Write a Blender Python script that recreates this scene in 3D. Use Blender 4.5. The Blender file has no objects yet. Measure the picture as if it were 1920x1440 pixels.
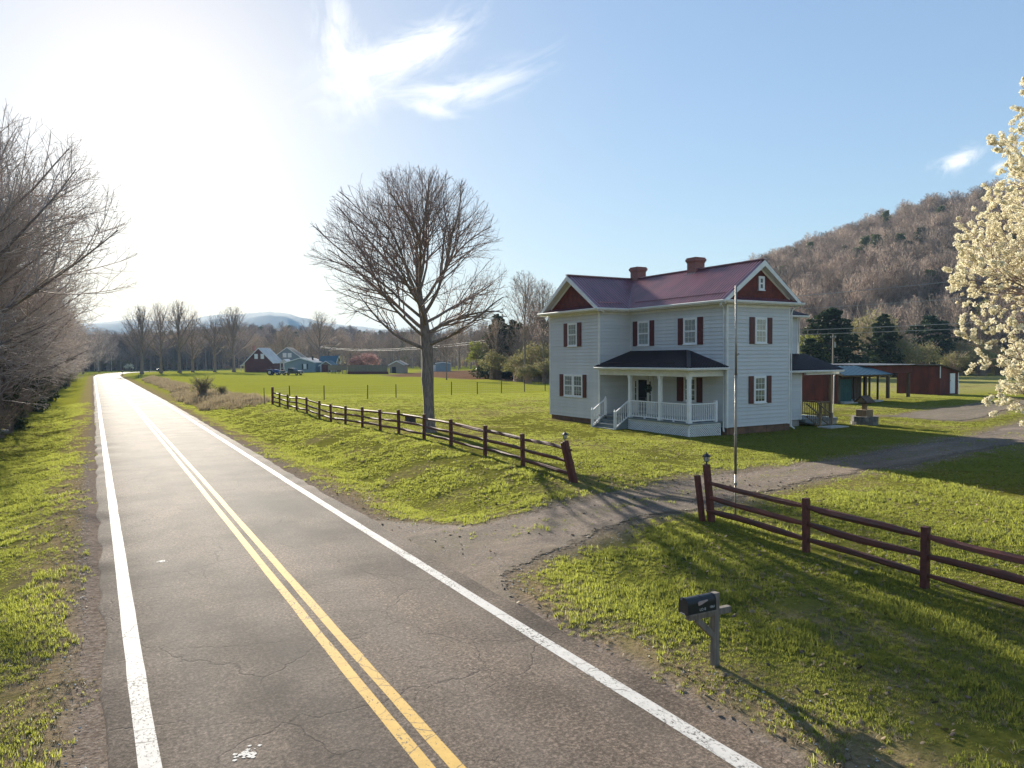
import bpy, math, random
import numpy as np
from mathutils import Vector, Matrix

# ------------------------------------------------------------------ camera, sky, sun, exposure
S = bpy.context.scene
COL = S.collection
R = math.radians
random.seed(7)
RNG = np.random.default_rng(11)

def make_camera():
    cam = bpy.data.cameras.new('camera')
    cam.sensor_width = 36.0
    cam.lens = 25.725
    cam.clip_start = 0.1
    cam.clip_end = 12000
    o = bpy.data.objects.new('camera', cam)
    th, pitch, roll = R(29.9), -math.atan(47 / 1372), math.atan2(22, 3173)
    f0 = Vector((math.sin(th), math.cos(th), 0)); r0 = Vector((math.cos(th), -math.sin(th), 0)); u0 = Vector((0, 0, 1))
    fw = f0 * math.cos(pitch) + u0 * math.sin(pitch)
    u1 = -f0 * math.sin(pitch) + u0 * math.cos(pitch)
    rt = r0 * math.cos(roll) - u1 * math.sin(roll)
    up = u1 * math.cos(roll) + r0 * math.sin(roll)
    m = Matrix((rt, up, -fw)).transposed().to_4x4()
    m.translation = Vector((0, 0, 4.4))
    o.matrix_world = m
    COL.objects.link(o)
    S.camera = o
make_camera()

SUN_AZ, SUN_EL = R(4.0), R(18.3)        # azimuth measured from +Y (along the road) towards +X
SUN_DIR = Vector((math.sin(SUN_AZ) * math.cos(SUN_EL), math.cos(SUN_AZ) * math.cos(SUN_EL), math.sin(SUN_EL)))
SKY_STRENGTH = 0.099
SUN_STRENGTH = 5.0

def unit(v):
    v = Vector(v); v.normalize(); return v

def make_world():
    w = bpy.data.worlds.new('World')
    S.world = w
    w.use_nodes = True
    nt = w.node_tree
    nt.nodes.clear()
    N, L = nt.nodes.new, nt.links.new
    out = N('ShaderNodeOutputWorld'); bg = N('ShaderNodeBackground')
    sky = N('ShaderNodeTexSky')
    sky.sky_type = 'NISHITA'
    sky.sun_disc = False
    sky.sun_elevation = SUN_EL
    sky.sun_rotation = SUN_AZ
    sky.altitude = 200
    sky.air_density = 1.0
    sky.dust_density = 0.45
    sky.ozone_density = 1.3
    tc = N('ShaderNodeTexCoord')
    def math_(op, a, b=None, c=None):
        n = N('ShaderNodeMath'); n.operation = op
        for i, v in enumerate((a, b, c)):
            if v is None: continue
            if isinstance(v, (int, float)): n.inputs[i].default_value = v
            else: L(v, n.inputs[i])
        return n.outputs[0]
    def dot(vec):
        n = N('ShaderNodeVectorMath'); n.operation = 'DOT_PRODUCT'
        L(tc.outputs['Generated'], n.inputs[0]); n.inputs[1].default_value = vec
        return n.outputs['Value']
    # wisps of cirrus, each a streak lying in its own patch of the sky
    def wisp(center, along, ru, rv, scale, stretch, thresh, gain, seed):
        c = unit(center); t = Vector(along) - c * c.dot(Vector(along)); t.normalize(); b = c.cross(t)
        u, v = dot(t), dot(b)
        # bend the streak a little
        v2 = math_('ADD', v, math_('MULTIPLY', math_('MULTIPLY', u, u), 1.2))
        cmb = N('ShaderNodeCombineXYZ')
        L(math_('MULTIPLY', u, scale), cmb.inputs[0]); L(math_('MULTIPLY', v2, scale * stretch), cmb.inputs[1]); cmb.inputs[2].default_value = seed
        nz = N('ShaderNodeTexNoise'); nz.inputs['Scale'].default_value = 1; nz.inputs['Detail'].default_value = 8; nz.inputs['Roughness'].default_value = 0.68
        nz.inputs['Distortion'].default_value = 0.7
        L(cmb.outputs[0], nz.inputs['Vector'])
        fu = math_('DIVIDE', u, ru); fv = math_('DIVIDE', v2, rv)
        d2 = math_('ADD', math_('MULTIPLY', fu, fu), math_('MULTIPLY', fv, fv))
        fall = math_('POWER', 2.718, math_('MULTIPLY', d2, -1.0))
        front = math_('GREATER_THAN', dot(c), 0.2)
        m = math_('MULTIPLY', math_('MAXIMUM', math_('SUBTRACT', math_('ADD', nz.outputs['Fac'], math_('MULTIPLY', fall, 0.35)), thresh), 0.0), gain)
        m = math_('MULTIPLY', math_('MULTIPLY', m, fall), front)
        return m
    CL = CLOUDS
    tot = None
    for a in CL:
        m = wisp(*a)
        tot = m if tot is None else math_('ADD', tot, m)
    tot = math_('MINIMUM', tot, 0.9)
    mix = N('ShaderNodeMix'); mix.data_type = 'RGBA'
    # soft shoulder over the whole sky, so that the glow round the sun and the far side both hold their colour
    bw = N('ShaderNodeRGBToBW'); L(sky.outputs[0], bw.inputs[0])
    sc = N('ShaderNodeVectorMath'); sc.operation = 'SCALE'
    L(sky.outputs[0], sc.inputs[0]); L(math_('POWER', math_('MAXIMUM', bw.outputs[0], 0.02), -0.45), sc.inputs['Scale'])
    L(tot, mix.inputs['Factor']); L(sc.outputs[0], mix.inputs[6]); mix.inputs[7].default_value = (4.3, 4.3, 4.25, 1)
    L(mix.outputs[2], bg.inputs['Color'])
    bg.inputs['Strength'].default_value = SKY_STRENGTH
    L(bg.outputs[0], out.inputs['Surface'])

# direction of the streak centre, direction it runs, half length, half width, noise scale, stretch, threshold, gain, seed
CLOUDS = [
    ((0.276, 0.885, 0.375), (0.332, 0.279, -0.90), 0.080, 0.036, 13, 1.9, 0.60, 3.4, 1.3),
    ((0.350, 0.857, 0.379), (0.802, -0.483, 0.352), 0.080, 0.022, 13, 3.4, 0.50, 5.2, 4.1),
    ((0.412, 0.846, 0.338), (0.853, -0.489, 0.184), 0.115, 0.022, 10, 3.8, 0.56, 3.0, 7.7),
    ((0.280, 0.900, 0.335), (0.823, -0.395, 0.407), 0.080, 0.050, 15, 1.8, 0.64, 2.0, 9.2),
    ((0.384, 0.867, 0.317), (0.921, -0.337, -0.194), 0.045, 0.010, 16, 3.0, 0.60, 2.2, 3.3),
    ((0.8536, 0.4721, 0.2201), (0.3795, -0.8531, 0.3581), 0.024, 0.012, 34, 1.5, 0.56, 3.6, 2.9),
    ((0.8743, 0.4381, 0.2090), (0.3124, -0.8375, 0.4484), 0.010, 0.005, 44, 1.5, 0.58, 2.6, 5.5),
]
make_world()

def make_sun():
    l = bpy.data.lights.new('sun', 'SUN')
    l.energy = SUN_STRENGTH
    l.angle = R(0.53)
    l.color = (1.0, 0.93, 0.80)
    o = bpy.data.objects.new('sun', l)
    o.rotation_mode = 'QUATERNION'
    o.rotation_quaternion = SUN_DIR.to_track_quat('Z', 'Y')
    o.location = (0, 60, 60)
    COL.objects.link(o)
make_sun()

S.view_settings.view_transform = 'Standard'
S.view_settings.look = 'None'
S.view_settings.exposure = 1.50
S.view_settings.gamma = 1.0
S.view_settings.use_curve_mapping = False
S.render.engine = 'CYCLES'
S.cycles.use_denoising = True
S.cycles.max_bounces = 5
S.cycles.diffuse_bounces = 3
S.cycles.glossy_bounces = 2
S.cycles.transmission_bounces = 2
S.cycles.transparent_max_bounces = 12
S.cycles.volume_bounces = 0
S.cycles.sample_clamp_indirect = 6
S.cycles.caustics_reflective = False
S.cycles.caustics_refractive = False

# ------------------------------------------------------------------ materials
def new_mat(name):
    m = bpy.data.materials.new(name)
    m.use_nodes = True
    nt = m.node_tree
    b = nt.nodes['Principled BSDF']
    return m, nt, b

def ramp(nt, fac, stops):
    r = nt.nodes.new('ShaderNodeValToRGB')
    e = r.color_ramp.elements
    while len(e) < len(stops): e.new(0.5)
    for el, (p, c) in zip(e, stops):
        el.position = p; el.color = (*c, 1)
    nt.links.new(fac, r.inputs[0])
    return r.outputs[0]

def noise(nt, scale, detail=6, rough=0.55, dist=0.0, coord='Object', stretch=None):
    t = nt.nodes.new('ShaderNodeTexCoord')
    n = nt.nodes.new('ShaderNodeTexNoise')
    n.inputs['Scale'].default_value = scale
    n.inputs['Detail'].default_value = detail
    n.inputs['Roughness'].default_value = rough
    n.inputs['Distortion'].default_value = dist
    if stretch:
        mp = nt.nodes.new('ShaderNodeMapping'); mp.inputs['Scale'].default_value = stretch
        nt.links.new(t.outputs[coord], mp.inputs[0]); nt.links.new(mp.outputs[0], n.inputs['Vector'])
    else:
        nt.links.new(t.outputs[coord], n.inputs['Vector'])
    return n.outputs['Fac']

def mth(nt, op, a, b=None):
    n = nt.nodes.new('ShaderNodeMath'); n.operation = op
    for i, v in enumerate((a, b)):
        if v is None: continue
        if isinstance(v, (int, float)): n.inputs[i].default_value = v
        else: nt.links.new(v, n.inputs[i])
    return n.outputs[0]

def mixc(nt, fac, a, b, mode='MIX'):
    n = nt.nodes.new('ShaderNodeMix'); n.data_type = 'RGBA'; n.blend_type = mode
    for k, v in ((0, fac), (6, a), (7, b)):
        if isinstance(v, (int, float)): n.inputs[k].default_value = v
        elif isinstance(v, tuple): n.inputs[k].default_value = (*v, 1)
        else: nt.links.new(v, n.inputs[k])
    return n.outputs[2]

def bump(nt, b, h, strength=0.3, dist=0.02):
    n = nt.nodes.new('ShaderNodeBump')
    n.inputs['Strength'].default_value = strength
    n.inputs['Distance'].default_value = dist
    nt.links.new(h, n.inputs['Height'])
    nt.links.new(n.outputs[0], b.inputs['Normal'])

def mat(name, c1, c2=None, scale=3.0, rough=0.6, metal=0.0, spec=0.5, bmp=0.0, bscale=None, stretch=None, lo=0.35, hi=0.65, rnd=0.0):
    """plain procedural surface: two tones broken up by noise, fine relief, small tone shift from one piece to the next"""
    m, nt, b = new_mat(name)
    c2 = c2 or tuple(v * 0.8 for v in c1)
    f = noise(nt, scale, stretch=stretch)
    col = ramp(nt, f, [(lo, c2), (hi, c1)])
    if rnd:
        oi = nt.nodes.new('ShaderNodeObjectInfo')
        k = mth(nt, 'ADD', mth(nt, 'MULTIPLY', oi.outputs['Random'], 2 * rnd), 1 - rnd)
        cc = nt.nodes.new('ShaderNodeCombineColor')
        for i in range(3): nt.links.new(k, cc.inputs[i])
        col = mixc(nt, 1.0, col, cc.outputs[0], 'MULTIPLY')
    nt.links.new(col, b.inputs['Base Color'])
    b.inputs['Roughness'].default_value = rough
    b.inputs['Metallic'].default_value = metal
    b.inputs['Specular IOR Level'].default_value = spec
    if bmp:
        bump(nt, b, noise(nt, bscale or scale * 6, stretch=stretch), bmp)
    return m

M = {}
M['siding'] = mat('siding', (0.61, 0.625, 0.64), (0.53, 0.545, 0.555), 0.9, 0.55, bmp=0.05, bscale=40, rnd=0.05, lo=.30, hi=.70)
M['trim'] = mat('trim', (0.80, 0.80, 0.77), (0.70, 0.70, 0.66), 2.5, 0.5, rnd=0.02)
M['white'] = mat('white', (0.82, 0.83, 0.83), (0.74, 0.75, 0.75), 4, 0.45)
M['shutter'] = mat('shutter', (0.105, 0.022, 0.022), (0.08, 0.018, 0.02), 3, 0.45)
M['shingle'] = mat('shingle', (0.20, 0.048, 0.034), (0.11, 0.030, 0.023), 3.5, 0.75, bmp=0.2)
M['roofmetal'] = mat('roofmetal', (0.275, 0.110, 0.140), (0.195, 0.085, 0.110), 0.9, 0.42, metal=0.2, rnd=0.06, bmp=0.03, bscale=5)
M['roofmetal'].node_tree.nodes['Principled BSDF'].inputs['Coat Weight'].default_value = 1.0
M['roofmetal'].node_tree.nodes['Principled BSDF'].inputs['Coat Roughness'].default_value = 0.25
M['roofmetal'].node_tree.nodes['Principled BSDF'].inputs['Coat IOR'].default_value = 1.9
M['porchroof'] = mat('porchroof', (0.046, 0.034, 0.040), (0.036, 0.028, 0.034), 1.2, 0.42, metal=0.2, rnd=0.06)
M['foundation'] = mat('foundation', (0.20, 0.115, 0.075), (0.12, 0.075, 0.055), 3, 0.9, bmp=0.4)
M['greyfloor'] = mat('greyfloor', (0.22, 0.26, 0.27), (0.16, 0.19, 0.20), 2, 0.55, rnd=0.05)
M['dark'] = mat('dark', (0.012, 0.012, 0.013), None, 3, 0.6)
M['doorglass'] = mat('doorglass', (0.010, 0.012, 0.018), None, 2, 0.12)
M['curtain'] = mat('curtain', (0.80, 0.80, 0.78), (0.50, 0.51, 0.51), 5, 0.9, stretch=(6, 6, 0.5))
M['blind'] = mat('blind', (0.55, 0.55, 0.50), (0.34, 0.34, 0.31), 5, 0.9)
M['stain'] = mat('stain', (0.150, 0.040, 0.028), (0.085, 0.026, 0.020), 2.2, 0.7, stretch=(5, 5, 5), bmp=0.4, bscale=14, rnd=0.14)
M['stainlog'] = mat('stainlog', (0.175, 0.050, 0.035), (0.085, 0.042, 0.033), 3.0, 0.75, stretch=(3, 0.7, 3), bmp=0.6, bscale=9, rnd=0.2)
M['greywood'] = mat('greywood', (0.25, 0.21, 0.17), (0.14, 0.12, 0.10), 2.5, 0.85, stretch=(9, 9, 0.8), bmp=0.4, bscale=12, rnd=0.08)
M['tanwood'] = mat('tanwood', (0.28, 0.20, 0.11), (0.19, 0.13, 0.075), 3, 0.8, stretch=(8, 8, 1), rnd=0.1)
M['postgrey'] = mat('postgrey', (0.085, 0.070, 0.058), (0.05, 0.043, 0.036), 3, 0.9, stretch=(6, 6, 1), bmp=0.3, rnd=0.15)
M['metalpole'] = mat('metalpole', (0.36, 0.34, 0.31), (0.24, 0.20, 0.16), 2.2, 0.45, metal=0.6, stretch=(2, 2, 0.8))
M['blackmetal'] = mat('blackmetal', (0.016, 0.018, 0.020), (0.024, 0.024, 0.024), 9, 0.42, metal=0.1, bmp=0.05)
M['lampglass'] = mat('lampglass', (0.62, 0.62, 0.58), (0.50, 0.50, 0.46), 6, 0.15)
M['bark'] = mat('bark', (0.28, 0.225, 0.190), (0.13, 0.105, 0.090), 3, 0.9, stretch=(5, 5, 1.1), bmp=0.9, bscale=7)
M['twig'] = mat('twig', (0.34, 0.250, 0.215), (0.23, 0.165, 0.145), 1.2, 0.85)
M['twigred'] = mat('twigred', (0.22, 0.085, 0.085), (0.14, 0.055, 0.058), 1.0, 0.85)
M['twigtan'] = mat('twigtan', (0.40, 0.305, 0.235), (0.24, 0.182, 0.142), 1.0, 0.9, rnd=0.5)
M['twighazy'] = mat('twighazy', (0.54, 0.46, 0.41), (0.38, 0.32, 0.29), 1.0, 0.9)  # paler than twig: glare veiling the left wood is put into the colour
M['rust'] = mat('rust', (0.155, 0.036, 0.026), (0.075, 0.024, 0.020), 1.1, 0.85, stretch=(1.5, 1.5, 0.6), bmp=0.2, rnd=0.12)
M['oldwood'] = mat('oldwood', (0.12, 0.085, 0.06), (0.05, 0.036, 0.028), 1.5, 0.9, stretch=(5, 5, 0.6), bmp=0.3, rnd=0.2)
M['tealroof'] = mat('tealroof', (0.040, 0.120, 0.160), (0.055, 0.110, 0.135), 1.4, 0.5, metal=0.0, rnd=0.08)
M['teal'] = mat('teal', (0.018, 0.085, 0.075), (0.012, 0.058, 0.052), 2.4, 0.6, rnd=0.1)
M['galv'] = mat('galv', (0.33, 0.34, 0.35), (0.20, 0.19, 0.19), 0.7, 0.45, metal=0.5, rnd=0.08)
M['stone'] = mat('stone', (0.20, 0.185, 0.165), (0.10, 0.092, 0.085), 4, 0.95, bmp=0.5, rnd=0.2)
M['concrete'] = mat('concrete', (0.46, 0.45, 0.42), (0.34, 0.33, 0.31), 2, 0.9, bmp=0.2)
M['redsiding'] = mat('redsiding', (0.135, 0.030, 0.024), (0.10, 0.024, 0.022), 0.8, 0.7)
M['bluesiding'] = mat('bluesiding', (0.24, 0.30, 0.34), (0.20, 0.26, 0.30), 0.7, 0.6)
M['beige'] = mat('beige', (0.34, 0.29, 0.24), (0.28, 0.24, 0.20), 0.8, 0.7)
M['whiteroof'] = mat('whiteroof', (0.66, 0.63, 0.60), (0.52, 0.48, 0.45), 0.5, 0.4, metal=0.2)
M['tire'] = mat('tire', (0.018, 0.018, 0.018), None, 8, 0.85)
M['blue'] = mat('blue', (0.012, 0.075, 0.30), (0.010, 0.06, 0.24), 1, 0.3)
M['carpaint'] = mat('carpaint', (0.085, 0.095, 0.110), (0.07, 0.08, 0.09), 1, 0.28, metal=0.5)
M['darkcar'] = mat('darkcar', (0.02, 0.022, 0.026), None, 1, 0.3, metal=0.3)
M['chrome'] = mat('chrome', (0.55, 0.55, 0.55), None, 2, 0.2, metal=0.9)
M['redlamp'] = mat('redlamp', (0.35, 0.02, 0.015), None, 2, 0.25)
M['wire'] = mat('wire', (0.42, 0.40, 0.38), None, 2, 0.7, metal=0.2)
M['lettering'] = mat('lettering', (0.62, 0.66, 0.64), None, 20, 0.5)
M['peel'] = mat('peel', (0.42, 0.22, 0.20), (0.34, 0.32, 0.30), 18, 0.8)
M['mountain'] = mat('mountain', (0.070, 0.075, 0.062), (0.045, 0.052, 0.045), 0.006, 1.0)

def brick_mat():
    m, nt, b = new_mat('brick')
    t = nt.nodes.new('ShaderNodeTexCoord'); br = nt.nodes.new('ShaderNodeTexBrick')
    br.inputs['Scale'].default_value = 1
    br.inputs['Brick Width'].default_value = 0.21; br.inputs['Row Height'].default_value = 0.075; br.inputs['Mortar Size'].default_value = 0.012
    br.inputs['Color1'].default_value = (0.30, 0.085, 0.070, 1); br.inputs['Color2'].default_value = (0.22, 0.065, 0.055, 1); br.inputs['Mortar'].default_value = (0.24, 0.20, 0.18, 1)
    sx = nt.nodes.new('ShaderNodeSeparateXYZ'); cx = nt.nodes.new('ShaderNodeCombineXYZ')
    nt.links.new(t.outputs['Object'], sx.inputs[0])
    nt.links.new(mth(nt, 'ADD', sx.outputs[0], sx.outputs[1]), cx.inputs[0]); nt.links.new(sx.outputs[2], cx.inputs[1])
    nt.links.new(cx.outputs[0], br.inputs['Vector'])
    nt.links.new(br.outputs['Color'], b.inputs['Base Color'])
    b.inputs['Roughness'].default_value = 0.9
    bump(nt, b, br.outputs['Fac'], -0.4, 0.01)
    return m
M['brick'] = brick_mat()

def glass_mat():
    m = bpy.data.materials.new('window_glass'); m.use_nodes = True
    nt = m.node_tree; nt.nodes.clear()
    o = nt.nodes.new('ShaderNodeOutputMaterial'); mx = nt.nodes.new('ShaderNodeMixShader')
    tr = nt.nodes.new('ShaderNodeBsdfTransparent'); gl = nt.nodes.new('ShaderNodeBsdfGlossy'); fr = nt.nodes.new('ShaderNodeLayerWeight')
    tr.inputs[0].default_value = (0.86, 0.88, 0.87, 1); gl.inputs['Roughness'].default_value = 0.03; fr.inputs[0].default_value = 0.5
    nt.links.new(mth(nt, 'ADD', mth(nt, 'MULTIPLY', mth(nt, 'POWER', fr.outputs['Facing'], 4.0), 0.75), 0.07), mx.inputs[0])
    nt.links.new(tr.outputs[0], mx.inputs[1]); nt.links.new(gl.outputs[0], mx.inputs[2]); nt.links.new(mx.outputs[0], o.inputs[0])
    return m
M['glass'] = glass_mat()

def leaf_mat(name, c1, c2, trans=0.4, tcol=None, scale=0.35, rnd=0.15, rough=0.7):
    """thin leaf, petal or blade: part of the light passes through it"""
    m = bpy.data.materials.new(name); m.use_nodes = True
    nt = m.node_tree
    b = nt.nodes['Principled BSDF']; out = nt.nodes['Material Output']
    col = ramp(nt, noise(nt, scale, 4), [(0.35, c1), (0.65, c2)])
    oi = nt.nodes.new('ShaderNodeObjectInfo')
    k = mth(nt, 'ADD', mth(nt, 'MULTIPLY', oi.outputs['Random'], 2 * rnd), 1 - rnd)
    cc = nt.nodes.new('ShaderNodeCombineColor')
    for i in range(3): nt.links.new(k, cc.inputs[i])
    col = mixc(nt, 1.0, col, cc.outputs[0], 'MULTIPLY')
    nt.links.new(col, b.inputs['Base Color'])
    b.inputs['Roughness'].default_value = rough
    b.inputs['Specular IOR Level'].default_value = 0.25
    t = nt.nodes.new('ShaderNodeBsdfTranslucent')
    if tcol: nt.links.new(mixc(nt, 0.75, col, tcol), t.inputs[0])
    else: nt.links.new(col, t.inputs[0])
    mx = nt.nodes.new('ShaderNodeMixShader'); mx.inputs[0].default_value = trans
    nt.links.new(b.outputs[0], mx.inputs[1]); nt.links.new(t.outputs[0], mx.inputs[2]); nt.links.new(mx.outputs[0], out.inputs[0])
    return m
M['grassblade'] = leaf_mat('grassblade', (0.066, 0.086, 0.022), (0.125, 0.130, 0.032), 0.5, (0.55, 0.585, 0.10), 0.5, 0.28)
M['drygrass'] = leaf_mat('drygrass', (0.36, 0.29, 0.18), (0.25, 0.20, 0.125), 0.35, None, 0.8, 0.25)
M['cedar'] = leaf_mat('cedar', (0.034, 0.052, 0.022), (0.062, 0.078, 0.026), 0.2, None, 0.7, 0.2)
M['pine'] = leaf_mat('pine', (0.105, 0.120, 0.050), (0.145, 0.155, 0.062), 0.2, None, 0.6, 0.25)
M['bush'] = leaf_mat('bush', (0.24, 0.22, 0.09), (0.16, 0.155, 0.06), 0.35, None, 0.5, 0.25)
M['bushpale'] = leaf_mat('bushpale', (0.33, 0.295, 0.13), (0.235, 0.22, 0.085), 0.35, None, 0.5, 0.2)
M['limeleaf'] = leaf_mat('limeleaf', (0.22, 0.24, 0.03), (0.16, 0.18, 0.03), 0.5, None, 0.5, 0.2)
M['redbud'] = leaf_mat('redbud', (0.33, 0.190, 0.165), (0.22, 0.125, 0.115), 0.35, None, 0.4, 0.2)
M['petal'] = leaf_mat('petal', (0.88, 0.82, 0.66), (0.78, 0.73, 0.55), 0.3, (0.88, 0.80, 0.55), 1.5, 0.05)
M['basket'] = leaf_mat('basket', (0.015, 0.035, 0.02), (0.02, 0.05, 0.025), 0.2, None, 5, 0.1)

# ------------------------------------------------------------------ building helpers
def tag(o, label=None, cat=None, group=None, kind=None):
    if label: o['label'] = label
    if cat: o['category'] = cat
    if group: o['group'] = group
    if kind: o['kind'] = kind
    return o

def thing(name, loc, label, cat, group=None):
    o = bpy.data.objects.new(name, None)
    o.empty_display_size = 0.3
    COL.objects.link(o)
    o.location = loc
    return tag(o, label, cat, group)

def origin(o):
    v = Vector((0, 0, 0))
    while o is not None:
        v += Vector(o.location); o = o.parent
    return v

def new_obj(name, me, parent=None, loc=None):
    o = bpy.data.objects.new(name, me)
    COL.objects.link(o)
    if parent is not None: o.parent = parent
    if loc is not None: o.location = loc
    return o

class MB:
    """collects shapes in world coordinates; build() links them as ONE mesh object"""
    def __init__(s): s.v = []; s.f = []
    def add(s, vs, fs):
        n = len(s.v); s.v += [tuple(v) for v in vs]; s.f += [tuple(i + n for i in f) for f in fs]; return s
    def box(s, a, b):
        x0, x1 = sorted((a[0], b[0])); y0, y1 = sorted((a[1], b[1])); z0, z1 = sorted((a[2], b[2]))
        return s.add([(x0, y0, z0), (x1, y0, z0), (x1, y1, z0), (x0, y1, z0), (x0, y0, z1), (x1, y0, z1), (x1, y1, z1), (x0, y1, z1)],
                     [(0, 3, 2, 1), (4, 5, 6, 7), (0, 1, 5, 4), (1, 2, 6, 5), (2, 3, 7, 6), (3, 0, 4, 7)])
    def beam(s, p, q, w, h, up=(0, 0, 1)):
        p, q = Vector(p), Vector(q); d = (q - p).normalized(); u = Vector(up)
        if abs(d.dot(u)) > 0.98: u = Vector((1, 0, 0))
        a = d.cross(u).normalized() * (w / 2); b = a.cross(d).normalized() * (h / 2)
        vs = [c + i * a + j * b for c in (p, q) for i, j in ((-1, -1), (1, -1), (1, 1), (-1, 1))]
        return s.add(vs, [(3, 2, 1, 0), (4, 5, 6, 7), (0, 1, 5, 4), (1, 2, 6, 5), (2, 3, 7, 6), (3, 0, 4, 7)])
    def tube(s, pts, rad, n=8, cap=True):
        pts = [Vector(p) for p in pts]
        if isinstance(rad, (int, float)): rad = [rad] * len(pts)
        vs, fs = [], []
        d0 = (pts[1] - pts[0]).normalized(); ref = Vector((0, 0, 1)) if abs(d0.z) < 0.9 else Vector((1, 0, 0))
        for i, p in enumerate(pts):
            d = (pts[min(i + 1, len(pts) - 1)] - pts[max(i - 1, 0)]).normalized()
            a = d.cross(ref).normalized(); b = a.cross(d)
            for k in range(n):
                t = 2 * math.pi * k / n
                vs.append(p + (a * math.cos(t) + b * math.sin(t)) * rad[i])
        for i in range(len(pts) - 1):
            for k in range(n):
                k2 = (k + 1) % n
                fs.append((i * n + k, i * n + k2, (i + 1) * n + k2, (i + 1) * n + k))
        if cap:
            fs.append(tuple(range(n))[::-1]); fs.append(tuple((len(pts) - 1) * n + k for k in range(n)))
        return s.add(vs, fs)
    def prism(s, poly, off):
        """a flat polygon given a thickness along off"""
        n = len(poly); off = Vector(off)
        vs = [Vector(p) for p in poly] + [Vector(p) + off for p in poly]
        return s.add(vs, [tuple(range(n)), tuple(range(2 * n - 1, n - 1, -1))] + [((i + 1) % n, i, n + i, n + (i + 1) % n) for i in range(n)])
    def build(s, name, m, parent=None, smooth=False, bevel=0.0, kind=None, label=None):
        o0 = origin(parent) if parent is not None else Vector((0, 0, 0))
        me = bpy.data.meshes.new(name)
        me.from_pydata([(x - o0.x, y - o0.y, z - o0.z) for x, y, z in s.v], [], s.f)
        me.materials.append(m if not isinstance(m, str) else M[m])
        if smooth: me.polygons.foreach_set('use_smooth', [True] * len(me.polygons))
        fix_normals(me)
        o = new_obj(name, me, parent)
        if bevel:
            bv = o.modifiers.new('bevel', 'BEVEL'); bv.width = bevel; bv.segments = 1; bv.limit_method = 'ANGLE'
        tag(o, label, None, None, kind)
        return o

import bmesh
def fix_normals(me):
    bm = bmesh.new(); bm.from_mesh(me)
    bmesh.ops.recalc_face_normals(bm, faces=bm.faces)
    bm.to_mesh(me); bm.free()

def top_mesh(mb, name, m, label, cat, group=None, kind=None, **k):
    """a thing (or piece of the setting) that is one mesh, with its origin at its base"""
    xs = np.array(mb.v)
    base = Vector((float(xs[:, 0].mean()), float(xs[:, 1].mean()), float(xs[:, 2].min())))
    e = bpy.data.objects.new('tmp', None); e.location = base
    o = mb.build(name, m, e, **k)
    o.parent = None; o.location = base
    bpy.data.objects.remove(e)
    return tag(o, label, cat, group, kind)

def mesh_np(name, V, F, mats, smooth=False, mat_idx=None):
    """mesh from arrays; F is a list of (k, n) face index arrays"""
    me = bpy.data.meshes.new(name)
    me.vertices.add(len(V)); me.vertices.foreach_set('co', np.asarray(V, np.float32).ravel())
    loops = np.concatenate([f.ravel() for f in F]).astype(np.int32)
    tot = np.concatenate([np.full(len(f), f.shape[1], np.int32) for f in F])
    start = np.concatenate([[0], np.cumsum(tot)[:-1]]).astype(np.int32)
    me.loops.add(len(loops)); me.loops.foreach_set('vertex_index', loops)
    me.polygons.add(len(tot)); me.polygons.foreach_set('loop_start', start)
    me.update(calc_edges=True)
    if mat_idx is not None: me.polygons.foreach_set('material_index', mat_idx.astype(np.int32))
    if smooth: me.polygons.foreach_set('use_smooth', np.ones(len(tot), bool))
    for m in mats: me.materials.append(m)
    me.validate()
    return me

def copy_tree(o, parent=None):
    c = o.copy(); COL.objects.link(c)
    if parent is not None: c.parent = parent
    for ch in list(o.children): copy_tree(ch, c)
    return c

def smooth(a, b, x):
    t = np.clip((np.asarray(x, float) - a) / (b - a), 0, 1)
    return t * t * (3 - 2 * t)

_PERM = np.random.default_rng(5).random((256, 256))
def vnoise(x, y, s=1.0, seed=0):
    """smooth lattice noise, 0..1"""
    x = np.asarray(x, float) / s + seed * 17.3; y = np.asarray(y, float) / s + seed * 9.1
    xi = np.floor(x).astype(int); yi = np.floor(y).astype(int)
    fx = x - xi; fy = y - yi
    fx = fx * fx * (3 - 2 * fx); fy = fy * fy * (3 - 2 * fy)
    g = lambda i, j: _PERM[(xi + i) % 256, (yi + j) % 256]
    return (g(0, 0) * (1 - fx) + g(1, 0) * fx) * (1 - fy) + (g(0, 1) * (1 - fx) + g(1, 1) * fx) * fy
# ------------------------------------------------------------------ the lie of the land
FX = 13.05                                  # the rail fences run along the road at this distance
_FY = [-40, 5, 8, 10.2, 13.1, 15.5, 17.2, 19, 22, 25, 28, 31, 34, 36.5, 39.5, 42.6, 45.6, 48.4, 51.5, 57, 62.7, 80, 130, 200, 250, 290, 400]
_FZ = [0, .06, .12, .24, .32, .35, .41, .51, .64, .68, .74, .76, .76, .69, .64, .60, .56, .61, .65, .69, .72, .70, .66, .6, .45, .05, 0]
RX = [[-40, 3.15], [10, 3.2], [30, 3.35], [80, 3.6], [200, 3.85], [250, 4.0], [290, 5.2], [320, 9.0], [345, 15.5], [362, 26], [372, 42], [378, 70], [380, 140], [372, 260]]
ROAD = np.array([(x, y) for y, x in RX])    # centre line

def road_dist(x, y):
    x = np.asarray(x, float); y = np.asarray(y, float)
    d = np.full(np.broadcast(x, y).shape, 1e9)
    for (ax, ay), (bx, by) in zip(ROAD[:-1], ROAD[1:]):
        ux, uy = bx - ax, by - ay; l2 = ux * ux + uy * uy
        t = np.clip(((x - ax) * ux + (y - ay) * uy) / l2, 0, 1)
        d = np.minimum(d, np.hypot(x - ax - t * ux, y - ay - t * uy))
    return d

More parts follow.
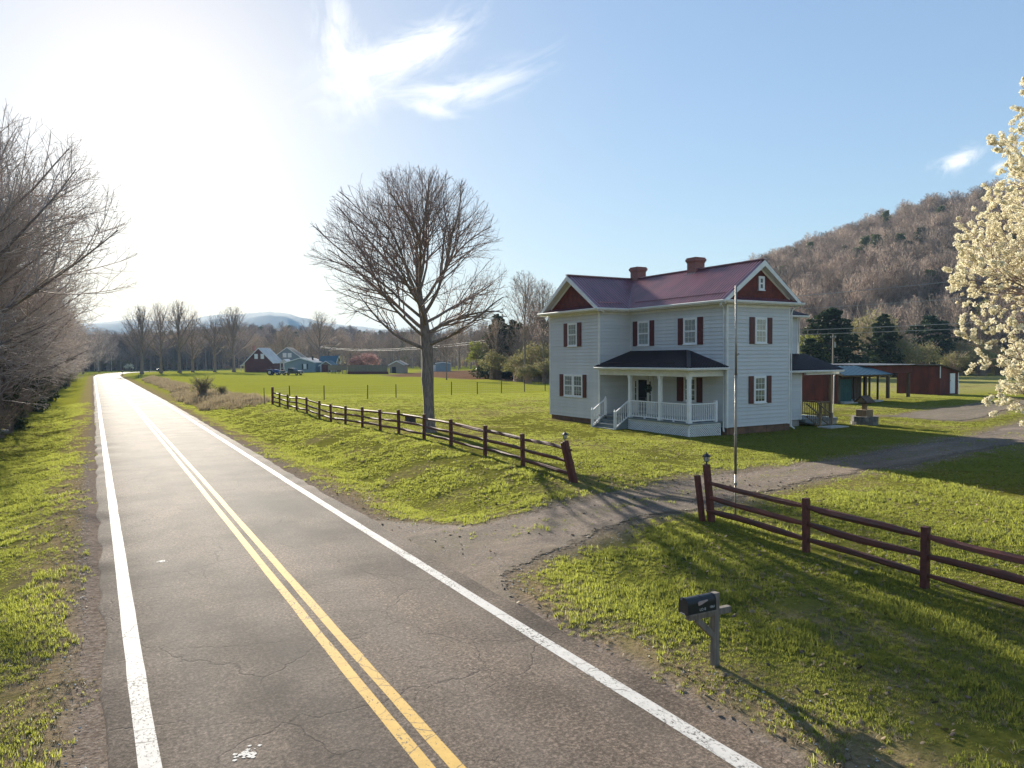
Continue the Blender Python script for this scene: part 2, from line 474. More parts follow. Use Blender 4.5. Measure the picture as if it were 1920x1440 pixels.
# azimuth (deg from +Y to +X) and height of the wooded ridge to the right
_HA = [26, 32, 36, 40, 45, 49.2, 52.8, 56.4, 59.9, 63.7, 70, 78, 90, 105]
_HH = [0, 2, 7, 17, 31, 43, 51, 59, 63, 66, 70, 72, 62, 40]
def hill(x, y):
    az = np.degrees(np.arctan2(x, y)); r = np.hypot(x, y)
    h = np.interp(az, _HA, _HH, left=0, right=0)
    h = h * (1 + 0.10 * (vnoise(x, y, 70, 3) - 0.5))
    up = smooth(165, 420, r); up = 0.55 * up + 0.45 * np.clip((r - 165) / 255, 0, 1)
    z = h * up * (1 - 0.5 * smooth(440, 800, r))
    # low swell of woodland far behind the field
    h2 = np.interp(az, [-40, -15, 0, 6, 10, 14, 20, 27, 34], [10, 13, 9, 12, 17, 16, 11, 8, 2], left=8, right=0)
    return z + h2 * smooth(400, 640, r) * (1 + 0.5 * (vnoise(x, y, 120, 5) - 0.5))

def H(x, y):
    x = np.asarray(x, float); y = np.asarray(y, float)
    zf = np.interp(y, _FY, _FZ)
    d = road_dist(x, y)
    bank = smooth(16.5, 20, y) * (1 - smooth(75, 110, y))
    t = np.clip((x - 7.1) / (12.7 - 7.1), 0, 1)
    rise = bank * smooth(0.28, 1.0, t) + (1 - bank) * (0.5 * t + 0.5 * smooth(0, 1, t))
    zr = zf * rise - 0.16 * bank * np.exp(-((x - 8.7) / 0.9) ** 2)
    zl = np.interp(y, [-40, 5, 12, 20, 30, 60, 150, 250], [.3, .36, .44, .52, .56, .66, .66, .55])
    zl = zl + 0.14 * smooth(40, 62, x)
    zr = np.where(x > 13, zf + (zl - zf) * smooth(13, 23, x), zr)
    zr = zr * (1 - smooth(270, 330, y) * (1 - smooth(40, 80, x)))
    zleft = -0.42 * smooth(-0.4, -3.4, x) + 0.30 * smooth(-3.8, -9, x)
    zleft = zleft * (1 - 0.7 * smooth(180, 260, y))
    z = np.where(x > 3.4, zr, zleft)
    off = smooth(3.9, 5.5, d)
    z = z * smooth(3.3, 4.4, d)
    lump = (vnoise(x, y, 1.1, 1) - 0.5) * 0.07 + (vnoise(x, y, 0.45, 2) - 0.5) * 0.035 + (vnoise(x, y, 5, 4) - 0.5) * 0.10
    lump = lump * np.where((x > 13.5) | (x < -9), 0.55, 1.0)
    z = z + off * lump
    z = z - 0.05 * (1 - smooth(3.3, 3.7, d))
    return z + hill(x, y)

def hz(x, y): return float(H(x, y))

# the gravel drive: near and far edge as functions of x
_DX = [6.4, 7.2, 8.6, 12, 14.3, 17.5, 19.5, 23, 25, 30.5, 36, 46, 60, 90]
_DN = [10.6, 12.5, 13.5, 14.1, 14.1, 14.8, 15.1, 15.3, 15.4, 16.1, 16.7, 18.2, 21, 27]
_DF = [20.2, 18.7, 17.2, 17.0, 17.3, 18.0, 18.1, 18.2, 18.2, 18.8, 19.6, 21.9, 25.3, 32]
def drive_in(x, y):
    """signed: >0 inside the gravel (metres from its edge)"""
    w = (vnoise(x, y, 1.3, 8) - 0.5) * 0.9 + (vnoise(x, y, 0.4, 9) - 0.5) * 0.4
    n = np.interp(x, _DX, _DN); f = np.interp(x, _DX, _DF)
    a = np.minimum(y - n, f - y) + w * 0.55
    a = np.where(x < 6.3, -9, a)
    yard = 2.3 - np.abs(y - np.interp(x, [40, 46, 53, 60, 90], [27.5, 26.4, 28.2, 28.6, 31])) + w
    yard = np.where((x > 44) & (x < 95), yard, -9)
    return np.maximum(a, yard)

def house_in(x, y):
    return ((x > 24.9) & (x < 32.2) & (y > 26.0) & (y < 39)) | ((x > 31) & (x < 37) & (y > 27.2) & (y < 37))

def patch_in(x, y):
    """rough dead growth on the bank beyond the mown verge"""
    c = np.interp(y, [62, 68, 80, 100, 140, 180, 210], [12.2, 11.6, 11.6, 11.2, 11.0, 11.6, 13])
    h = np.interp(y, [62, 66, 72, 95, 120, 180, 205], [0, 1.6, 3.0, 2.6, 1.7, 1.6, 0], left=-1, right=-1)
    return h - np.abs(x - c) + (vnoise(x, y, 3, 12) - 0.5) * 1.2

def soil_in(x, y):
    ax, ay = 54.5, 150.0
    t = np.clip((y - 98) / 80, -0.2, 1.4)
    xl = np.interp(y, [96, 104, 135, 158, 175, 200], [75, 59, 59.5, 54, 66, 86])
    return np.minimum(x - xl, np.minimum(y - 96, 215 - y)) + (vnoise(x, y, 6, 13) - 0.5) * 5

def build_ground():
    def axis(lo, hi, a, b, fine, grow):
        v = list(np.arange(a, b, fine)); s = fine
        while v[-1] < hi: s *= grow; v.append(v[-1] + s)
        s = fine
        while v[0] > lo: s *= grow; v.insert(0, v[0] - s)
        return np.array(v)
    xs = axis(-3400, 5200, -11, 40, 0.36, 1.055)
    ys = axis(-260, 6000, 3, 44, 0.36, 1.045)
    X, Y = np.meshgrid(xs, ys)
    Z = H(X, Y)
    nx, ny = len(xs), len(ys)
    V = np.stack([X, Y, Z], -1).reshape(-1, 3)
    i = np.arange(ny - 1)[:, None] * nx + np.arange(nx - 1)[None, :]
    F = np.stack([i, i + 1, i + 1 + nx, i + nx], -1).reshape(-1, 4)
    me = mesh_np('ground', V, [F], [ground_mat()], True)
    x, y = V[:, 0], V[:, 1]
    d = road_dist(x, y)
    near = y < 240
    dead = np.maximum(1 - smooth(4.2, 5.4, d), smooth(0, .6, patch_in(x, y)))
    dead = np.maximum(dead, 0.55 * smooth(-1.3, 0.1, drive_in(x, y)))
    dead = np.maximum(dead, 0.5 * smooth(0.62, 0.8, vnoise(x, y, 2.2, 15)) * (1 - smooth(60, 90, y)))
    dirt = np.maximum(0.85 * smooth(-0.7, 0.4, drive_in(x, y)), (1 - smooth(3.5, 3.9, d)))
    dirt = np.maximum(dirt, smooth(0, 2.5, soil_in(x, y)) * (x < 130))
    soil = smooth(0, 2.5, soil_in(x, y)) * (x < 130)
    wood = np.where(x < -2.2, smooth(-4.2 + 1.2 * smooth(60, 160, 0), -7.5, x) * smooth(28, 48, y + (vnoise(x, y, 6, 14) - 0.5) * 10), 0)
    wood = np.maximum(wood, smooth(160, 178, np.hypot(x, y)) * (np.degrees(np.arctan2(x, y)) > 36) * (x > 0))
    wood = np.maximum(wood, smooth(390, 410, np.hypot(x, y)))
    pasture = smooth(52, 66, x) * smooth(36, 44, y) * (np.degrees(np.arctan2(x, y)) > 48)
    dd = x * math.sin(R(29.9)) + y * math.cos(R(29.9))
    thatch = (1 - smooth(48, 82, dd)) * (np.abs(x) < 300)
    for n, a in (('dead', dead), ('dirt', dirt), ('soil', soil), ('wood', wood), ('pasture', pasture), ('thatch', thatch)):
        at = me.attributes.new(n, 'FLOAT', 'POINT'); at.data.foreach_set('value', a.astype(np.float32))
    o = new_obj('ground', me)
    tag(o, 'grassy ground of lawn, verge, fields and hills', None, None, 'structure')
    return o

def ground_mat():
    m, nt, b = new_mat('ground_cover')
    def attr(n):
        a = nt.nodes.new('ShaderNodeAttribute'); a.attribute_name = n; return a.outputs['Fac']
    fine = noise(nt, 7.0, 8, 0.7); mid = noise(nt, 0.9, 6, 0.6); big = noise(nt, 0.07, 4, 0.6); huge = noise(nt, 0.014, 3)
    g = ramp(nt, fine, [(0.30, (0.130, 0.145, 0.018)), (0.52, (0.225, 0.235, 0.030)), (0.72, (0.320, 0.310, 0.060))])
    g2 = ramp(nt, mid, [(0.30, (0.185, 0.180, 0.035)), (0.60, (0.265, 0.265, 0.032))])
    g = mixc(nt, 0.5, g, g2)
    g = mixc(nt, mth(nt, 'MULTIPLY', ramp(nt, big, [(0.42, (0, 0, 0)), (0.68, (1, 1, 1))]), 0.35), g, (0.28, 0.265, 0.035))
    # under the near lawn the sheet is thatch and soil between the blades; farther off their backlit glow is put into its colour
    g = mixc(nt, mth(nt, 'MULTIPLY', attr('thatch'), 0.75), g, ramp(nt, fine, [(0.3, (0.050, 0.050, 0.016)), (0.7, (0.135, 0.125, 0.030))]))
    past = ramp(nt, noise(nt, 1.6, 8, 0.75), [(0.35, (0.20, 0.19, 0.06)), (0.65, (0.32, 0.28, 0.12))])
    g = mixc(nt, mth(nt, 'MULTIPLY', attr('pasture'), 0.8), g, past)
    deadc = ramp(nt, noise(nt, 9, 8, 0.75), [(0.28, (0.11, 0.075, 0.046)), (0.55, (0.27, 0.195, 0.115)), (0.75, (0.40, 0.31, 0.19))])
    f = mth(nt, 'MULTIPLY', attr('dead'), ramp(nt, noise(nt, 2.2, 6, 0.7), [(0.30, (0.25, 0.25, 0.25)), (0.62, (1, 1, 1))]))
    g = mixc(nt, f, g, deadc)
    dirtc = ramp(nt, noise(nt, 14, 8, 0.75), [(0.30, (0.080, 0.060, 0.046)), (0.52, (0.200, 0.158, 0.126)), (0.74, (0.35, 0.295, 0.25))])
    g = mixc(nt, attr('dirt'), g, dirtc)
    soilc = ramp(nt, noise(nt, 0.8, 8, 0.7, stretch=(1, 2.5, 1)), [(0.35, (0.085, 0.048, 0.032)), (0.65, (0.205, 0.125, 0.075))])
    g = mixc(nt, attr('soil'), g, soilc)
    woodc = ramp(nt, noise(nt, 0.5, 8, 0.7), [(0.35, (0.055, 0.040, 0.030)), (0.65, (0.125, 0.092, 0.066))])
    g = mixc(nt, attr('wood'), g, woodc)
    nt.links.new(g, b.inputs['Base Color'])
    b.inputs['Roughness'].default_value = 0.9
    b.inputs['Specular IOR Level'].default_value = 0.0
    bump(nt, b, mth(nt, 'ADD', noise(nt, 11, 8, 0.7), mth(nt, 'MULTIPLY', mid, 0.8)), 0.7, 0.06)
    return m
build_ground()

# ------------------------------------------------------------------ road and its painted lines
def strip(name, offs, z, m, label, ys=None, ragged=0.0, kind='structure', skirt=0.0, seed=1):
    """ribbon along the road between two sideways offsets from the centre line (functions of y)"""
    pts = []
    ds = [ROAD[0]]
    for a, b in zip(ROAD[:-1], ROAD[1:]):
        L = np.hypot(*(b - a)); n = max(int(L / (0.5 if a[1] < 60 else 3)), 1)
        for k in range(1, n + 1): ds.append(a + (b - a) * k / n)
    P = np.array(ds)
    if ys: P = P[(P[:, 1] > ys[0]) & ((P[:, 1] < ys[1]))]
    T = np.gradient(P, axis=0); T /= np.linalg.norm(T, axis=1)[:, None]
    N = np.stack([T[:, 1], -T[:, 0]], 1)
    o0 = np.array([offs[0](y) for y in P[:, 1]]); o1 = np.array([offs[1](y) for y in P[:, 1]])
    if ragged:
        q = np.arange(len(P))
        o0 = o0 + (vnoise(P[:, 1], q * 0, 0.8, seed) - 0.5) * ragged; o1 = o1 + (vnoise(P[:, 1], q * 0 + 50, 0.8, seed) - 0.5) * ragged
    A = P + N * o0[:, None]; B = P + N * o1[:, None]
    k = 4; rows = []
    for i in range(k + 1): rows.append(A + (B - A) * i / k)
    zz = [np.full(len(P), z)] * (k + 1)
    if skirt:
        rows = [A - N * 0.06] + rows + [B + N * 0.06]; zz = [np.full(len(P), z - skirt)] + zz + [np.full(len(P), z - skirt)]
    V = np.concatenate([np.column_stack([r, h]) for r, h in zip(rows, zz)])
    n = len(P); f = []
    for j in range(len(rows) - 1):
        i = np.arange(n - 1)
        f.append(np.stack([j * n + i, (j + 1) * n + i, (j + 1) * n + i + 1, j * n + i + 1], -1))
    o = new_obj(name, mesh_np(name, V, [np.concatenate(f)], [m]))
    return tag(o, label, None, None, kind)

def cracks(nt, scale, width, seed=0.0):
    t = nt.nodes.new('ShaderNodeTexCoord'); mp = nt.nodes.new('ShaderNodeMapping'); mp.inputs['Location'].default_value = (seed, seed, seed)
    nz = nt.nodes.new('ShaderNodeTexNoise'); nz.inputs['Scale'].default_value = 1.7; nz.inputs['Detail'].default_value = 5
    nt.links.new(t.outputs['Object'], mp.inputs[0]); nt.links.new(mp.outputs[0], nz.inputs['Vector'])
    v = nt.nodes.new('ShaderNodeTexVoronoi'); v.feature = 'DISTANCE_TO_EDGE'; v.inputs['Scale'].default_value = scale
    vm = nt.nodes.new('ShaderNodeVectorMath'); vm.operation = 'ADD'
    nt.links.new(mp.outputs[0], vm.inputs[0])
    sc = nt.nodes.new('ShaderNodeVectorMath'); sc.operation = 'SCALE'; sc.inputs['Scale'].default_value = 0.55
    nt.links.new(nz.outputs['Color'], sc.inputs[0]); nt.links.new(sc.outputs[0], vm.inputs[1])
    nt.links.new(vm.outputs[0], v.inputs['Vector'])
    return ramp(nt, v.outputs['Distance'], [(0.0, (1, 1, 1)), (width, (0, 0, 0))])

def asphalt_mat():
    m, nt, b = new_mat('asphalt')
    t = nt.nodes.new('ShaderNodeTexCoord'); sp = nt.nodes.new('ShaderNodeSeparateXYZ'); nt.links.new(t.outputs['Object'], sp.inputs[0])
    grain = noise(nt, 21, 6, 0.85); blot = noise(nt, 0.33, 5, 0.6); wide = noise(nt, 0.10, 4, 0.6, stretch=(2.5, 0.5, 1))
    col = ramp(nt, grain, [(0.36, (0.048, 0.038, 0.031)), (0.50, (0.134, 0.110, 0.091)), (0.64, (0.33, 0.272, 0.228))])
    col = mixc(nt, 1.0, col, ramp(nt, noise(nt, 9, 6, 0.75), [(0.34, (0.62, 0.61, 0.60)), (0.62, (1.18, 1.15, 1.12))]), 'MULTIPLY')
    col = mixc(nt, 1.0, col, ramp(nt, blot, [(0.36, (0.45, 0.44, 0.43)), (0.56, (1.04, 1.01, 0.98))]), 'MULTIPLY')
    col = mixc(nt, 1.0, col, ramp(nt, wide, [(0.35, (0.75, 0.74, 0.74)), (0.62, (1.12, 1.08, 1.05))]), 'MULTIPLY')
    # wheel paths, worn smoother and paler
    def band(c, w):
        d = mth(nt, 'DIVIDE', mth(nt, 'SUBTRACT', sp.outputs[0], c), w)
        return mth(nt, 'POWER', 2.718, mth(nt, 'MULTIPLY', mth(nt, 'MULTIPLY', d, d), -1))
    wheel = mth(nt, 'ADD', mth(nt, 'ADD', band(1.1, .33), band(2.55, .30)), mth(nt, 'ADD', band(4.15, .33), band(5.65, .33)))
    col = mixc(nt, mth(nt, 'MULTIPLY', wheel, 0.16), col, (0.17, 0.15, 0.132))
    stain = mth(nt, 'MULTIPLY', mth(nt, 'ADD', band(1.75, .5), mth(nt, 'MULTIPLY', band(4.9, .45), 0.45)), ramp(nt, noise(nt, 0.55, 5, 0.65, stretch=(1, .6, 1)), [(0.46, (0, 0, 0)), (0.62, (1, 1, 1))]))
    col = mixc(nt, mth(nt, 'MULTIPLY', stain, 0.62), col, (0.040, 0.035, 0.033))
    patchn = ramp(nt, noise(nt, 0.5, 3, 0.5), [(0.42, (0, 0, 0)), (0.56, (1, 1, 1))])
    c1 = mth(nt, 'MULTIPLY', cracks(nt, 0.40, 0.006), patchn)
    c2 = mth(nt, 'MULTIPLY', cracks(nt, 1.9, 0.016, 7.0), ramp(nt, noise(nt, 0.35, 3), [(0.55, (0, 0, 0)), (0.64, (1, 1, 1))]))
    cr = mth(nt, 'MAXIMUM', c1, c2)
    col = mixc(nt, mth(nt, 'MULTIPLY', cr, 0.7), col, (0.022, 0.016, 0.015))
    nt.links.new(col, b.inputs['Base Color'])
    b.inputs['Roughness'].default_value = 0.86
    b.inputs['Specular IOR Level'].default_value = 0.09
    h = mth(nt, 'SUBTRACT', noise(nt, 60, 3, 0.7), mth(nt, 'MULTIPLY', cr, 2.0))
    bump(nt, b, h, 0.4, 0.006)
    return m

def paint_mat(name, c, wear, seed):
    m, nt, b = new_mat(name)
    g = noise(nt, 5, 6, 0.7); w = noise(nt, 26, 7, 0.75, stretch=(1, 0.6, 1))
    base = ramp(nt, g, [(0.3, tuple(v * 0.80 for v in c)), (0.65, c)])
    f = ramp(nt, mth(nt, 'ADD', mth(nt, 'MULTIPLY', w, 0.75), mth(nt, 'MULTIPLY', noise(nt, 1.1, 4), 0.25)), [(wear + 0.02, (1, 1, 1)), (wear + 0.06, (0, 0, 0))])
    cr = mth(nt, 'MULTIPLY', cracks(nt, 1.5, 0.022, seed), ramp(nt, noise(nt, 0.7, 3), [(0.44, (0, 0, 0)), (0.56, (1, 1, 1))]))
    f = mth(nt, 'MAXIMUM', f, cr)
    col = mixc(nt, mth(nt, 'MULTIPLY', f, 0.9), base, (0.075, 0.068, 0.062))
    nt.links.new(col, b.inputs['Base Color'])
    b.inputs['Roughness'].default_value = 0.8
    b.inputs['Specular IOR Level'].default_value = 0.2
    bump(nt, b, noise(nt, 60, 3, 0.7), 0.3, 0.01)
    return m

HALF = lambda y: np.interp(y, [-40, 8, 27, 81, 240, 400], [2.82, 2.82, 2.84, 3.05, 3.2, 3.2])
LINE_R = lambda y: np.interp(y, [-40, 5, 27, 81, 240, 400], [2.78, 2.82, 2.78, 3.02, 3.2, 3.2])
LINE_L = lambda y: np.interp(y, [-40, 8, 30, 70, 240, 400], [-2.72, -2.74, -2.86, -2.99, -3.1, -3.1])
strip('road', (lambda y: LINE_L(y) - 0.36, lambda y: LINE_R(y) + 0.52), 0.0, asphalt_mat(), 'two lane asphalt road running away to a bend', ragged=0.16, skirt=0.10)
wl = paint_mat('white_road_paint', (0.56, 0.53, 0.49), 0.405, 3.0)
yl = paint_mat('yellow_road_paint', (0.60, 0.375, 0.095), 0.385, 9.0)
strip('edge_line', (lambda y: LINE_L(y) - 0.115, lambda y: LINE_L(y) + 0.115), 0.004, wl, 'worn white edge line on the left of the road', ragged=0.018, seed=3)
strip('edge_line', (lambda y: LINE_R(y) - 0.115, lambda y: LINE_R(y) + 0.115), 0.004, wl, 'worn white edge line on the right of the road', ragged=0.018, seed=4)
CEN = lambda y: np.interp(y, [-40, 7, 20, 40, 130, 400], [0.0, -0.01, 0.0, 0.02, -0.02, 0.0])
strip('centre_line', (lambda y: CEN(y) - 0.22, lambda y: CEN(y) - 0.065), 0.004, yl, 'left stripe of the double yellow centre line', ragged=0.015, seed=5)
strip('centre_line', (lambda y: CEN(y) + 0.065, lambda y: CEN(y) + 0.22), 0.004, yl, 'right stripe of the double yellow centre line', ragged=0.015, seed=6)

def gravel_mat():
    m, nt, b = new_mat('gravel')
    f = noise(nt, 16, 9, 0.8); big = noise(nt, 0.6, 5, 0.65, stretch=(0.4, 1.6, 1))
    col = ramp(nt, f, [(0.28, (0.080, 0.060, 0.045)), (0.50, (0.205, 0.162, 0.128)), (0.70, (0.35, 0.292, 0.245)), (0.82, (0.48, 0.43, 0.38))])
    col = mixc(nt, 1.0, col, ramp(nt, big, [(0.32, (0.62, 0.60, 0.58)), (0.62, (1.12, 1.06, 1.0))]), 'MULTIPLY')
    ru = nt.nodes.new('ShaderNodeAttribute'); ru.attribute_name = 'rut'
    col = mixc(nt, mth(nt, 'MULTIPLY', mth(nt, 'SUBTRACT', 1.0, ru.outputs['Fac']), ramp(nt, noise(nt, 1.5, 6, 0.7), [(0.35, (0.1, 0.1, 0.1)), (0.65, (0.75, 0.75, 0.75))])), col, ramp(nt, noise(nt, 11, 8, 0.75), [(0.3, (0.075, 0.062, 0.035)), (0.6, (0.17, 0.14, 0.085))]))
    nt.links.new(col, b.inputs['Base Color'])
    b.inputs['Roughness'].default_value = 0.95
    b.inputs['Specular IOR Level'].default_value = 0.2
    bump(nt, b, mth(nt, 'ADD', f, noise(nt, 70, 3, 0.7)), 0.8, 0.03)
    # stones thin out towards the edge
    a = nt.nodes.new('ShaderNodeAttribute'); a.attribute_name = 'inside'
    k = mth(nt, 'ADD', a.outputs['Fac'], mth(nt, 'MULTIPLY', mth(nt, 'SUBTRACT', noise(nt, 5, 8, 0.8), 0.5), 2.2))
    cut = ramp(nt, k, [(0.28, (0, 0, 0)), (0.40, (1, 1, 1))])
    nt.links.new(cut, b.inputs['Alpha'])
    return m

def sheet(name, x0, x1, ylo, yhi, step, m, label):
    """gravel laid over the ground, its outline broken by noise"""
    xs = np.arange(x0, x1, step); ys = np.arange(ylo, yhi, step)
    X, Y = np.meshgrid(xs, ys)
    inn = drive_in(X, Y) > 0.0
    Z = H(X, Y) + 0.018
    keep = inn[:-1, :-1] & inn[1:, :-1] & inn[:-1, 1:] & inn[1:, 1:] & (road_dist(X, Y)[:-1, :-1] > 3.0)
    nx = len(xs)
    i = (np.arange(len(ys) - 1)[:, None] * nx + np.arange(nx - 1)[None, :])[keep]
    F = np.stack([i, i + 1, i + 1 + nx, i + nx], -1)
    used = np.unique(F); mp = np.full(X.size, -1); mp[used] = np.arange(len(used))
    V = np.stack([X, Y, Z], -1).reshape(-1, 3)[used]
    me = mesh_np(name, V, [mp[F]], [m], True)
    ac = (V[:, 1] - np.interp(V[:, 0], _DX, _DN)) / (np.interp(V[:, 0], _DX, _DF) - np.interp(V[:, 0], _DX, _DN)) + (vnoise(V[:, 0], V[:, 1], 3, 61) - .5) * .12
    rut = np.exp(-((ac - .28) / .13) ** 2) + np.exp(-((ac - .74) / .13) ** 2)
    at = me.attributes.new('rut', 'FLOAT', 'POINT'); at.data.foreach_set('value', rut.astype(np.float32))
    at = me.attributes.new('inside', 'FLOAT', 'POINT'); at.data.foreach_set('value', np.clip(drive_in(V[:, 0], V[:, 1]) / 0.9, 0, 1).astype(np.float32))
    o = new_obj(name, me)
    return tag(o, label, None, None, 'structure')
gm = gravel_mat()
sheet('driveway', 6.4, 43.5, 10, 24, 0.12, gm, 'gravel drive leading from the road past the house')
sheet('gravel_yard', 43.5, 90, 16, 34, 0.3, gm, 'gravel yard between the lawn and the outbuildings')

def build_mountains():
    # two blue ridges along the far horizon, built as terrain with slopes on both sides
    def ridge(name, prof, dist, depth, label, seed):
        az = np.radians(np.linspace(prof[0][0], prof[-1][0], 160))
        h = np.interp(np.degrees(az), [p[0] for p in prof], [p[1] for p in prof])
        h = h * (1 + 0.05 * (vnoise(np.degrees(az), az * 0, 1.1, seed) - 0.5) + 0.03 * (vnoise(np.degrees(az), az * 0, 0.3, seed) - 0.5))
        rows = []
        for k, t in enumerate(np.linspace(-1, 1, 13)):
            r = dist + depth * t
            fall = (1 - abs(t)) ** 0.9
            wob = 1 + 0.22 * (vnoise(np.degrees(az), az * 0 + k * 0.9, 1.4, seed + 2) - 0.5) * (1 if abs(t) > .01 else 0)
            rows.append(np.column_stack([np.sin(az) * r, np.cos(az) * r, h * fall * wob - 2]))
        V = np.concatenate(rows); n = len(az); f = []
        for j in range(12):
            i = np.arange(n - 1); f.append(np.stack([j * n + i, j * n + i + 1, (j + 1) * n + i + 1, (j + 1) * n + i], -1))
        o = new_obj(name, mesh_np(name, V, [np.concatenate(f)], [M['mountain']], True))
        tag(o, label, None, None, 'structure')
    ridge('mountain', [(-14, 100), (-6, 125), (-1, 142), (2.6, 160), (5, 156), (8.6, 182), (11.2, 194), (13.2, 187), (16, 154), (18.6, 136), (21, 130), (24, 122), (27, 112), (32, 100), (38, 90), (46, 40)], 3000, 700, 'long blue mountain ridge on the horizon', 21)
    ridge('mountain', [(10, 40), (16, 110), (19, 128), (22, 120), (26, 150), (28.5, 160), (31, 150), (36, 120), (44, 40)], 3900, 500, 'paler blue ridge farther off behind the tree', 27)
build_mountains()
# ------------------------------------------------------------------ the farmhouse
HOUSE = thing('farmhouse', (29.7, 31.5, 0.5), 'two storey pale blue clapboard farmhouse with dark red shutters and two brick chimneys', 'house')
ZB, ZT = 0.9, 7.08

class Wall:
    """a wall plane: u runs to the right as seen from outside, v is up, n points outwards"""
    def __init__(s, p0, u, n): s.p = Vector(p0); s.u = Vector(u); s.n = Vector(n)
    def P(s, u, v, n=0.0): q = s.p + s.u * u + s.n * n; return Vector((q.x, q.y, v))
    def box(s, mb, u0, u1, v0, v1, n0, n1): return mb.box(s.P(u0, v0, n0), s.P(u1, v1, n1))

def clad(wall, width, z0, z1, course=0.193, parent=HOUSE, m='siding', name='wall', top=None, board='clapboard'):
    """sheathing with overlapping boards, each board its own piece; top(v) narrows the wall under a slope"""
    mb = MB(); wall.box(mb, 0, width, z0, z1, -0.14, 0.0)
    w = mb.build(name, m, parent)
    n = int(round((z1 - z0) / course)); c = (z1 - z0) / n
    proto = None
    for i in range(n):
        z = z0 + i * c
        if proto is None:
            b = MB()
            prof = [(0.0, z0), (0.034, z0), (0.034, z0 + 0.010), (0.004, z0 + c + 0.006), (0.0, z0 + c + 0.006)]
            b.prism([wall.P(0.0, v, q) for q, v in prof], wall.u * width)
            proto = b.build(board, m, w)
        else:
            o = proto.copy(); COL.objects.link(o); o.parent = w; o.location = (0, 0, z - z0)
    return w

WG = Wall((27.4, 26.2, 0), (1, 0, 0), (0, -1, 0))          # gable end towards the camera
WF = Wall((27.4, 33.67, 0), (0, -1, 0), (-1, 0, 0))        # recessed front
WS = Wall((25.1, 33.67, 0), (1, 0, 0), (0, -1, 0))         # side of the front wing
WW = Wall((25.1, 38.8, 0), (0, -1, 0), (-1, 0, 0))         # front of the wing
WN = Wall((31.95, 38.8, 0), (-1, 0, 0), (0, 1, 0))         # far end
WB = Wall((31.95, 26.2, 0), (0, 1, 0), (1, 0, 0))          # back
clad(WG, 4.55, ZB, ZT); clad(WF, 7.47, ZB, ZT); clad(WS, 2.3, ZB, ZT); clad(WW, 5.13, ZB, ZT)
clad(WN, 6.85, ZB, ZT); clad(WB, 12.6, ZB, ZT)

def corner(x, y, z0=ZB - .02, z1=ZT - .02, w=0.10, parent=HOUSE):
    MB().box((x - w / 2, y - w / 2, z0), (x + w / 2, y + w / 2, z1)).build('corner_board', 'trim', parent)
corner(27.4 + .012, 26.2 + .012); corner(31.95 - .012, 26.2 + .012); corner(25.1 + .012, 33.67 + .012); corner(25.1 + .012, 38.8 - .012); corner(31.95 - .012, 38.8 - .012)
corner(27.4 - .01, 33.67 - .01, w=0.05)

# foundation with block piers
f = MB()
f.box((27.46, 26.26, 0.0), (31.89, 38.74, ZB - .003)); f.box((25.16, 33.73, 0.0), (27.5, 38.74, ZB - .006))
f.build('foundation', 'foundation', HOUSE)
for k in range(4):
    MB().box((27.62 + k * 1.34, 26.235, 0.2), (28.02 + k * 1.34, 26.4, ZB - .004)).build('foundation_pier', 'foundation', HOUSE)

# ---- roofs
RZ, EZ = 9.32, 7.25
RXX, EX0, EX1 = 29.68, 26.9, 32.46
RY, EY0, EY1 = 36.24, 33.2, 39.28
YN0, YN1, XW0 = 25.85, 39.15, 24.65      # gable overhangs
PROFILE = [(0, 0), (.145, 0), (.152, .048), (.193, .048), (.2, 0), (.345, 0), (.352, .048), (.393, .048), (.4, 0)]

def panels(parent, mname, a0, a1, along, topf, botf, normal, step=0.4, prof=PROFILE):
    """metal sheets side by side: along = unit vector across the slope, topf/botf give the upper and lower end of a sheet line"""
    n = Vector(normal).normalized(); a = a0
    while a < a1 - 1e-3:
        w = min(step, a1 - a); s = w / step
        mb = MB(); vs = []
        for u, h in prof:
            q = a + u * s
            vs.append(topf(q) + n * (h + .012)); vs.append(botf(q) + n * (h + .012))
        k = len(prof)
        mb.add(vs, [(2 * i, 2 * i + 1, 2 * i + 3, 2 * i + 2) for i in range(k - 1)])
        vs2 = [v - n * .02 for v in vs]
        mb.add([vs[0], vs[-2], vs[1], vs[-1]] + [vs2[0], vs2[-2], vs2[1], vs2[-1]], [(4, 6, 7, 5), (0, 4, 5, 1), (2, 3, 7, 6)])
        mb.build('roof_panel', mname, parent)
        a += step

def slab(name, polys, th, m, parent=HOUSE):
    mb = MB()
    for p in polys: mb.prism([Vector(q) for q in p], (0, 0, -th))
    return mb.build(name, m, parent)

vx = lambda y: EX0 + (y - EY0) / (EY1 - RY) * (RXX - EX0) if y > EY0 else EX0       # valley line
main_roof = slab('roof', [
    [(RXX, YN0, RZ), (EX0, YN0, EZ), (EX0, EY0, EZ), (RXX, RY, RZ)],
    [(RXX, YN0, RZ), (RXX, YN1, RZ), (EX1, YN1, EZ), (EX1, YN0, EZ)],
    [(XW0, RY, RZ), (RXX, RY, RZ), (EX0, EY0, EZ), (XW0, EY0, EZ)],
    [(XW0, RY, RZ), (XW0, EY1, EZ), (RXX, EY1, EZ), (RXX, RY, RZ)]], 0.10, 'trim')
sl = (RZ - EZ) / (RXX - EX0)
sw = (RZ - EZ) / (RY - EY0)
def zf_main(x): return EZ + (x - EX0) * sl
panels(main_roof, 'roofmetal', YN0, RY, 'y', lambda y: Vector((RXX, y, RZ)),
       lambda y: Vector((EX0 - .06, y, EZ - .06 * sl)) if y <= EY0 else Vector((vx(y), y, zf_main(vx(y)))), (-sl, 0, 1))
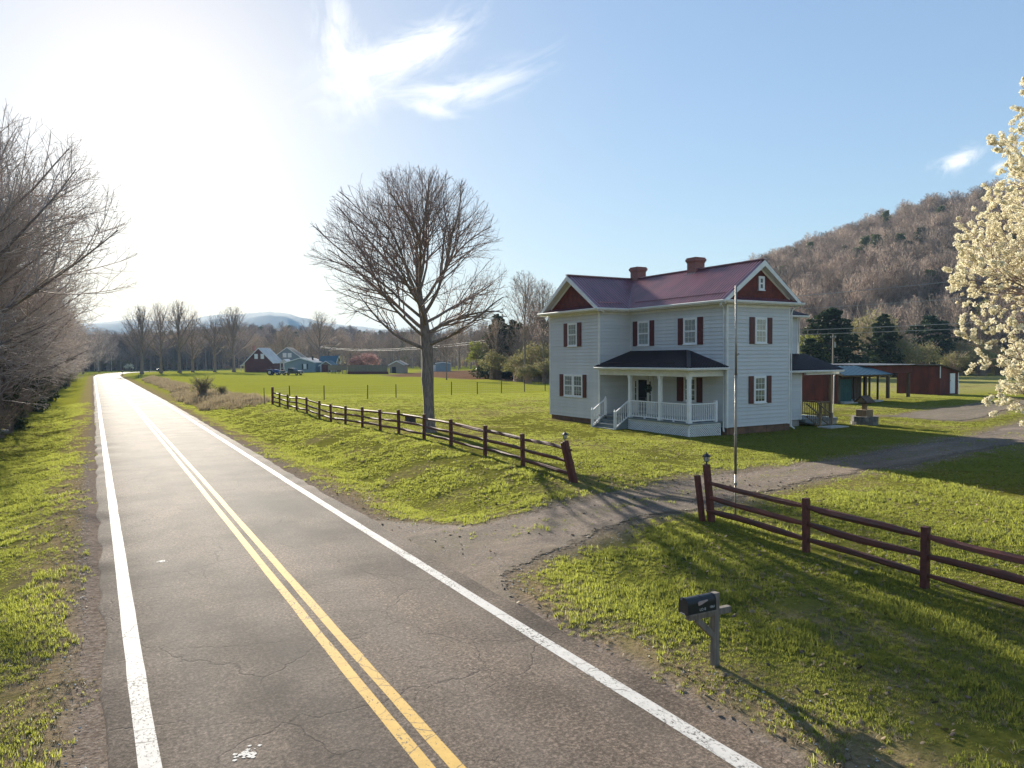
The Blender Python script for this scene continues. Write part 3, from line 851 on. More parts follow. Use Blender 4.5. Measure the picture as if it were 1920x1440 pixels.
panels(main_roof, 'roofmetal', YN0, YN1, 'y', lambda y: Vector((RXX, y, RZ)), lambda y: Vector((EX1 + .06, y, EZ - .06 * sl)), (sl, 0, 1))
vy = lambda x: EY0 + (x - EX0) / (RXX - EX0) * (RY - EY0) if x > EX0 else EY0
panels(main_roof, 'roofmetal', XW0, RXX, 'x', lambda x: Vector((x, RY, RZ)),
       lambda x: Vector((x, EY0 - .06, EZ - .06 * sw)) if x <= EX0 else Vector((x, vy(x), EZ + (vy(x) - EY0) * sw)), (0, -sw, 1))
panels(main_roof, 'roofmetal', XW0, RXX, 'x', lambda x: Vector((x, RY, RZ)), lambda x: Vector((x, EY1 + .06, EZ - .06 * sw)), (0, sw, 1))
MB().beam((RXX, YN0 - .01, RZ + .05), (RXX, YN1, RZ + .05), .26, .05).build('ridge_cap', 'roofmetal', main_roof)
MB().beam((XW0 - .01, RY, RZ + .052), (RXX, RY, RZ + .052), .26, .05).build('ridge_cap', 'roofmetal', main_roof)
MB().beam((EX0, EY0, EZ + .03), (RXX, RY, RZ + .03), .22, .02).build('valley_flashing', 'roofmetal', main_roof)
# snow guard rails low on the slopes
MB().beam((EX0 + .35, YN0 + .3, EZ + .35 * sl + .09), (EX0 + .35, EY0 - .1, EZ + .35 * sl + .09), .035, .05).build('snow_guard', 'roofmetal', main_roof)
MB().beam((XW0 + .3, EY0 + .35, EZ + .35 * sw + .09), (EX0 - .2, EY0 + .35, EZ + .35 * sw + .09), .035, .05).build('snow_guard', 'roofmetal', main_roof)

# gables: red shingles, pale rake boards and soffits, small pent roof
def gable(wall, half, zbase, zap, pent_w):
    mb = MB(); mb.prism([wall.P(-half, zbase, 0), wall.P(half, zbase, 0), wall.P(0, zap, 0)], -wall.n * 0.10)
    g = mb.build('gable_panel', 'shingle', HOUSE)
    sh = MB(); c = 0.115; z = zbase; k = 0
    while z < zap - 0.12:
        hw = half * (zap - z - c) / (zap - zbase); u = -hw + (0.05 if k % 2 else 0); w = 0.115
        while u + w < hw:
            p = [(u + .004, z + c + .02), (u + .004, z + .04), (u + w * .3, z + .006), (u + w * .7, z + .006), (u + w - .004, z + .04), (u + w - .004, z + c + .02)]
            lift = [.002, .014, .02, .02, .014, .002]
            sh.add([wall.P(a, b, l) for (a, b), l in zip(p, lift)] + [wall.P(a, b, -.001) for a, b in p],
                   [(0, 1, 4, 5), (1, 2, 3, 4), (1, 7, 8, 2), (2, 8, 9, 3), (3, 9, 10, 4)])
            u += w
        z += c; k += 1
    sh.build('shingle', 'shingle', g, kind='stuff')
    return g
GW = Wall((29.68, 26.2, 0), (1, 0, 0), (0, -1, 0))
gable(GW, 2.2, 7.36, RZ - .18, 2.5)
GV = Wall((25.1, 36.24, 0), (0, -1, 0), (-1, 0, 0))
gable(GV, 2.45, 7.36, RZ - .18, 2.8)

def rake(wall, half, over, zlow, zap, slope):
    """sloping white boards along both edges of the gable, with the soffit behind"""
    for s in (-1, 1):
        a = wall.P(0, zap - .10, over); b = wall.P(s * half, zlow - .06, over)
        mb = MB(); mb.prism([a, b, b + Vector((0, 0, -.17)), a + Vector((0, 0, -.20))], -wall.n * 0.035)
        mb.build('rake_board', 'trim', HOUSE)
        a2 = wall.P(0, zap - .27, 0.0); b2 = wall.P(s * half, zlow - .20, 0.0)
        mb = MB(); mb.prism([a2 + wall.n * (over - .04), b2 + wall.n * (over - .04), b2, a2], Vector((0, 0, .03)))
        mb.build('soffit', 'trim', HOUSE)
        # deep frieze against the shingles
        mb = MB(); mb.prism([a2, b2, b2 + Vector((0, 0, -.10)), a2 + Vector((0, 0, -.14))], wall.n * 0.03)
        mb.build('frieze', 'trim', HOUSE)
rake(GW, 2.80, 0.37, EZ, RZ, sl); rake(GV, 3.06, 0.47, EZ, RZ, sw)
def pent(wall, half, over):
    mb = MB(); mb.prism([wall.P(-half, 7.17, over), wall.P(-half, 7.44, -.02), wall.P(-half, 7.17, -.02)], wall.u * (2 * half))
    p = mb.build('pent_roof', 'roofmetal', HOUSE)
    for k in range(int(2 * half / .2)):
        u = -half + .1 + k * .2
        MB().beam(wall.P(u, 7.185, over), wall.P(u, 7.45, 0), .035, .03).build('seam', 'roofmetal', p)
pent(GW, 2.62, .40); pent(GV, 2.9, .45)

# gutters and cornice
def gutter(p, q, out):
    out = Vector(out); p, q = Vector(p), Vector(q)
    mb = MB(); prof = [(0.0, 0.0), (0.115, 0.0), (0.13, -0.03), (0.10, -0.115), (0.03, -0.125), (0.0, -0.12)]
    mb.prism([p + out * a + Vector((0, 0, b)) for a, b in prof], q - p)
    mb.build('gutter', 'trim', HOUSE)
gz_ = 7.24
gutter((EX0, YN0 + .02, gz_), (EX0, EY0 - .13, gz_), (-1, 0, 0))
gutter((EX0 - .13, EY0, gz_), (XW0 - .0, EY0, gz_), (0, -1, 0))
gutter((26.77, YN0, gz_ - .006), (32.6, YN0, gz_ - .006), (0, -1, 0))
gutter((XW0, 33.07, gz_ - .006), (XW0, 39.4, gz_ - .006), (-1, 0, 0))
gutter((EX1, YN0 + .02, gz_), (EX1, YN1, gz_), (1, 0, 0))
c = MB()
c.box((26.92, 25.88, 7.07), (32.44, 26.19, 7.125)); c.box((26.92, 26.21, 7.07), (27.39, 33.65, 7.125)); c.box((24.68, 33.22, 7.07), (26.90, 33.66, 7.122)); c.box((24.68, 33.68, 7.07), (25.09, 39.24, 7.125))
c.box((31.96, 26.2, 7.07), (32.44, 39.1, 7.125))
c.build('eave_soffit', 'trim', HOUSE)
c = MB()
for w, L in ((WG, 4.55), (WF, 7.47), (WS, 2.3), (WW, 5.13)): w.box(c, 0.0, L, 6.93, 7.068, 0.0, 0.034)
c.build('cornice_board', 'trim', HOUSE)

# downspouts
def spout(pts, r=.04):
    MB().tube(pts, r, 8).build('downspout', 'trim', HOUSE)
spout([(26.84, 26.0, 7.1), (26.88, 26.1, 6.98), (27.30, 26.34, 6.82), (27.33, 26.36, 6.7), (27.33, 26.36, .85), (27.2, 26.2, .72)])
spout([(32.5, 26.0, 7.1), (32.1, 26.1, 6.9), (32.03, 26.12, 6.7), (32.03, 26.12, .75), (32.1, 25.95, .62)])
spout([(25.02, 33.55, 7.1), (25.05, 33.58, 6.9), (25.05, 33.58, .9)], .035)

# chimneys
def chimney(x, y, top, w):
    mb = MB(); mb.box((x - w / 2, y - w / 2, 8.6), (x + w / 2, y + w / 2, top - .28))
    ch = mb.build('chimney', 'brick', HOUSE)
    for k, (a, h) in enumerate(((.05, .07), (.09, .14), (.05, .07))):
        z = top - .28 + (0, .07, .21)[k]
        MB().box((x - w / 2 - a + .02, y - w / 2 - a + .02, z), (x + w / 2 + a - .02, y + w / 2 + a - .02, z + h)).build('chimney_course', 'brick', ch)
    MB().box((x - w / 2 + .14, y - w / 2 + .14, top - .001), (x + w / 2 - .14, y + w / 2 - .14, top + .012)).build('flue', 'dark', ch)
    MB().box((x - w / 2 - .04, y - w / 2 - .04, 9.05), (x + w / 2 + .04, y + w / 2 + .04, 9.16)).build('flashing', 'galv', ch)
chimney(29.72, 30.78, 10.02, .68); chimney(29.80, 35.9, 10.06, .68)

# ---- windows and shutters
def window(wall, u0, u1, v0, v1, cols=3, rows=2, cover='curtain', parent=HOUSE, sash=True, name='window'):
    t = 0.085
    mb = MB(); N1 = .062
    wall.box(mb, u0, u0 + t, v0, v1, 0, N1); wall.box(mb, u1 - t, u1, v0, v1, 0, N1)
    wall.box(mb, u0 + t, u1 - t, v1 - t, v1, 0, N1 - .002); wall.box(mb, u0 + t, u1 - t, v0, v0 + .05, 0, N1 - .002)
    w = mb.build(name, 'white', parent)
    MB_ = MB(); wall.box(MB_, u0 - .03, u1 + .03, v0 - .045, v0 - .001, 0, .095); MB_.build('sill', 'white', w)
    a0, a1, b0, b1 = u0 + t, u1 - t, v0 + .05, v1 - t
    mid = (b0 + b1) / 2
    mb = MB(); wall.box(mb, a0 + .001, a1 - .001, b0 + .001, b1 - .001, .0345, .0355); mb.build('backing', 'dark', w)  # near-black panel on the wall, painted darkness of the room behind the glass
    if cover:
        mb = MB(); n = 14
        z0 = b0 if cover == 'curtain' else b0 + .1 * (b1 - b0)
        vs = []
        for k in range(n + 1):
            u = a0 + .002 + (a1 - a0 - .004) * k / n; q = .0362 + (.002 if k % 2 else 0)
            vs += [wall.P(u, z0 + .002, q), wall.P(u, b1 - .002, q)]
        mb.add(vs, [(2 * k, 2 * k + 2, 2 * k + 3, 2 * k + 1) for k in range(n)])
        mb.build('curtain', cover, w)
    for lo, hi, nn in ((b0, mid, .0415), (mid, b1, .046)):
        mb = MB(); e = .038
        wall.box(mb, a0, a0 + e, lo, hi, .0358, nn + .010); wall.box(mb, a1 - e, a1, lo, hi, .0358, nn + .010)
        wall.box(mb, a0 + e, a1 - e, lo, lo + e, .0358, nn + .009); wall.box(mb, a0 + e, a1 - e, hi - e, hi, .0358, nn + .009)
        mb.build('sash', 'white', w)
        mb = MB(); wall.box(mb, a0 + e, a1 - e, lo + e, hi - e, nn - .0005, nn + .001); mb.build('pane', 'glass', w)
        mb = MB()
        for k in range(1, cols):
            u = a0 + e + (a1 - a0 - 2 * e) * k / cols; wall.box(mb, u - .009, u + .009, lo + e, hi - e, nn + .0015, nn + .007)
        for k in range(1, rows):
            v = lo + e + (hi - lo - 2 * e) * k / rows; wall.box(mb, a0 + e, a1 - e, v - .009, v + .009, nn + .002, nn + .0075)
        mb.build('muntin', 'white', w)
    return w

def shutter(wall, u0, u1, v0, v1, parent=HOUSE):
    mb = MB(); wall.box(mb, u0, u1, v0, v1, .034, .060)
    s = mb.build('shutter', 'shutter', parent)
    for a, b in ((v0 + .09, (v0 + v1) / 2 - .05), ((v0 + v1) / 2 + .05, v1 - .09)):
        mb = MB(); wall.box(mb, u0 + .06, u1 - .06, a, b, .060, .071); mb.build('raised_panel', 'shutter', s, bevel=.006)

def wset(wall, s0, u0, u1, s1, v0, v1, cover='curtain', **k):
    window(wall, u0, u1, v0, v1, cover=cover, **k)
    shutter(wall, s0, u0 - .035, v0 - .03, v1 - .005); shutter(wall, u1 + .035, s1, v0 - .03, v1 - .005)
wset(WG, 1.53, 1.93, 2.80, 3.19, 5.11, 6.44)
wset(WG, 1.49, 1.87, 2.76, 3.15, 2.07, 3.45, cover='blind')
wset(WF, 0.24, .66, 1.68, 2.08, 5.11, 6.52)
wset(WF, 4.00, 4.42, 5.43, 5.85, 5.11, 6.51)
wset(WF, 3.93, 4.46, 5.38, 5.82, 2.10, 3.37, cover='blind')
wset(WW, 1.60, 2.02, 3.0, 3.44, 5.14, 6.53)
def pair(wall, s0, u0, um, u1, s1, v0, v1):
    window(wall, u0, um, v0, v1, cover='curtain'); window(wall, um + .001, u1, v0, v1, cover='blind')
    shutter(wall, s0, u0 - .035, v0 - .03, v1 - .005); shutter(wall, u1 + .035, s1, v0 - .03, v1 - .005)
pair(WW, 1.13, 1.58, 2.56, 3.54, 3.93, 2.12, 3.45)
window(Wall((27.4, 26.18, 0), (1, 0, 0), (0, -1, 0)), 2.16, 2.58, 7.83, 8.53, 1, 1, cover=None, name='attic_window')

# ---- porch
PF, PY0, PX0 = 1.20, 26.45, 25.1
pf = MB(); pf.box((PX0 - .10, PY0 - .08, PF - .06), (27.39, 33.64, PF)); porch_floor = pf.build('porch_floor', 'greyfloor', HOUSE)
for k in range(24):
    y = PY0 + .03 + k * .30
    if y + .285 < 33.64: MB().box((PX0 - .12, y, PF), (27.37, y + .285, PF + .012)).build('floor_board', 'greyfloor', porch_floor)
MB().box((PX0 + .005, PY0 + .0, PF - .26), (PX0 + .06, 33.0, PF - .062)).build('skirt_board', 'greyfloor', HOUSE)
MB().box((PX0 + .06, PY0 + .005, PF - .26), (27.38, PY0 + .05, PF - .062)).build('skirt_board', 'greyfloor', HOUSE)
def lattice(wall, u0, u1, v0, v1):
    mb = MB(); st = .125; w = .036
    for sgn, n in ((1, .0), (-1, .012)):
        k = -int((v1 - v0) / st) - 2
        while True:
            a = u0 + k * st
            if a > u1 + (v1 - v0): break
            k += 1
            # segment u = a + sgn*(v - v0) clipped to the panel
            if sgn > 0: lo, hi = max(v0, v0 + (u0 - a)), min(v1, v0 + (u1 - a))
            else: lo, hi = max(v0, v0 + (a - u1)), min(v1, v0 + (a - u0))
            if hi - lo < .02: continue
            mb.beam(wall.P(a + sgn * (lo - v0), lo, n), wall.P(a + sgn * (hi - v0), hi, n), .011, w, up=wall.n.cross(Vector((0, 0, 1))) + Vector((0, 0, 0.001)))
    l = mb.build('lattice', 'white', HOUSE, kind='stuff')
    fr = MB(); wall.box(fr, u0, u1, v1 - .0, v1 + .05, -.01, .03); wall.box(fr, u0 - .02, u0 + .02, v0 - .1, v1, -.012, .022); wall.box(fr, u1 - .02, u1 + .02, v0 - .1, v1, -.012, .022)
    fr.build('lattice_frame', 'white', HOUSE)
lattice(Wall((PX0, 31.2, 0), (0, -1, 0), (-1, 0, 0)), 0, 4.72, .46, PF - .12)
lattice(Wall((PX0, PY0, 0), (1, 0, 0), (0, -1, 0)), .03, 2.1, .46, PF - .12)
MB().box((PX0 + .25, PY0 + .25, .2), (27.3, 33.5, PF - .07)).build('porch_shade_block', 'dark', HOUSE)  # black block behind the lattice, the shade below the floor painted in
def post(x, y, z0, z1, w=.17, name='porch_post'):
    mb = MB(); mb.box((x - w / 2, y - w / 2, z0), (x + w / 2, y + w / 2, z1))
    p = mb.build(name, 'white', HOUSE, bevel=.008)
    for a, b, e in ((z0, z0 + .16, .025), (z1 - .12, z1, .02)):
        MB().box((x - w / 2 - e, y - w / 2 - e, a + .001), (x + w / 2 + e, y + w / 2 + e, b - .001)).build('post_trim', 'white', p)
for y in (31.0, 28.6, 26.52): post(25.18, y, PF, 3.47)
# beam with beaded boards, gutter, hipped roof
bm_ = MB(); bm_.box((25.06, 26.40, 3.47), (25.30, 33.66, 3.86)); bm_.box((25.30, 26.40, 3.472), (27.39, 26.62, 3.858)); beam = bm_.build('porch_beam', 'trim', HOUSE)
bd = MB()
for k in range(60):
    y = 26.45 + k * .12
    if y < 33.6: bd.box((25.052, y, 3.49), (25.06, y + .105, 3.80))
for k in range(17):
    x = 25.1 + k * .12; bd.box((x, 26.392, 3.49), (x + .105, 26.40, 3.80))
bd.build('bead_board', 'trim', beam, kind='stuff')
ch = MB(); ch.box((25.30, 26.62, 3.70), (27.38, 33.64, 3.74)); ch.build('porch_ceiling', 'trim', HOUSE)
ZE, ZW = 3.92, 4.76
XE, YE, YH = 24.78, 26.12, 28.9
pr = slab('porch_roof', [[(27.385, YH, ZW), (27.385, 33.65, ZW), (XE, 33.65, ZE), (XE, YE, ZE)], [(27.385, YH, ZW), (XE, YE, ZE), (27.385, YE, ZE)]], .06, 'trim')
ps = (ZW - ZE) / (27.385 - XE)
hipx = lambda y: XE + (y - YE) / (YH - YE) * (27.385 - XE)
panels(pr, 'porchroof', YE, 33.64, 'y', lambda y: Vector((27.37, y, ZW)) if y >= YH else Vector((hipx(y), y, ZE + (hipx(y) - XE) * ps)), lambda y: Vector((XE - .05, y, ZE - .05 * ps)), (-ps, 0, 1))
ps2 = (ZW - ZE) / (YH - YE)
panels(pr, 'porchroof', XE, 27.37, 'x', lambda x: Vector((x, YE + (x - XE) / (27.385 - XE) * (YH - YE), ZE + (x - XE) * ps)), lambda x: Vector((x, YE - .05, ZE - .05 * ps2)), (0, -ps2, 1))
MB().beam((XE - .02, YE - .02, ZE + .03), (27.385, YH, ZW + .03), .2, .035).build('hip_cap', 'porchroof', pr)
MB().beam((27.36, YH, ZW + .03), (27.36, 33.64, ZW + .03), .1, .06).build('wall_flashing', 'porchroof', pr)
MB().beam((XE + .4, YE + 1.4, ZE + .4 * ps + .09), (XE + .4, 33.0, ZE + .4 * ps + .09), .03, .045).build('snow_guard', 'porchroof', pr)
gutter((XE, YE, ZE - .01), (XE, 33.62, ZE - .01), (-1, 0, 0)); gutter((XE - .1, YE, ZE - .016), (27.38, YE, ZE - .016), (0, -1, 0))
MB().box((XE + .01, YE + .01, ZE - .1), (25.05, 33.6, ZE - .06)).build('eave_soffit', 'trim', HOUSE)
MB().box((25.06, YE + .01, ZE - .1), (27.38, 26.39, ZE - .062)).build('eave_soffit', 'trim', HOUSE)

# railings with turned balusters, each baluster a piece
_bal = {}
def railing(p, q, zb0, zb1, n, h0=.10, h1=.92):
    p, q = Vector(p), Vector(q)
    a0 = Vector((p.x, p.y, zb0)); a1 = Vector((q.x, q.y, zb1))
    mb = MB(); mb.beam(a0 + Vector((0, 0, h1)), a1 + Vector((0, 0, h1)), .075, .055); mb.beam(a0 + Vector((0, 0, h0)), a1 + Vector((0, 0, h0)), .06, .045)
    r = mb.build('railing', 'white', HOUSE)
    key = round(h1 - h0, 2)
    for k in range(n):
        c = a0 + (a1 - a0) * ((k + .5) / n)
        base = c + Vector((0, 0, h0 + .02))
        if key not in _bal:
            L = h1 - h0 - .04; m2 = MB()
            m2.tube([base + Vector((0, 0, z * L)) for z in (0, .16, .18, .3, .5, .70, .82, .84, 1)], [.024, .024, .016, .025, .016, .023, .016, .024, .024], 6)
            b = m2.build('baluster', 'white', r); b['_'] = 0; del b['_']
            _bal[key] = (b.data, base - origin(r))
        else:
            d, ref = _bal[key]
            b = new_obj('baluster', d, r); b.location = (base - origin(r)) - ref
railing((25.18, 30.92), (25.18, 28.68), PF, PF, 17); railing((25.18, 28.52), (25.18, 26.6), PF, PF, 15); railing((25.26, 26.52), (26.9, 26.52), PF, PF, 13)
MB().box((26.88, 26.44, PF - .05), (27.02, 26.6, PF + 1.06)).build('newel_post', 'white', HOUSE, bevel=.006)
for y in (29.8, 27.6): MB().box((25.13, y - .04, PF - .03), (25.2, y + .04, PF + .1)).build('rail_foot', 'white', HOUSE)
# steps
for k, (z, x0) in enumerate(((1.0, 24.78), (.80, 24.46), (.60, 24.14))):
    s = MB(); s.box((x0, 31.1, z - .04), (x0 + .36, 33.1, z)); s.box((x0 + .05, 31.12, z - .2), (x0 + .09, 33.08, z - .042)); s.build('step', 'greyfloor', HOUSE)
for y in (31.08, 33.08):
    m2 = MB(); m2.prism([(24.12, y, .38), (25.08, y, .38), (25.08, y, 1.14), (24.75, y, .96), (24.12, y, .56)], (0, .04, 0)); m2.build('stair_stringer', 'greyfloor', HOUSE)
def newel(x, y, z0, z1):
    mb = MB(); mb.box((x - .055, y - .055, z0), (x + .055, y + .055, z1)); p = mb.build('newel_post', 'white', HOUSE, bevel=.006)
    MB().tube([(x, y, z1 - .002), (x, y, z1 + .03), (x, y, z1 + .07), (x, y, z1 + .10)], [.05, .035, .045, .008], 8).build('newel_cap', 'white', p)
newel(24.18, 31.06, .5, 1.56); newel(24.18, 33.1, .5, 1.56); newel(25.12, 33.1, 1.2, 2.16)
railing((24.24, 31.06), (25.12, 31.06), .60, 1.18, 6); railing((24.24, 33.1), (25.08, 33.1), .60, 1.18, 6)

# front door with sidelights
D = Wall((27.4, 33.67, 0), (0, -1, 0), (-1, 0, 0))
mb = MB()
D.box(mb, .24, .36, PF, 3.32, .028, .07); D.box(mb, 1.88, 2.0, PF, 3.32, .028, .07); D.box(mb, .36, 1.88, 3.16, 3.34, .028, .072); D.box(mb, .20, 2.04, 3.34, 3.40, .028, .10)
D.box(mb, .62, .74, PF, 3.16, .028, .068); D.box(mb, 1.50, 1.62, PF, 3.16, .028, .068)
surround = mb.build('door_surround', 'trim', HOUSE)
for a, b in ((.36, .62), (1.62, 1.88)):
    mb = MB(); D.box(mb, a, b, PF, 1.95, .028, .058); D.box(mb, a, b, 3.08, 3.16, .028, .058); D.box(mb, a, a + .07, 1.95, 3.08, .028, .056); D.box(mb, b - .07, b, 1.95, 3.08, .028, .056)
    for k in (1, 2): D.box(mb, a + .07, b - .07, 1.95 + k * .377 - .014, 1.95 + k * .377 + .014, .028, .054)
    sd = mb.build('sidelight', 'trim', HOUSE)
    mb = MB(); D.box(mb, a + .071, b - .071, 1.951, 3.079, .027, .044); mb.build('pane', 'doorglass', sd)
mb = MB(); D.box(mb, .741, 1.499, PF + .03, 3.155, .027, .06); door = mb.build('front_door', 'dark', HOUSE)
mb = MB(); D.box(mb, .80, 1.44, PF + .16, 2.06, .06, .064); D.box(mb, .80, 1.44, 2.14, 3.09, .06, .064); mb.build('storm_glass', 'doorglass', door)
mb = MB(); D.box(mb, 1.44, 1.475, 2.02, 2.16, .06, .11); mb.build('door_handle', 'chrome', door)
mb = MB(); D.box(mb, .72, 1.52, PF, PF + .03, .028, .12); mb.build('threshold', 'greyfloor', HOUSE)
# house number plate on the porch post, doormat, lamp and hanging basket
wl_ = thing('wall_lantern', D.P(.12, 2.55, .03), 'small black lantern on the porch wall left of the front door', 'lantern')
mb = MB(); D.box(mb, .07, .17, 2.45, 2.75, .028, .05); mb.tube([D.P(.12, 2.46, .12), D.P(.12, 2.5, .12), D.P(.12, 2.66, .12), D.P(.12, 2.74, .12)], [.03, .05, .065, .01], 6); mb.build('lantern_body', 'blackmetal', wl_)
MB().box(D.P(.70, PF + .013, .2), D.P(1.54, PF + .022, .75)).build('tmp', 'dark').name = 'doormat'
tag(bpy.data.objects['doormat'], 'dark doormat in front of the front door', 'doormat')

# rear two storey ell, one storey side addition and side porch
WE = Wall((31.95, 29.6, 0), (1, 0, 0), (0, -1, 0)); clad(WE, 4.85, ZB, 6.75, name='ell_wall')
WE2 = Wall((36.8, 29.6, 0), (0, 1, 0), (1, 0, 0)); clad(WE2, 6.5, ZB, 6.75, name='ell_wall')
corner(36.79, 29.61, z1=6.73)
ell = slab('ell_roof', [[(32.0, 29.2, 6.86), (37.25, 29.2, 6.86), (37.25, 32.8, 7.9), (32.0, 32.8, 7.9)], [(32.0, 32.8, 7.9), (37.25, 32.8, 7.9), (37.25, 36.4, 6.86), (32.0, 36.4, 6.86)]], .10, 'trim')
es = 1.04 / 3.6
panels(ell, 'porchroof', 32.0, 37.25, 'x', lambda x: Vector((x, 32.8, 7.9)), lambda x: Vector((x, 29.15, 6.86)), (0, -es, 1))
panels(ell, 'porchroof', 32.0, 37.25, 'x', lambda x: Vector((x, 32.8, 7.9)), lambda x: Vector((x, 36.45, 6.86)), (0, es, 1))
mb = MB(); mb.prism([(36.8, 29.6, 6.75), (36.8, 36.1, 6.75), (36.8, 32.8, 7.72)], (-.1, 0, 0)); mb.build('ell_gable', 'siding', HOUSE)
gutter((32.0, 29.2, 6.86), (37.25, 29.2, 6.86), (0, -1, 0)); spout([(36.9, 29.5, 6.75), (36.87, 29.52, 6.5), (36.87, 29.52, .8)])
WA = Wall((31.95, 27.4, 0), (1, 0, 0), (0, -1, 0)); clad(WA, 2.45, ZB, 3.5, name='addition_wall')
WA2 = Wall((34.4, 27.4, 0), (0, 1, 0), (1, 0, 0)); clad(WA2, 2.2, ZB, 3.5, name='addition_wall')
corner(34.39, 27.41, z1=3.5)
MB().box((31.96, 27.46, .2), (34.34, 29.6, ZB - .003)).build('addition_foundation', 'concrete', HOUSE)
MB().box((31.98, 29.66, .2), (36.74, 36.0, ZB - .003)).build('addition_foundation', 'foundation', HOUSE)
shutter(WA, .72, 1.28, 2.2, 3.3)
side = slab('side_roof', [[(31.97, 29.58, 4.55), (31.97, 26.95, 3.66), (37.4, 26.95, 3.66), (37.4, 29.58, 4.55)]], .08, 'trim')
ss = .89 / 2.63
panels(side, 'porchroof', 31.97, 37.4, 'x', lambda x: Vector((x, 29.57, 4.55)), lambda x: Vector((x, 26.9, 3.645)), (0, -ss, 1))
gutter((31.97, 26.95, 3.655), (37.4, 26.95, 3.655), (0, -1, 0))
MB().box((34.42, 27.05, 3.40), (37.25, 27.2, 3.58)).build('side_porch_beam', 'trim', HOUSE)
MB().box((34.41, 27.1, .74), (37.2, 29.58, .92)).build('side_porch_floor', 'greyfloor', HOUSE)
MB().box((35.2, 27.12, .2), (37.15, 29.4, .738)).build('side_porch_base', 'concrete', HOUSE)
MB().box((36.62, 27.14, .92), (36.76, 27.28, 3.40)).build('side_porch_post', 'tanwood', HOUSE)
spout([(36.9, 27.0, 3.55), (36.84, 27.1, 3.3), (36.82, 27.12, .9)], .03)
mb = MB(); mb.beam((35.5, 27.18, 1.82), (36.6, 27.18, 1.82), .09, .04); mb.beam((36.69, 27.3, 1.82), (36.69, 29.5, 1.82), .09, .04); mb.beam((35.5, 27.18, 1.04), (36.6, 27.18, 1.04), .05, .05); mb.beam((36.69, 27.3, 1.04), (36.69, 29.5, 1.04), .05, .05)
sr = mb.build('side_railing', 'tanwood', HOUSE)
for k in range(9): MB().box((35.52 + k * .12, 27.16, 1.0), (35.56 + k * .12, 27.2, 1.82)).build('baluster', 'tanwood', sr)
for k in range(16): MB().box((36.67, 27.4 + k * .13, 1.0), (36.71, 27.44 + k * .13, 1.82)).build('baluster', 'tanwood', sr)
for k, (z, y) in enumerate(((.74, 26.8), (.54, 26.5), (.36, 26.2))):
    MB().box((34.5, y, z - .05), (35.45, y + .32, z)).build('side_step', 'greyfloor', HOUSE)
mb = MB()
for x in (34.5, 35.45):
    mb.beam((x, 26.2, 1.2), (x, 27.15, 1.82), .04, .07); mb.beam((x, 26.2, .5), (x, 27.15, 1.1), .04, .05); mb.box((x - .045, 26.16, .3), (x + .045, 26.25, 1.3))
sx = mb.build('stair_railing', 'tanwood', HOUSE)
for x in (34.5, 35.45):
    for k in range(6): MB().box((x - .018, 26.34 + k * .13, .58 + k * .085), (x + .018, 26.376 + k * .13, 1.27 + k * .085)).build('baluster', 'tanwood', sx)
tag(MB().box((34.2, 25.3, hz(34.6, 25.6) - .05), (35.7, 26.15, hz(34.6, 25.6) + .06)).build('tmp2', 'concrete'), None); bpy.data.objects['tmp2'].name = 'concrete_slab'
tag(bpy.data.objects['concrete_slab'], 'small concrete slab at the foot of the side porch steps', 'slab')
# hanging basket beside the middle of the porch
hb = thing('hanging_basket', (25.75, 30.2, 2.6), 'dark green hanging plant under the porch roof near the front door', 'plant')
mb = MB(); mb.tube([(25.75, 30.2, 2.55), (25.75, 30.2, 2.6), (25.75, 30.2, 2.75)], [.06, .13, .17], 10); mb.tube([(25.75, 30.2, 2.8), (25.75, 30.2, 3.7)], .008, 4); mb.build('pot', 'blackmetal', hb)
mb = MB(); rr = random.Random(3)
for k in range(260):
    a, b = rr.uniform(0, 6.28), rr.uniform(-.9, 1.2); r = .10 + .12 * rr.random(); c = Vector((25.75 + r * math.cos(a) * math.cos(b), 30.2 + r * math.sin(a) * math.cos(b), 2.78 + .2 * math.sin(b)))
    d = Vector((rr.uniform(-1, 1), rr.uniform(-1, 1), rr.uniform(-1, .4))).normalized() * .055; e = d.cross(Vector((.3, .5, 1))).normalized() * .022
    mb.add([c - d, c + e, c + d, c - e], [(0, 1, 2, 3)])
mb.build('leaf', 'basket', hb, kind='stuff')
# ------------------------------------------------------------------ split rail fences along the bank
POST_Y = [62.67, 60.13, 57.29, 54.45, 51.5, 48.38, 45.6, 42.61, 39.52, 36.53, 33.84, 30.78, 27.88, 24.79, 21.95]
rnd = random.Random(21)

def log_rail(p, q, r, parent, mname='stainlog', name='fence_rail', sag=0.03):
    """split rail: uneven five sided log, slightly crooked, thinned at the ends"""
    p, q = Vector(p), Vector(q); n = 7; d = (q - p).normalized(); side = d.cross(Vector((0, 0, 1))).normalized(); up = side.cross(d)
    k = 6; vs, fs = [], []
    shape = [rnd.uniform(.75, 1.2) for _ in range(k)]; ph = rnd.uniform(0, 6.28)
    w1, w2 = rnd.uniform(-sag, sag), rnd.uniform(-sag, sag)
    for i in range(n):
        t = i / (n - 1)
        c = p + (q - p) * t + up * (w1 * math.sin(math.pi * t) + rnd.uniform(-.008, .008)) + side * (w2 * math.sin(math.pi * t * 1.5))
        e = (.62 if i in (0, n - 1) else 1.0) * rnd.uniform(.9, 1.1)
        for j in range(k):
            a = ph + 2 * math.pi * j / k + .25 * t
            vs.append(c + (side * math.cos(a) * .9 + up * math.sin(a) * 1.1) * r * e * shape[j])
    for i in range(n - 1):
        for j in range(k):
            j2 = (j + 1) % k; fs.append((i * k + j, i * k + j2, (i + 1) * k + j2, (i + 1) * k + j))
    fs += [tuple(range(k))[::-1], tuple((n - 1) * k + j for j in range(k))]
    return MB().add(vs, fs).build(name, mname, parent)

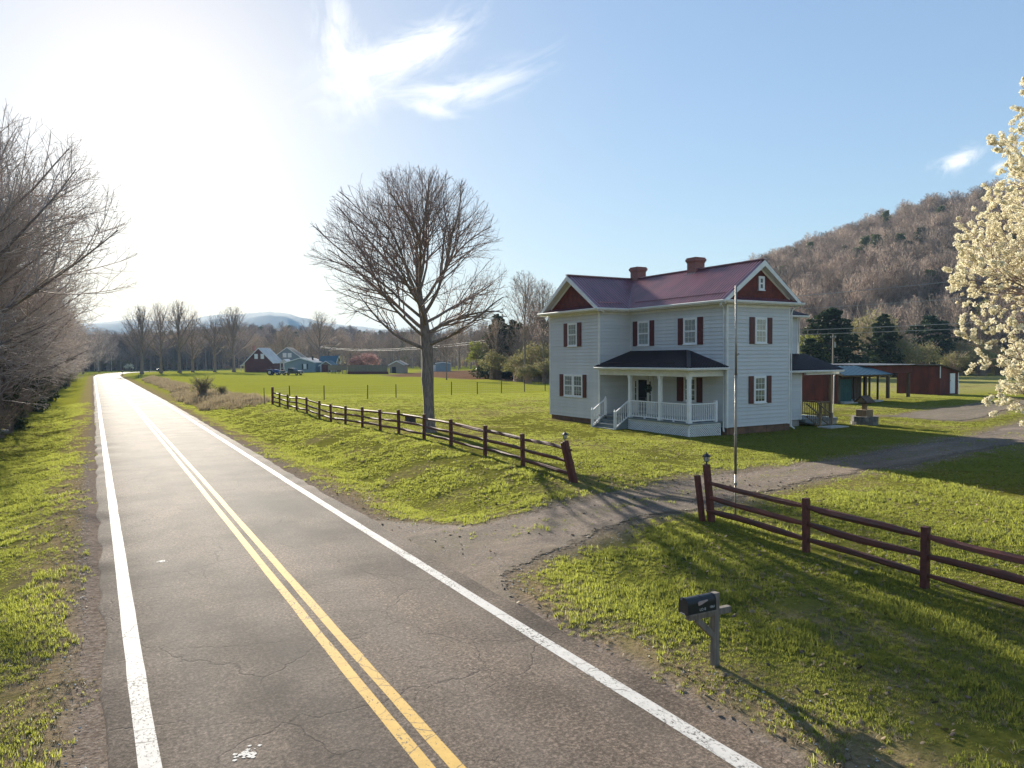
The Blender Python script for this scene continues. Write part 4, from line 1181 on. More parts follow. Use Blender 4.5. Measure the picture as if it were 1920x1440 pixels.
def fence_post(x, y, h, parent, lean=(0, 0), w=.125, rails=(), base=None):
    z = (hz(x, y) if base is None else base)
    b = Vector((x, y, z - .25)); t = Vector((x + lean[0], y + lean[1], z + h))
    mb = MB(); mb.beam(b, t, w, w, up=(0, 1, 0))
    p = mb.build('fence_post', 'stain', parent, bevel=.008)
    for v in rails:                                            # pale bare rail ends let into the post
        MB().box((x - w / 2 - .006, y - .022, z + v - .028), (x - w / 2 + .012, y + .022, z + v + .028)).build('rail_end', 'tanwood', p)
    return p

RAILS = (.26, .60, .96)
lf = thing('split_rail_fence', (FX, 41, hz(FX, 41)), 'long dark red split rail fence on the bank between the road and the lawn tree', 'fence')
pz = [hz(FX, y) for y in POST_Y]
for i, y in enumerate(POST_Y):
    fence_post(FX + rnd.uniform(-.02, .02), y, 1.44 if i == 0 else 1.15 + rnd.uniform(-.03, .04), lf, (rnd.uniform(-.03, .03), rnd.uniform(-.02, .02)), .17 if i == 0 else .125, RAILS if i else ())
ends = POST_Y + [18.95]
for i in range(len(ends) - 1):
    y0, y1 = ends[i], ends[i + 1]; z0, z1 = hz(FX, y0), hz(FX, y1)
    for v in RAILS:
        log_rail((FX + rnd.uniform(-.02, .02), y0 + .05, z0 + v + rnd.uniform(-.03, .03)), (FX + rnd.uniform(-.02, .02), y1 - .05, z1 + v + rnd.uniform(-.03, .03)), .056, lf)
# leaning pair of posts at the drive
z = hz(FX, 18.9)
for dx, dy, h, ly in ((0, 0, 1.28, .40), (-.02, .14, 1.22, .38)):
    mb = MB(); mb.beam((FX + dx + .02, 18.72 + dy, z - .2), (FX + dx - .12, 18.72 + dy + ly, z + h), .14, .13, up=(1, 0, 0)); mb.build('fence_post', 'stain', lf, bevel=.01, label='leaning gatepost at the end of the fence by the drive')
fl = MB(); fl.tube([(FX - .6, 63.0, hz(FX - .6, 63) - .2), (FX - .62, 63.0, hz(FX, 63) + 1.38)], .03, 6); fl.build('stake', 'postgrey', lf)

rf = thing('split_rail_fence', (FX, 9, hz(FX, 9)), 'dark red split rail fence behind the mailbox on the near side of the drive', 'fence')
RY2 = [13.11, 10.23, 7.69, 5.1, 2.6]
for i, y in enumerate(RY2):
    if i: fence_post(FX, y, 1.14 + rnd.uniform(-.02, .03), rf, (rnd.uniform(-.02, .02), rnd.uniform(-.02, .02)), .125, ())
z = hz(FX, 13.1)
mb = MB(); mb.beam((FX + .08, 13.02, z - .2), (FX - .02, 13.12, z + 1.40), .14, .14, up=(1, 0, 0)); mb.build('fence_post', 'stain', rf, bevel=.01, label='tall gatepost carrying a lantern')
mb = MB(); mb.beam((FX - .07, 13.17, z - .2), (FX - .20, 13.25, z + 1.13), .12, .12, up=(1, 0, 0)); mb.build('fence_post', 'stain', rf, bevel=.01)
for i in range(len(RY2) - 1):
    y0, y1 = RY2[i], RY2[i + 1]
    for v in RAILS:
        log_rail((FX, y0 + .02, hz(FX, y0) + v), (FX, y1 - .02, hz(FX, y1) + v), .062, rf)

def post_lantern(x, y, z, label, lean=(0, 0)):
    t = thing('post_lantern', (x, y, z), label, 'lantern', 'solar lanterns on the gateposts')
    mb = MB(); mb.tube([(x, y, z), (x, y, z + .015), (x, y, z + .02), (x, y, z + .07)], [.05, .05, .018, .018], 8); mb.tube([(x, y, z + .07), (x, y, z + .085)], [.05, .055], 6); mb.build('base', 'blackmetal', t)
    MB().tube([(x, y, z + .086), (x, y, z + .20)], [.048, .072], 6).build('lamp_glass', 'lampglass', t)
    mb = MB()
    for k in range(6):
        a = math.pi * 2 * k / 6; mb.beam((x + .05 * math.cos(a), y + .05 * math.sin(a), z + .085), (x + .076 * math.cos(a), y + .076 * math.sin(a), z + .20), .008, .008)
    mb.build('cage', 'blackmetal', t, kind='stuff')
    MB().tube([(x, y, z + .2), (x, y, z + .215), (x, y, z + .26), (x, y, z + .28), (x, y, z + .31)], [.115, .11, .05, .015, .012], 6).build('cap', 'blackmetal', t)
z = hz(FX, 18.9)
post_lantern(FX - .115, 19.16, z + 1.27, 'small glass lantern on the leaning gatepost of the left fence')
post_lantern(FX - .02, 13.12, hz(FX, 13.1) + 1.395, 'small glass lantern on the tall post of the right fence')

# slender pole beside the right fence
fz = hz(14.05, 13.14)
fp = thing('flagpole', (14.05, 13.14, fz), 'tall slender bare metal pole rising beside the fence in front of the house', 'pole')
mb = MB(); mb.tube([(14.05, 13.14, fz - .2), (14.05, 13.14, fz + 1.1)], [.024, .024], 8); mb.tube([(14.05, 13.14, fz + 1.1), (14.04, 13.13, fz + 2.2), (14.03, 13.12, fz + 3.6)], [.034, .034, .034], 8); mb.build('lower_tube', 'metalpole', fp, True)
MB().tube([(14.03, 13.12, fz + 3.6), (14.02, 13.11, fz + 4.4), (14.0, 13.1, fz + 5.85)], [.029, .027, .023], 8).build('upper_tube', 'metalpole', fp, True)
mb = MB()
for v in (.85, 2.1, 3.6): mb.tube([(14.045, 13.135, fz + v - .03), (14.045, 13.135, fz + v + .03)], [.042, .042], 8)
mb.build('coupling', 'galv', fp, kind='stuff')
MB().beam((14.04, 13.12, fz + 4.1), (14.10, 13.08, fz + 4.14), .03, .05).build('cleat', 'galv', fp)

# dark bin behind the tree
bz = hz(16.4, 40.6)
bn = thing('bin', (16.4, 40.6, bz), 'dark grey square bin on the grass behind the lawn tree', 'bin')
mb = MB(); mb.prism([(16.1, 40.3, bz), (16.6, 40.3, bz), (16.6, 40.8, bz), (16.1, 40.8, bz)], (0, 0, .42)); mb.build('bin_body', 'postgrey', bn, bevel=.02)
MB().box((16.06, 40.26, bz + .42), (16.64, 40.84, bz + .47)).build('lid', 'postgrey', bn, bevel=.015)

# ------------------------------------------------------------------ mailbox
mx, my = 7.62, 7.50
mz = hz(mx, my)
mbx = thing('mailbox', (mx, my, mz), 'black rounded mailbox on a weathered grey wooden post at the road edge', 'mailbox')
MB().box((mx - .048, my - .048, mz - .3), (mx + .048, my + .048, mz + 1.05)).build('post', 'greywood', mbx, bevel=.007)
ax = Vector((-1, 0.05, 0)).normalized(); sd_ = Vector((0.05, 1, 0)).normalized()
def L3(a, s, v): return Vector((mx, my, mz)) + ax * a + sd_ * s + Vector((0, 0, v))
MB().beam(L3(-.27, 0, .775), L3(.50, 0, .775), .09, .09).build('arm', 'greywood', mbx, bevel=.006)
MB().beam(L3(.02, .0, .42), L3(.36, .0, .735), .085, .08).build('brace', 'greywood', mbx, bevel=.005)
MB().beam(L3(.06, 0, .828), L3(.56, 0, .828), .20, .02).build('mounting_board', 'greywood', mbx)
def hull(a0, a1, w, h0, h1, name, m, extra=0.0, thick=None):
    prof = [(-w / 2, h0), (w / 2, h0), (w / 2, h1 - w * .42)]
    for k in range(1, 10):
        t = math.pi * k / 10; prof.append((w / 2 * math.cos(t), h1 - w * .42 + w * .42 * math.sin(t)))
    prof.append((-w / 2, h1 - w * .42))
    mb = MB(); mb.prism([L3(a0, s * (1 + extra), v) for s, v in prof], ax * (a1 - a0))
    return mb.build(name, m, mbx)
body = hull(.06, .56, .185, .838, 1.055, 'box_body', 'blackmetal')
MBh = hull(.562, .578, .195, .832, 1.062, 'door', 'blackmetal')
MB().beam(L3(.578, 0, 1.045), L3(.61, 0, 1.055), .03, .035).build('latch', 'chrome', MBh)
MB().beam(L3(.59, -.05, .84), L3(.59, .05, .84), .02, .012).build('door_lip', 'galv', MBh)
for a in (.075, .30): hull(a, a + .012, .190, .838, 1.059, 'seam', 'blackmetal')
fg = MB(); fg.prism([L3(.40, -.096, .985), L3(.38, -.096, 1.005), L3(.23, -.096, 1.012), L3(.22, -.096, .995), L3(.33, -.096, .955), L3(.385, -.096, .945)], sd_ * -.004)
fg.build('peeled_sticker', 'peel', mbx)
def lettering(txt, a, v, size, name='lettering'):
    c = bpy.data.curves.new(name, 'FONT'); c.body = txt; c.size = size; c.extrude = .0012; c.space_character = 1.05
    c.materials.append(M['lettering'])
    tmp = bpy.data.objects.new(name, c); COL.objects.link(tmp); bpy.context.view_layer.update()
    me = bpy.data.meshes.new_from_object(tmp); bpy.data.objects.remove(tmp)
    o = new_obj(name, me, mbx)
    xa = -ax; za = Vector((0, 0, 1)); na = -sd_          # text runs from the door towards the post
    m = Matrix((xa, za, na)).transposed().to_4x4(); m.translation = L3(a, -.0945, v) - origin(mbx)
    o.matrix_local = m
lettering('LO 8', .365, .868, .052); lettering('1861', .185, .880, .048)

# ------------------------------------------------------------------ stone planter with a little wishing well roof
wx, wy = 37.9, 25.9; wz = hz(wx, wy)
well = thing('wishing_well', (wx, wy, wz), 'small wooden wishing well on a round stone base on the side lawn', 'ornament')
for row in range(2):
    n = 13
    for k in range(n):
        a0 = 2 * math.pi * (k + .5 * row) / n + .01; a1 = 2 * math.pi * (k + 1 + .5 * row) / n - .01; r0, r1 = .50, .70 + rnd.uniform(-.012, .02)
        z0 = wz - .08 + row * .29; z1 = z0 + .28
        q = [(wx + r * math.cos(a), wy + r * math.sin(a), z0) for a, r in ((a0, r0), (a0, r1), ((a0 + a1) / 2, r1 + .015), (a1, r1), (a1, r0))]
        MB().prism(q, (0, 0, z1 - z0)).build('stone', 'stone', well)
MB().tube([(wx, wy, wz + .3), (wx, wy, wz + .47)], [.52, .52], 14).build('soil', 'foundation', well)
MB().box((wx - .32, wy - .32, wz + .46), (wx + .32, wy + .32, wz + .86)).build('planter_box', 'tanwood', well, bevel=.01)
MB().box((wx - .10, wy - .10, wz + .86), (wx + .10, wy + .10, wz + 1.2)).build('post', 'tanwood', well)
MB().box((wx - .24, wy - .24, wz + 1.2), (wx + .24, wy + .24, wz + 1.27)).build('shelf', 'oldwood', well)
for s in (-1, 1):
    MB().prism([(wx - .38, wy, wz + 1.66), (wx + .38, wy, wz + 1.66), (wx + .38, wy + s * .42, wz + 1.30), (wx - .38, wy + s * .42, wz + 1.30)], (0, 0, -.04)).build('roof_side', 'oldwood', well)
for s in (-1, 1):
    mb = MB(); mb.prism([(wx + s * .3, wy - .28, wz + 1.27), (wx + s * .3, wy + .28, wz + 1.27), (wx + s * .3, wy, wz + 1.6)], (s * .03, 0, 0)); mb.build('gable', 'tanwood', well)

# ------------------------------------------------------------------ red sheds to the right
def vboards(mb_parent, wall, u0, u1, v0, v1, m, w=.26, name='board', slope=None):
    """upright boards, each its own piece"""
    u = u0
    while u < u1 - .02:
        e = min(u + w, u1); t0 = v1 if slope is None else slope(u); t1 = v1 if slope is None else slope(e)
        mb = MB(); q = rnd.uniform(.012, .024)
        mb.prism([wall.P(u + .005, v0 + rnd.uniform(-.02, .03), 0), wall.P(e - .005, v0 + rnd.uniform(-.02, .03), 0), wall.P(e - .005, t1, 0), wall.P(u + .005, t0, 0)], wall.n * q)
        mb.build(name, m, mb_parent); u = e
gz0 = hz(54, 38)
shed = thing('red_shed', (54.3, 39.8, gz0), 'weathered red shed with a teal metal canopy roof and teal door', 'shed')
core = MB()
core.box((51.4, 37.42, gz0 - .2), (51.5, 41.9, gz0 + 2.3)); core.box((51.5, 41.8, gz0 - .2), (57.0, 41.9, gz0 + 2.3)); core.box((51.5, 39.3, gz0 - .2), (57.0, 39.4, gz0 + 2.3))
sc_ = core.build('shed_wall', 'rust', shed)
W1 = Wall((51.4, 41.9, 0), (0, -1, 0), (-1, 0, 0))
ap = gz0 + 2.95
def g1(u):
    d = abs(u - 2.24); return gz0 + 2.28 + .60 * max(0, 1 - d / 2.24)
vboards(sc_, W1, 0, 4.5, gz0 - .05, 0, 'rust', .45, 'board', g1)
W2 = Wall((51.5, 39.28, 0), (1, 0, 0), (0, -1, 0))
vboards(sc_, W2, 1.9, 5.5, gz0, gz0 + 2.25, 'oldwood', .30)
MB().box((51.32, 37.30, gz0 - .1), (51.50, 37.46, gz0 + 2.45)).build('corner_post', 'oldwood', shed)
# teal door facing the lawn
W3 = Wall((51.7, 37.75, 0), (1, 0, 0), (0, -1, 0))
dr = MB(); W3.box(dr, .25, 1.75, gz0 + .02, gz0 + 1.92, 0, .05); door_ = dr.build('shed_door', 'teal', shed)
for k in range(6): MB().box(W3.P(.27 + k * .245, gz0 + .06, .05), W3.P(.27 + k * .245 + .225, gz0 + 1.88, .068)).build('board', 'teal', door_)
MB().box(W3.P(.25, gz0 + .85, .068), W3.P(1.75, gz0 + .97, .085)).build('batten', 'teal', door_)
MB().box((51.6, 37.0, gz0 - .1), (56.6, 39.3, gz0 + .16)).build('sill_step', 'concrete', shed)
for x in (53.6, 55.6, 56.7): MB().box((x, 37.55, gz0), (x + .12, 37.67, gz0 + 2.25)).build('canopy_post', 'oldwood', shed)
MB().box((51.5, 37.1, gz0 + 2.14), (57.4, 37.22, gz0 + 2.30)).build('canopy_beam', 'tanwood', shed)
RP = (51.3, 57.6)
tr_ = slab('shed_roof', [[(RP[0], 39.6, ap), (RP[1], 39.6, ap), (RP[1], 36.9, gz0 + 2.27), (RP[0], 36.9, gz0 + 2.27)], [(RP[0], 39.6, ap), (RP[1], 39.6, ap), (RP[1], 42.2, gz0 + 2.3), (RP[0], 42.2, gz0 + 2.3)]], .05, 'oldwood', shed)
TP = [(0, 0), (.40, 0), (.415, .03), (.44, .03), (.455, 0), (.6, 0)]
panels(tr_, 'tealroof', RP[0] - .05, RP[1] + .1, 'x', lambda x: Vector((x, 39.6, ap)), lambda x: Vector((x, 36.85, gz0 + 2.26)), (0, -.25, 1), .6, TP)
panels(tr_, 'tealroof', RP[0] - .05, RP[1] + .1, 'x', lambda x: Vector((x, 39.6, ap)), lambda x: Vector((x, 42.25, gz0 + 2.3)), (0, .25, 1), .6, TP)
for a, b in (((51.28, 36.9, gz0 + 2.25), (51.28, 39.6, ap - .02)), ((51.28, 39.6, ap - .02), (51.28, 42.2, gz0 + 2.27))): MB().beam(a, b, .05, .14).build('barge_board', 'tanwood', shed)

cp = thing('open_carport', (60.5, 41, hz(60.5, 41)), 'long open pole shed with a dark red fascia between two red sheds', 'shed')
cz = hz(60.6, 39.3)
for i, (x, y) in enumerate(((57.4, 39.2), (60.6, 39.2), (63.6, 39.2), (57.4, 43.4), (60.6, 43.4), (63.6, 43.4))):
    MB().box((x - .11, y - .11, hz(x, y) - .2), (x + .11, y + .11, cz + 2.75)).build('carport_post', 'oldwood', cp)
MB().box((57.0, 39.02, cz + 2.2), (63.9, 39.10, cz + 2.84)).build('fascia', 'rust', cp)
MB().box((63.82, 39.1, cz + 2.2), (63.9, 43.6, cz + 2.84)).build('fascia', 'rust', cp)
cr_ = slab('carport_roof', [[(56.9, 38.8, cz + 2.92), (64.1, 38.8, cz + 2.92), (64.1, 43.8, cz + 3.0), (56.9, 43.8, cz + 3.0)]], .06, 'oldwood', cp)
panels(cr_, 'galv', 56.9, 64.1, 'x', lambda x: Vector((x, 43.8, cz + 3.01)), lambda x: Vector((x, 38.75, cz + 2.93)), (0, -.01, 1), .6, TP)
W4 = Wall((57.3, 43.3, 0), (1, 0, 0), (0, -1, 0))
for k in range(5): MB().box(W4.P(0, cz + .15 + k * .28, 0), W4.P(1.1, cz + .28 + k * .28, .03)).build('slat', 'tanwood', cp)
MB().beam((59.0, 41.5, cz), (59.35, 41.6, cz + 2.0), .06, .06).build('leaning_stake', 'oldwood', cp)
MB().beam((63.2, 43.2, cz), (63.45, 43.2, cz + 2.1), .06, .06).build('leaning_stake', 'oldwood', cp)

rs = thing('red_shed', (70.2, 42, hz(70, 41)), 'low red shed with a sloping roof and a narrow white door', 'shed')
rz = hz(69.5, 40)
rw = MB(); rw.prism([(68.85, 39.4, rz - .2), (71.9, 39.4, rz - .2), (71.9, 39.4, rz + 2.15), (68.85, 39.4, rz + 2.75)], (0, .08, 0)); rw.box((68.85, 39.48, rz - .2), (68.93, 43.6, rz + 2.7)); rw.box((71.82, 39.48, rz - .2), (71.9, 43.6, rz + 2.1)); rw.box((68.93, 43.5, rz - .2), (71.82, 43.6, rz + 2.1))
rwall = rw.build('shed_wall', 'rust', rs)
W5 = Wall((68.85, 43.6, 0), (0, -1, 0), (-1, 0, 0)); vboards(rwall, W5, 0, 4.2, rz - .02, rz + 2.68, 'rust', .40)
W6 = Wall((68.85, 39.4, 0), (1, 0, 0), (0, -1, 0)); vboards(rwall, W6, 0, 3.05, rz - .02, 0, 'rust', .38, 'board', lambda u: rz + 2.70 - .19 * u)
mb = MB(); W6.box(mb, 1.62, 2.42, rz + .12, rz + 2.02, .03, .075); wd = mb.build('shed_door', 'white', rs)
for k in range(3): MB().box(W6.P(1.68, rz + .2 + k * .62, .075), W6.P(2.36, rz + .75 + k * .62, .083)).build('door_panel', 'white', wd)
MB().box(W6.P(1.5, rz + 1.3, .03), W6.P(1.62, rz + 1.36, .12)).build('hasp', 'galv', rs)
MB().box(W6.P(-.03, rz + 1.6, .03), W6.P(.07, rz + 2.72, .06)).build('corner_trim', 'white', rs); MB().box(W6.P(2.98, rz, .03), W6.P(3.08, rz + 2.1, .06)).build('corner_trim', 'white', rs)
ro = slab('shed_roof', [[(68.6, 39.1, rz + 2.86), (72.25, 39.1, rz + 2.14), (72.25, 43.9, rz + 2.14), (68.6, 43.9, rz + 2.86)]], .06, 'oldwood', rs)
panels(ro, 'galv', 39.1, 43.9, 'y', lambda y: Vector((68.58, y, rz + 2.865)), lambda y: Vector((72.3, y, rz + 2.13)), (.2, 0, 1), .6, TP)
# ------------------------------------------------------------------ wire fences
def wire_fence(pts, h, label, every=None, posts='postgrey', r=.05, verticals=True, rows=6):
    c = pts[len(pts) // 2]
    t = thing('wire_fence', (c[0], c[1], hz(*c)), label, 'fence')
    for x, y in pts:
        z = hz(x, y); lx, ly = rnd.uniform(-.04, .04), rnd.uniform(-.04, .04)
        MB().tube([(x, y, z - .2), (x + lx, y + ly, z + h + rnd.uniform(-.05, .08))], [r, r * .9], 6).build('fence_post', posts, t)
    mb = MB()
    for (x0, y0), (x1, y1) in zip(pts[:-1], pts[1:]):
        L = math.hypot(x1 - x0, y1 - y0); n = max(int(L / 3), 1)
        for v in np.linspace(.12, h - .1, rows):
            for k in range(n):
                a, b = k / n, (k + 1) / n; xa, ya, xb, yb = x0 + (x1 - x0) * a, y0 + (y1 - y0) * a, x0 + (x1 - x0) * b, y0 + (y1 - y0) * b
                mb.tube([(xa, ya, hz(xa, ya) + v), (xb, yb, hz(xb, yb) + v)], .005, 3, False)
        if verticals:
            for k in range(int(L / .3)):
                a = k * .3 / L; xa, ya = x0 + (x1 - x0) * a, y0 + (y1 - y0) * a; z = hz(xa, ya); mb.tube([(xa, ya, z + .1), (xa, ya, z + h - .1)], .0035, 3, False)
    mb.build('wire_mesh', 'wire', t, kind='stuff')
wire_fence([(FX + .1, 63.2), (15.8, 68.5), (19.0, 68.6), (22.9, 67.6), (25.9, 67.9), (29.4, 69.0), (32.6, 69.4), (35.8, 69.7), (38.9, 70.0), (42.4, 70.9), (45.6, 71.6), (49, 72.3), (53, 73), (57, 74)], 1.35, 'thin wire mesh fence on dark posts across the lawn')
wire_fence([(52.5, 47.5), (58.5, 47.2), (64.5, 47), (73.5, 46.3), (79, 44.2), (85, 42), (92, 40), (99, 38)], 1.3, 'pasture wire fence on thin posts behind the red sheds', posts='oldwood', verticals=False, rows=4)

# ------------------------------------------------------------------ far houses, sheds and vehicles beyond the field
def simple_window(wall, u0, u1, v0, v1, parent, frame='white', t=.09):
    mb = MB(); wall.box(mb, u0, u1, v0, v1, .0, .05); w = mb.build('window', frame, parent)
    mb = MB(); wall.box(mb, u0 + t, u1 - t, v0 + t, (v0 + v1) / 2 - .03, .05, .056); wall.box(mb, u0 + t, u1 - t, (v0 + v1) / 2 + .03, v1 - t, .05, .056)
    mb.build('pane', 'doorglass', w); return w

def far_house(name, label, base, ang, w, d, eave, ridge, wallm, roofm, over=.4, cat='house'):
    """gabled box: gable faces local -v; returns local mapping"""
    bx, by = base; bz_ = hz(bx, by); ca, sa = math.cos(R(ang)), math.sin(R(ang))
    u = Vector((ca, sa, 0)); n = Vector((sa, -ca, 0))
    t = thing(name, (bx, by, bz_), label, cat)
    w0 = Wall(Vector((bx, by, 0)), u, n)
    mb = MB(); mb.prism([w0.P(-w / 2, bz_ - .3), w0.P(w / 2, bz_ - .3), w0.P(w / 2, bz_ + eave), w0.P(0, bz_ + ridge), w0.P(-w / 2, bz_ + eave)], -n * d)
    mb.build('wall', wallm, t)
    s = (ridge - eave) / (w / 2)
    for sg in (-1, 1):
        mb = MB(); mb.prism([w0.P(0, bz_ + ridge + .03, over), w0.P(sg * (w / 2 + over), bz_ + eave - over * s + .03, over), w0.P(sg * (w / 2 + over), bz_ + eave - over * s + .03, -d - over), w0.P(0, bz_ + ridge + .03, -d - over)], (0, 0, .12))
        r_ = mb.build('roof', roofm, t)
        for k in range(int(d / 1.2)):
            q = over - .3 - k * 1.2
            MB().beam(w0.P(sg * .05, bz_ + ridge + .17, q), w0.P(sg * (w / 2 + over), bz_ + eave - over * s + .16, q), .06, .05).build('seam', roofm, r_)
        MB().beam(w0.P(0, bz_ + ridge + .0, over + .02), w0.P(sg * (w / 2 + over), bz_ + eave - over * s, over + .02), .05, .22).build('barge_board', 'white', t)
    return t, w0, bz_

# red house with white metal roof (gable towards us)
t, w0, z = far_house('red_house', 'far red house with a white metal roof and two attic windows', (49.0, 256), -30, 9.4, 11, 3.2, 8.0, 'redsiding', 'whiteroof')
simple_window(w0, -1.5, -.3, z + 4.4, z + 6.1, t); simple_window(w0, .6, 1.8, z + 4.4, z + 6.1, t)
w1 = Wall(w0.P(-4.7, 0, -3.2), w0.n, -w0.u)
mb = MB(); mb.prism([w0.P(-4.72, z + 2.3, -.4), w0.P(-4.72, z + 3.3, -.4), w0.P(-6.6, z + 2.2, -.4), w0.P(-6.6, z + 2.0, -.4)], -w0.n * 8); mb.build('porch_roof', 'whiteroof', t)
for q in (-1, -4, -7.8): MB().beam(w0.P(-6.4, z - .1, q), w0.P(-6.4, z + 2.1, q), .18, .18).build('porch_post', 'white', t)
mb = MB(); mb.box(w0.P(-2.6, z + 7.2, -3.0) - Vector((.4, .4, 0)), w0.P(-2.6, z + 8.9, -3.0) + Vector((.4, .4, 0))); mb.build('chimney', 'brick', t)
# grey gabled house behind it
t, w0, z = far_house('grey_house', 'far grey house with a tan metal roof behind the red house', (62.0, 272), -24, 11, 10, 4.4, 8.4, 'bluesiding', 'beige')
simple_window(w0, -1.6, -.2, z + 4.8, z + 6.4, t); simple_window(w0, .2, 1.6, z + 4.8, z + 6.4, t); simple_window(w0, -2.5, -1.2, z + 1.2, z + 2.8, t)
# pale blue mobile home
t, w0, z = far_house('mobile_home', 'far pale blue single storey home with a pale roof and shuttered window', (56.6, 231), -32, 9.6, 13, 3.0, 4.4, 'bluesiding', 'whiteroof', .3)
simple_window(w0, 1.0, 2.0, z + 1.0, z + 2.6, t)
for a, b in ((.5, .95), (2.05, 2.5)): MB().box(w0.P(a, z + .95, 0), w0.P(b, z + 2.65, .05)).build('shutter', 'blackmetal', t)
mb = MB(); mb.box(w0.P(-8.0, z + .4, -3.2), w0.P(-4.82, z + .6, -7.0)); mb.build('deck', 'tanwood', t)
mb = MB(); mb.prism([w0.P(-7.6, z + 2.9, -3.0), w0.P(-4.9, z + 2.9, -3.0), w0.P(-6.2, z + 4.2, -3.0)], -w0.n * 5); mb.build('porch_gable', 'whiteroof', t)
for q in (-7.4, -6.2, -5.1): MB().beam(w0.P(q, z, -3.2), w0.P(q, z + 2.9, -3.2), .15, .15).build('porch_post', 'white', t)
MB().beam(w0.P(-7.6, z + 1.3, -3.2), w0.P(-5.0, z + 1.3, -3.2), .08, .12).build('porch_rail', 'white', t)
MB().box(w0.P(2.4, z + 3.6, -5) - Vector((.25, .25, 0)), w0.P(2.4, z + 5.0, -5) + Vector((.25, .25, 0))).build('chimney', 'blackmetal', t)
# teal roofed barns
for lab, b, an, w, d, e, r in (('small far shed with a teal roof beside a larger teal roofed barn', (63.4, 226), -34, 3.6, 5, 2.2, 3.4), ('far barn with a teal roof behind the grey board fence', (69.6, 235), 56, 4.2, 5, 3.4, 5.0)):
    t, w0, z = far_house('teal_roofed_barn', lab, b, an, w, d, e, r, 'beige', 'tealroof', .5, 'barn')
    mb = MB(); w0.box(mb, -1.4, 1.4, z, z + 2.3, 0, .06); mb.build('barn_door', 'rust', t)
    for q in (-.45 * w, .45 * w): MB().beam(w0.P(q, z, .3), w0.P(q, z + e, .3), .2, .2).build('barn_post', 'white', t)
# garden sheds
t, w0, z = far_house('garden_shed', 'small far beige shed with a low gabled roof and dark doorway', (71.8, 187.5), -35, 4.0, 4.5, 2.3, 3.3, 'beige', 'beige', .25, 'shed')
mb = MB(); w0.box(mb, -1.3, -.2, z, z + 1.7, 0, .04); mb.build('doorway', 'dark', t)
w8 = Wall(w0.P(2.0, 0, 0), -w0.n, w0.u)
t, w0, z = far_house('garden_shed', 'far blue grey shed with a flat dark roof beyond the tilled field', (92.6, 203), -28, 4.3, 4, 2.5, 2.8, 'bluesiding', 'blackmetal', .2, 'shed')
MB().box(w0.P(-3.0, z, -.5), w0.P(-2.3, z + 2.0, -1.4)).build('lean_to', 'white', t)
# high grey board fence and deck
bf = thing('board_fence', (61.5, 182, hz(61.5, 182)), 'far tall grey board fence along the edge of the field', 'fence')
P = [Vector((56.6, 200, 0)), Vector((58.1, 187, 0)), Vector((65.8, 177.6, 0))]
for (a, b), lo in (((P[0], P[1]), .9), ((P[1], P[2]), .0)):
    d = (b - a); L = d.length; d.normalize(); n = int(L / .32)
    for k in range(n):
        p = a + d * (k * .32 + .16); z = hz(p.x, p.y)
        mb = MB(); mb.beam(Vector((p.x, p.y, z + lo)), Vector((p.x, p.y, z + 2.35 + rnd.uniform(-.03, .03))), .29, .03, up=d.cross(Vector((0, 0, 1)))); mb.build('fence_board', 'greywood', bf)
    for k in range(int(L / 2.4) + 1):
        p = a + d * min(k * 2.4, L) + Vector((.1, .1, 0)); z = hz(p.x, p.y); MB().box((p.x - .07, p.y - .07, z - .2), (p.x + .07, p.y + .07, z + 2.2)).build('fence_post', 'greywood', bf)
    for v in (1.0, 2.1): MB().beam(a + Vector((.06, .06, hz(a.x, a.y) + v)), b + Vector((.06, .06, hz(b.x, b.y) + v)), .05, .1).build('fence_rail', 'greywood', bf)
low = MB(); low.beam(P[1] + Vector((-.15, -.15, hz(58, 187) + .3)), P[2] + Vector((-.15, -.15, hz(65.8, 177) + .3)), .05, .7); low.build('kick_board', 'rust', bf)

def wheel(parent, c, axis, r, w, rimm='chrome'):
    c = Vector(c); a = Vector(axis).normalized()
    t = MB().tube([c - a * w / 2, c - a * w * .42, c + a * w * .42, c + a * w / 2], [r * .9, r, r, r * .9], 16).build('wheel', 'tire', parent)
    MB().tube([c - a * (w / 2 + .01), c + a * (w / 2 + .01)], r * .55, 10).build('rim', rimm, t)

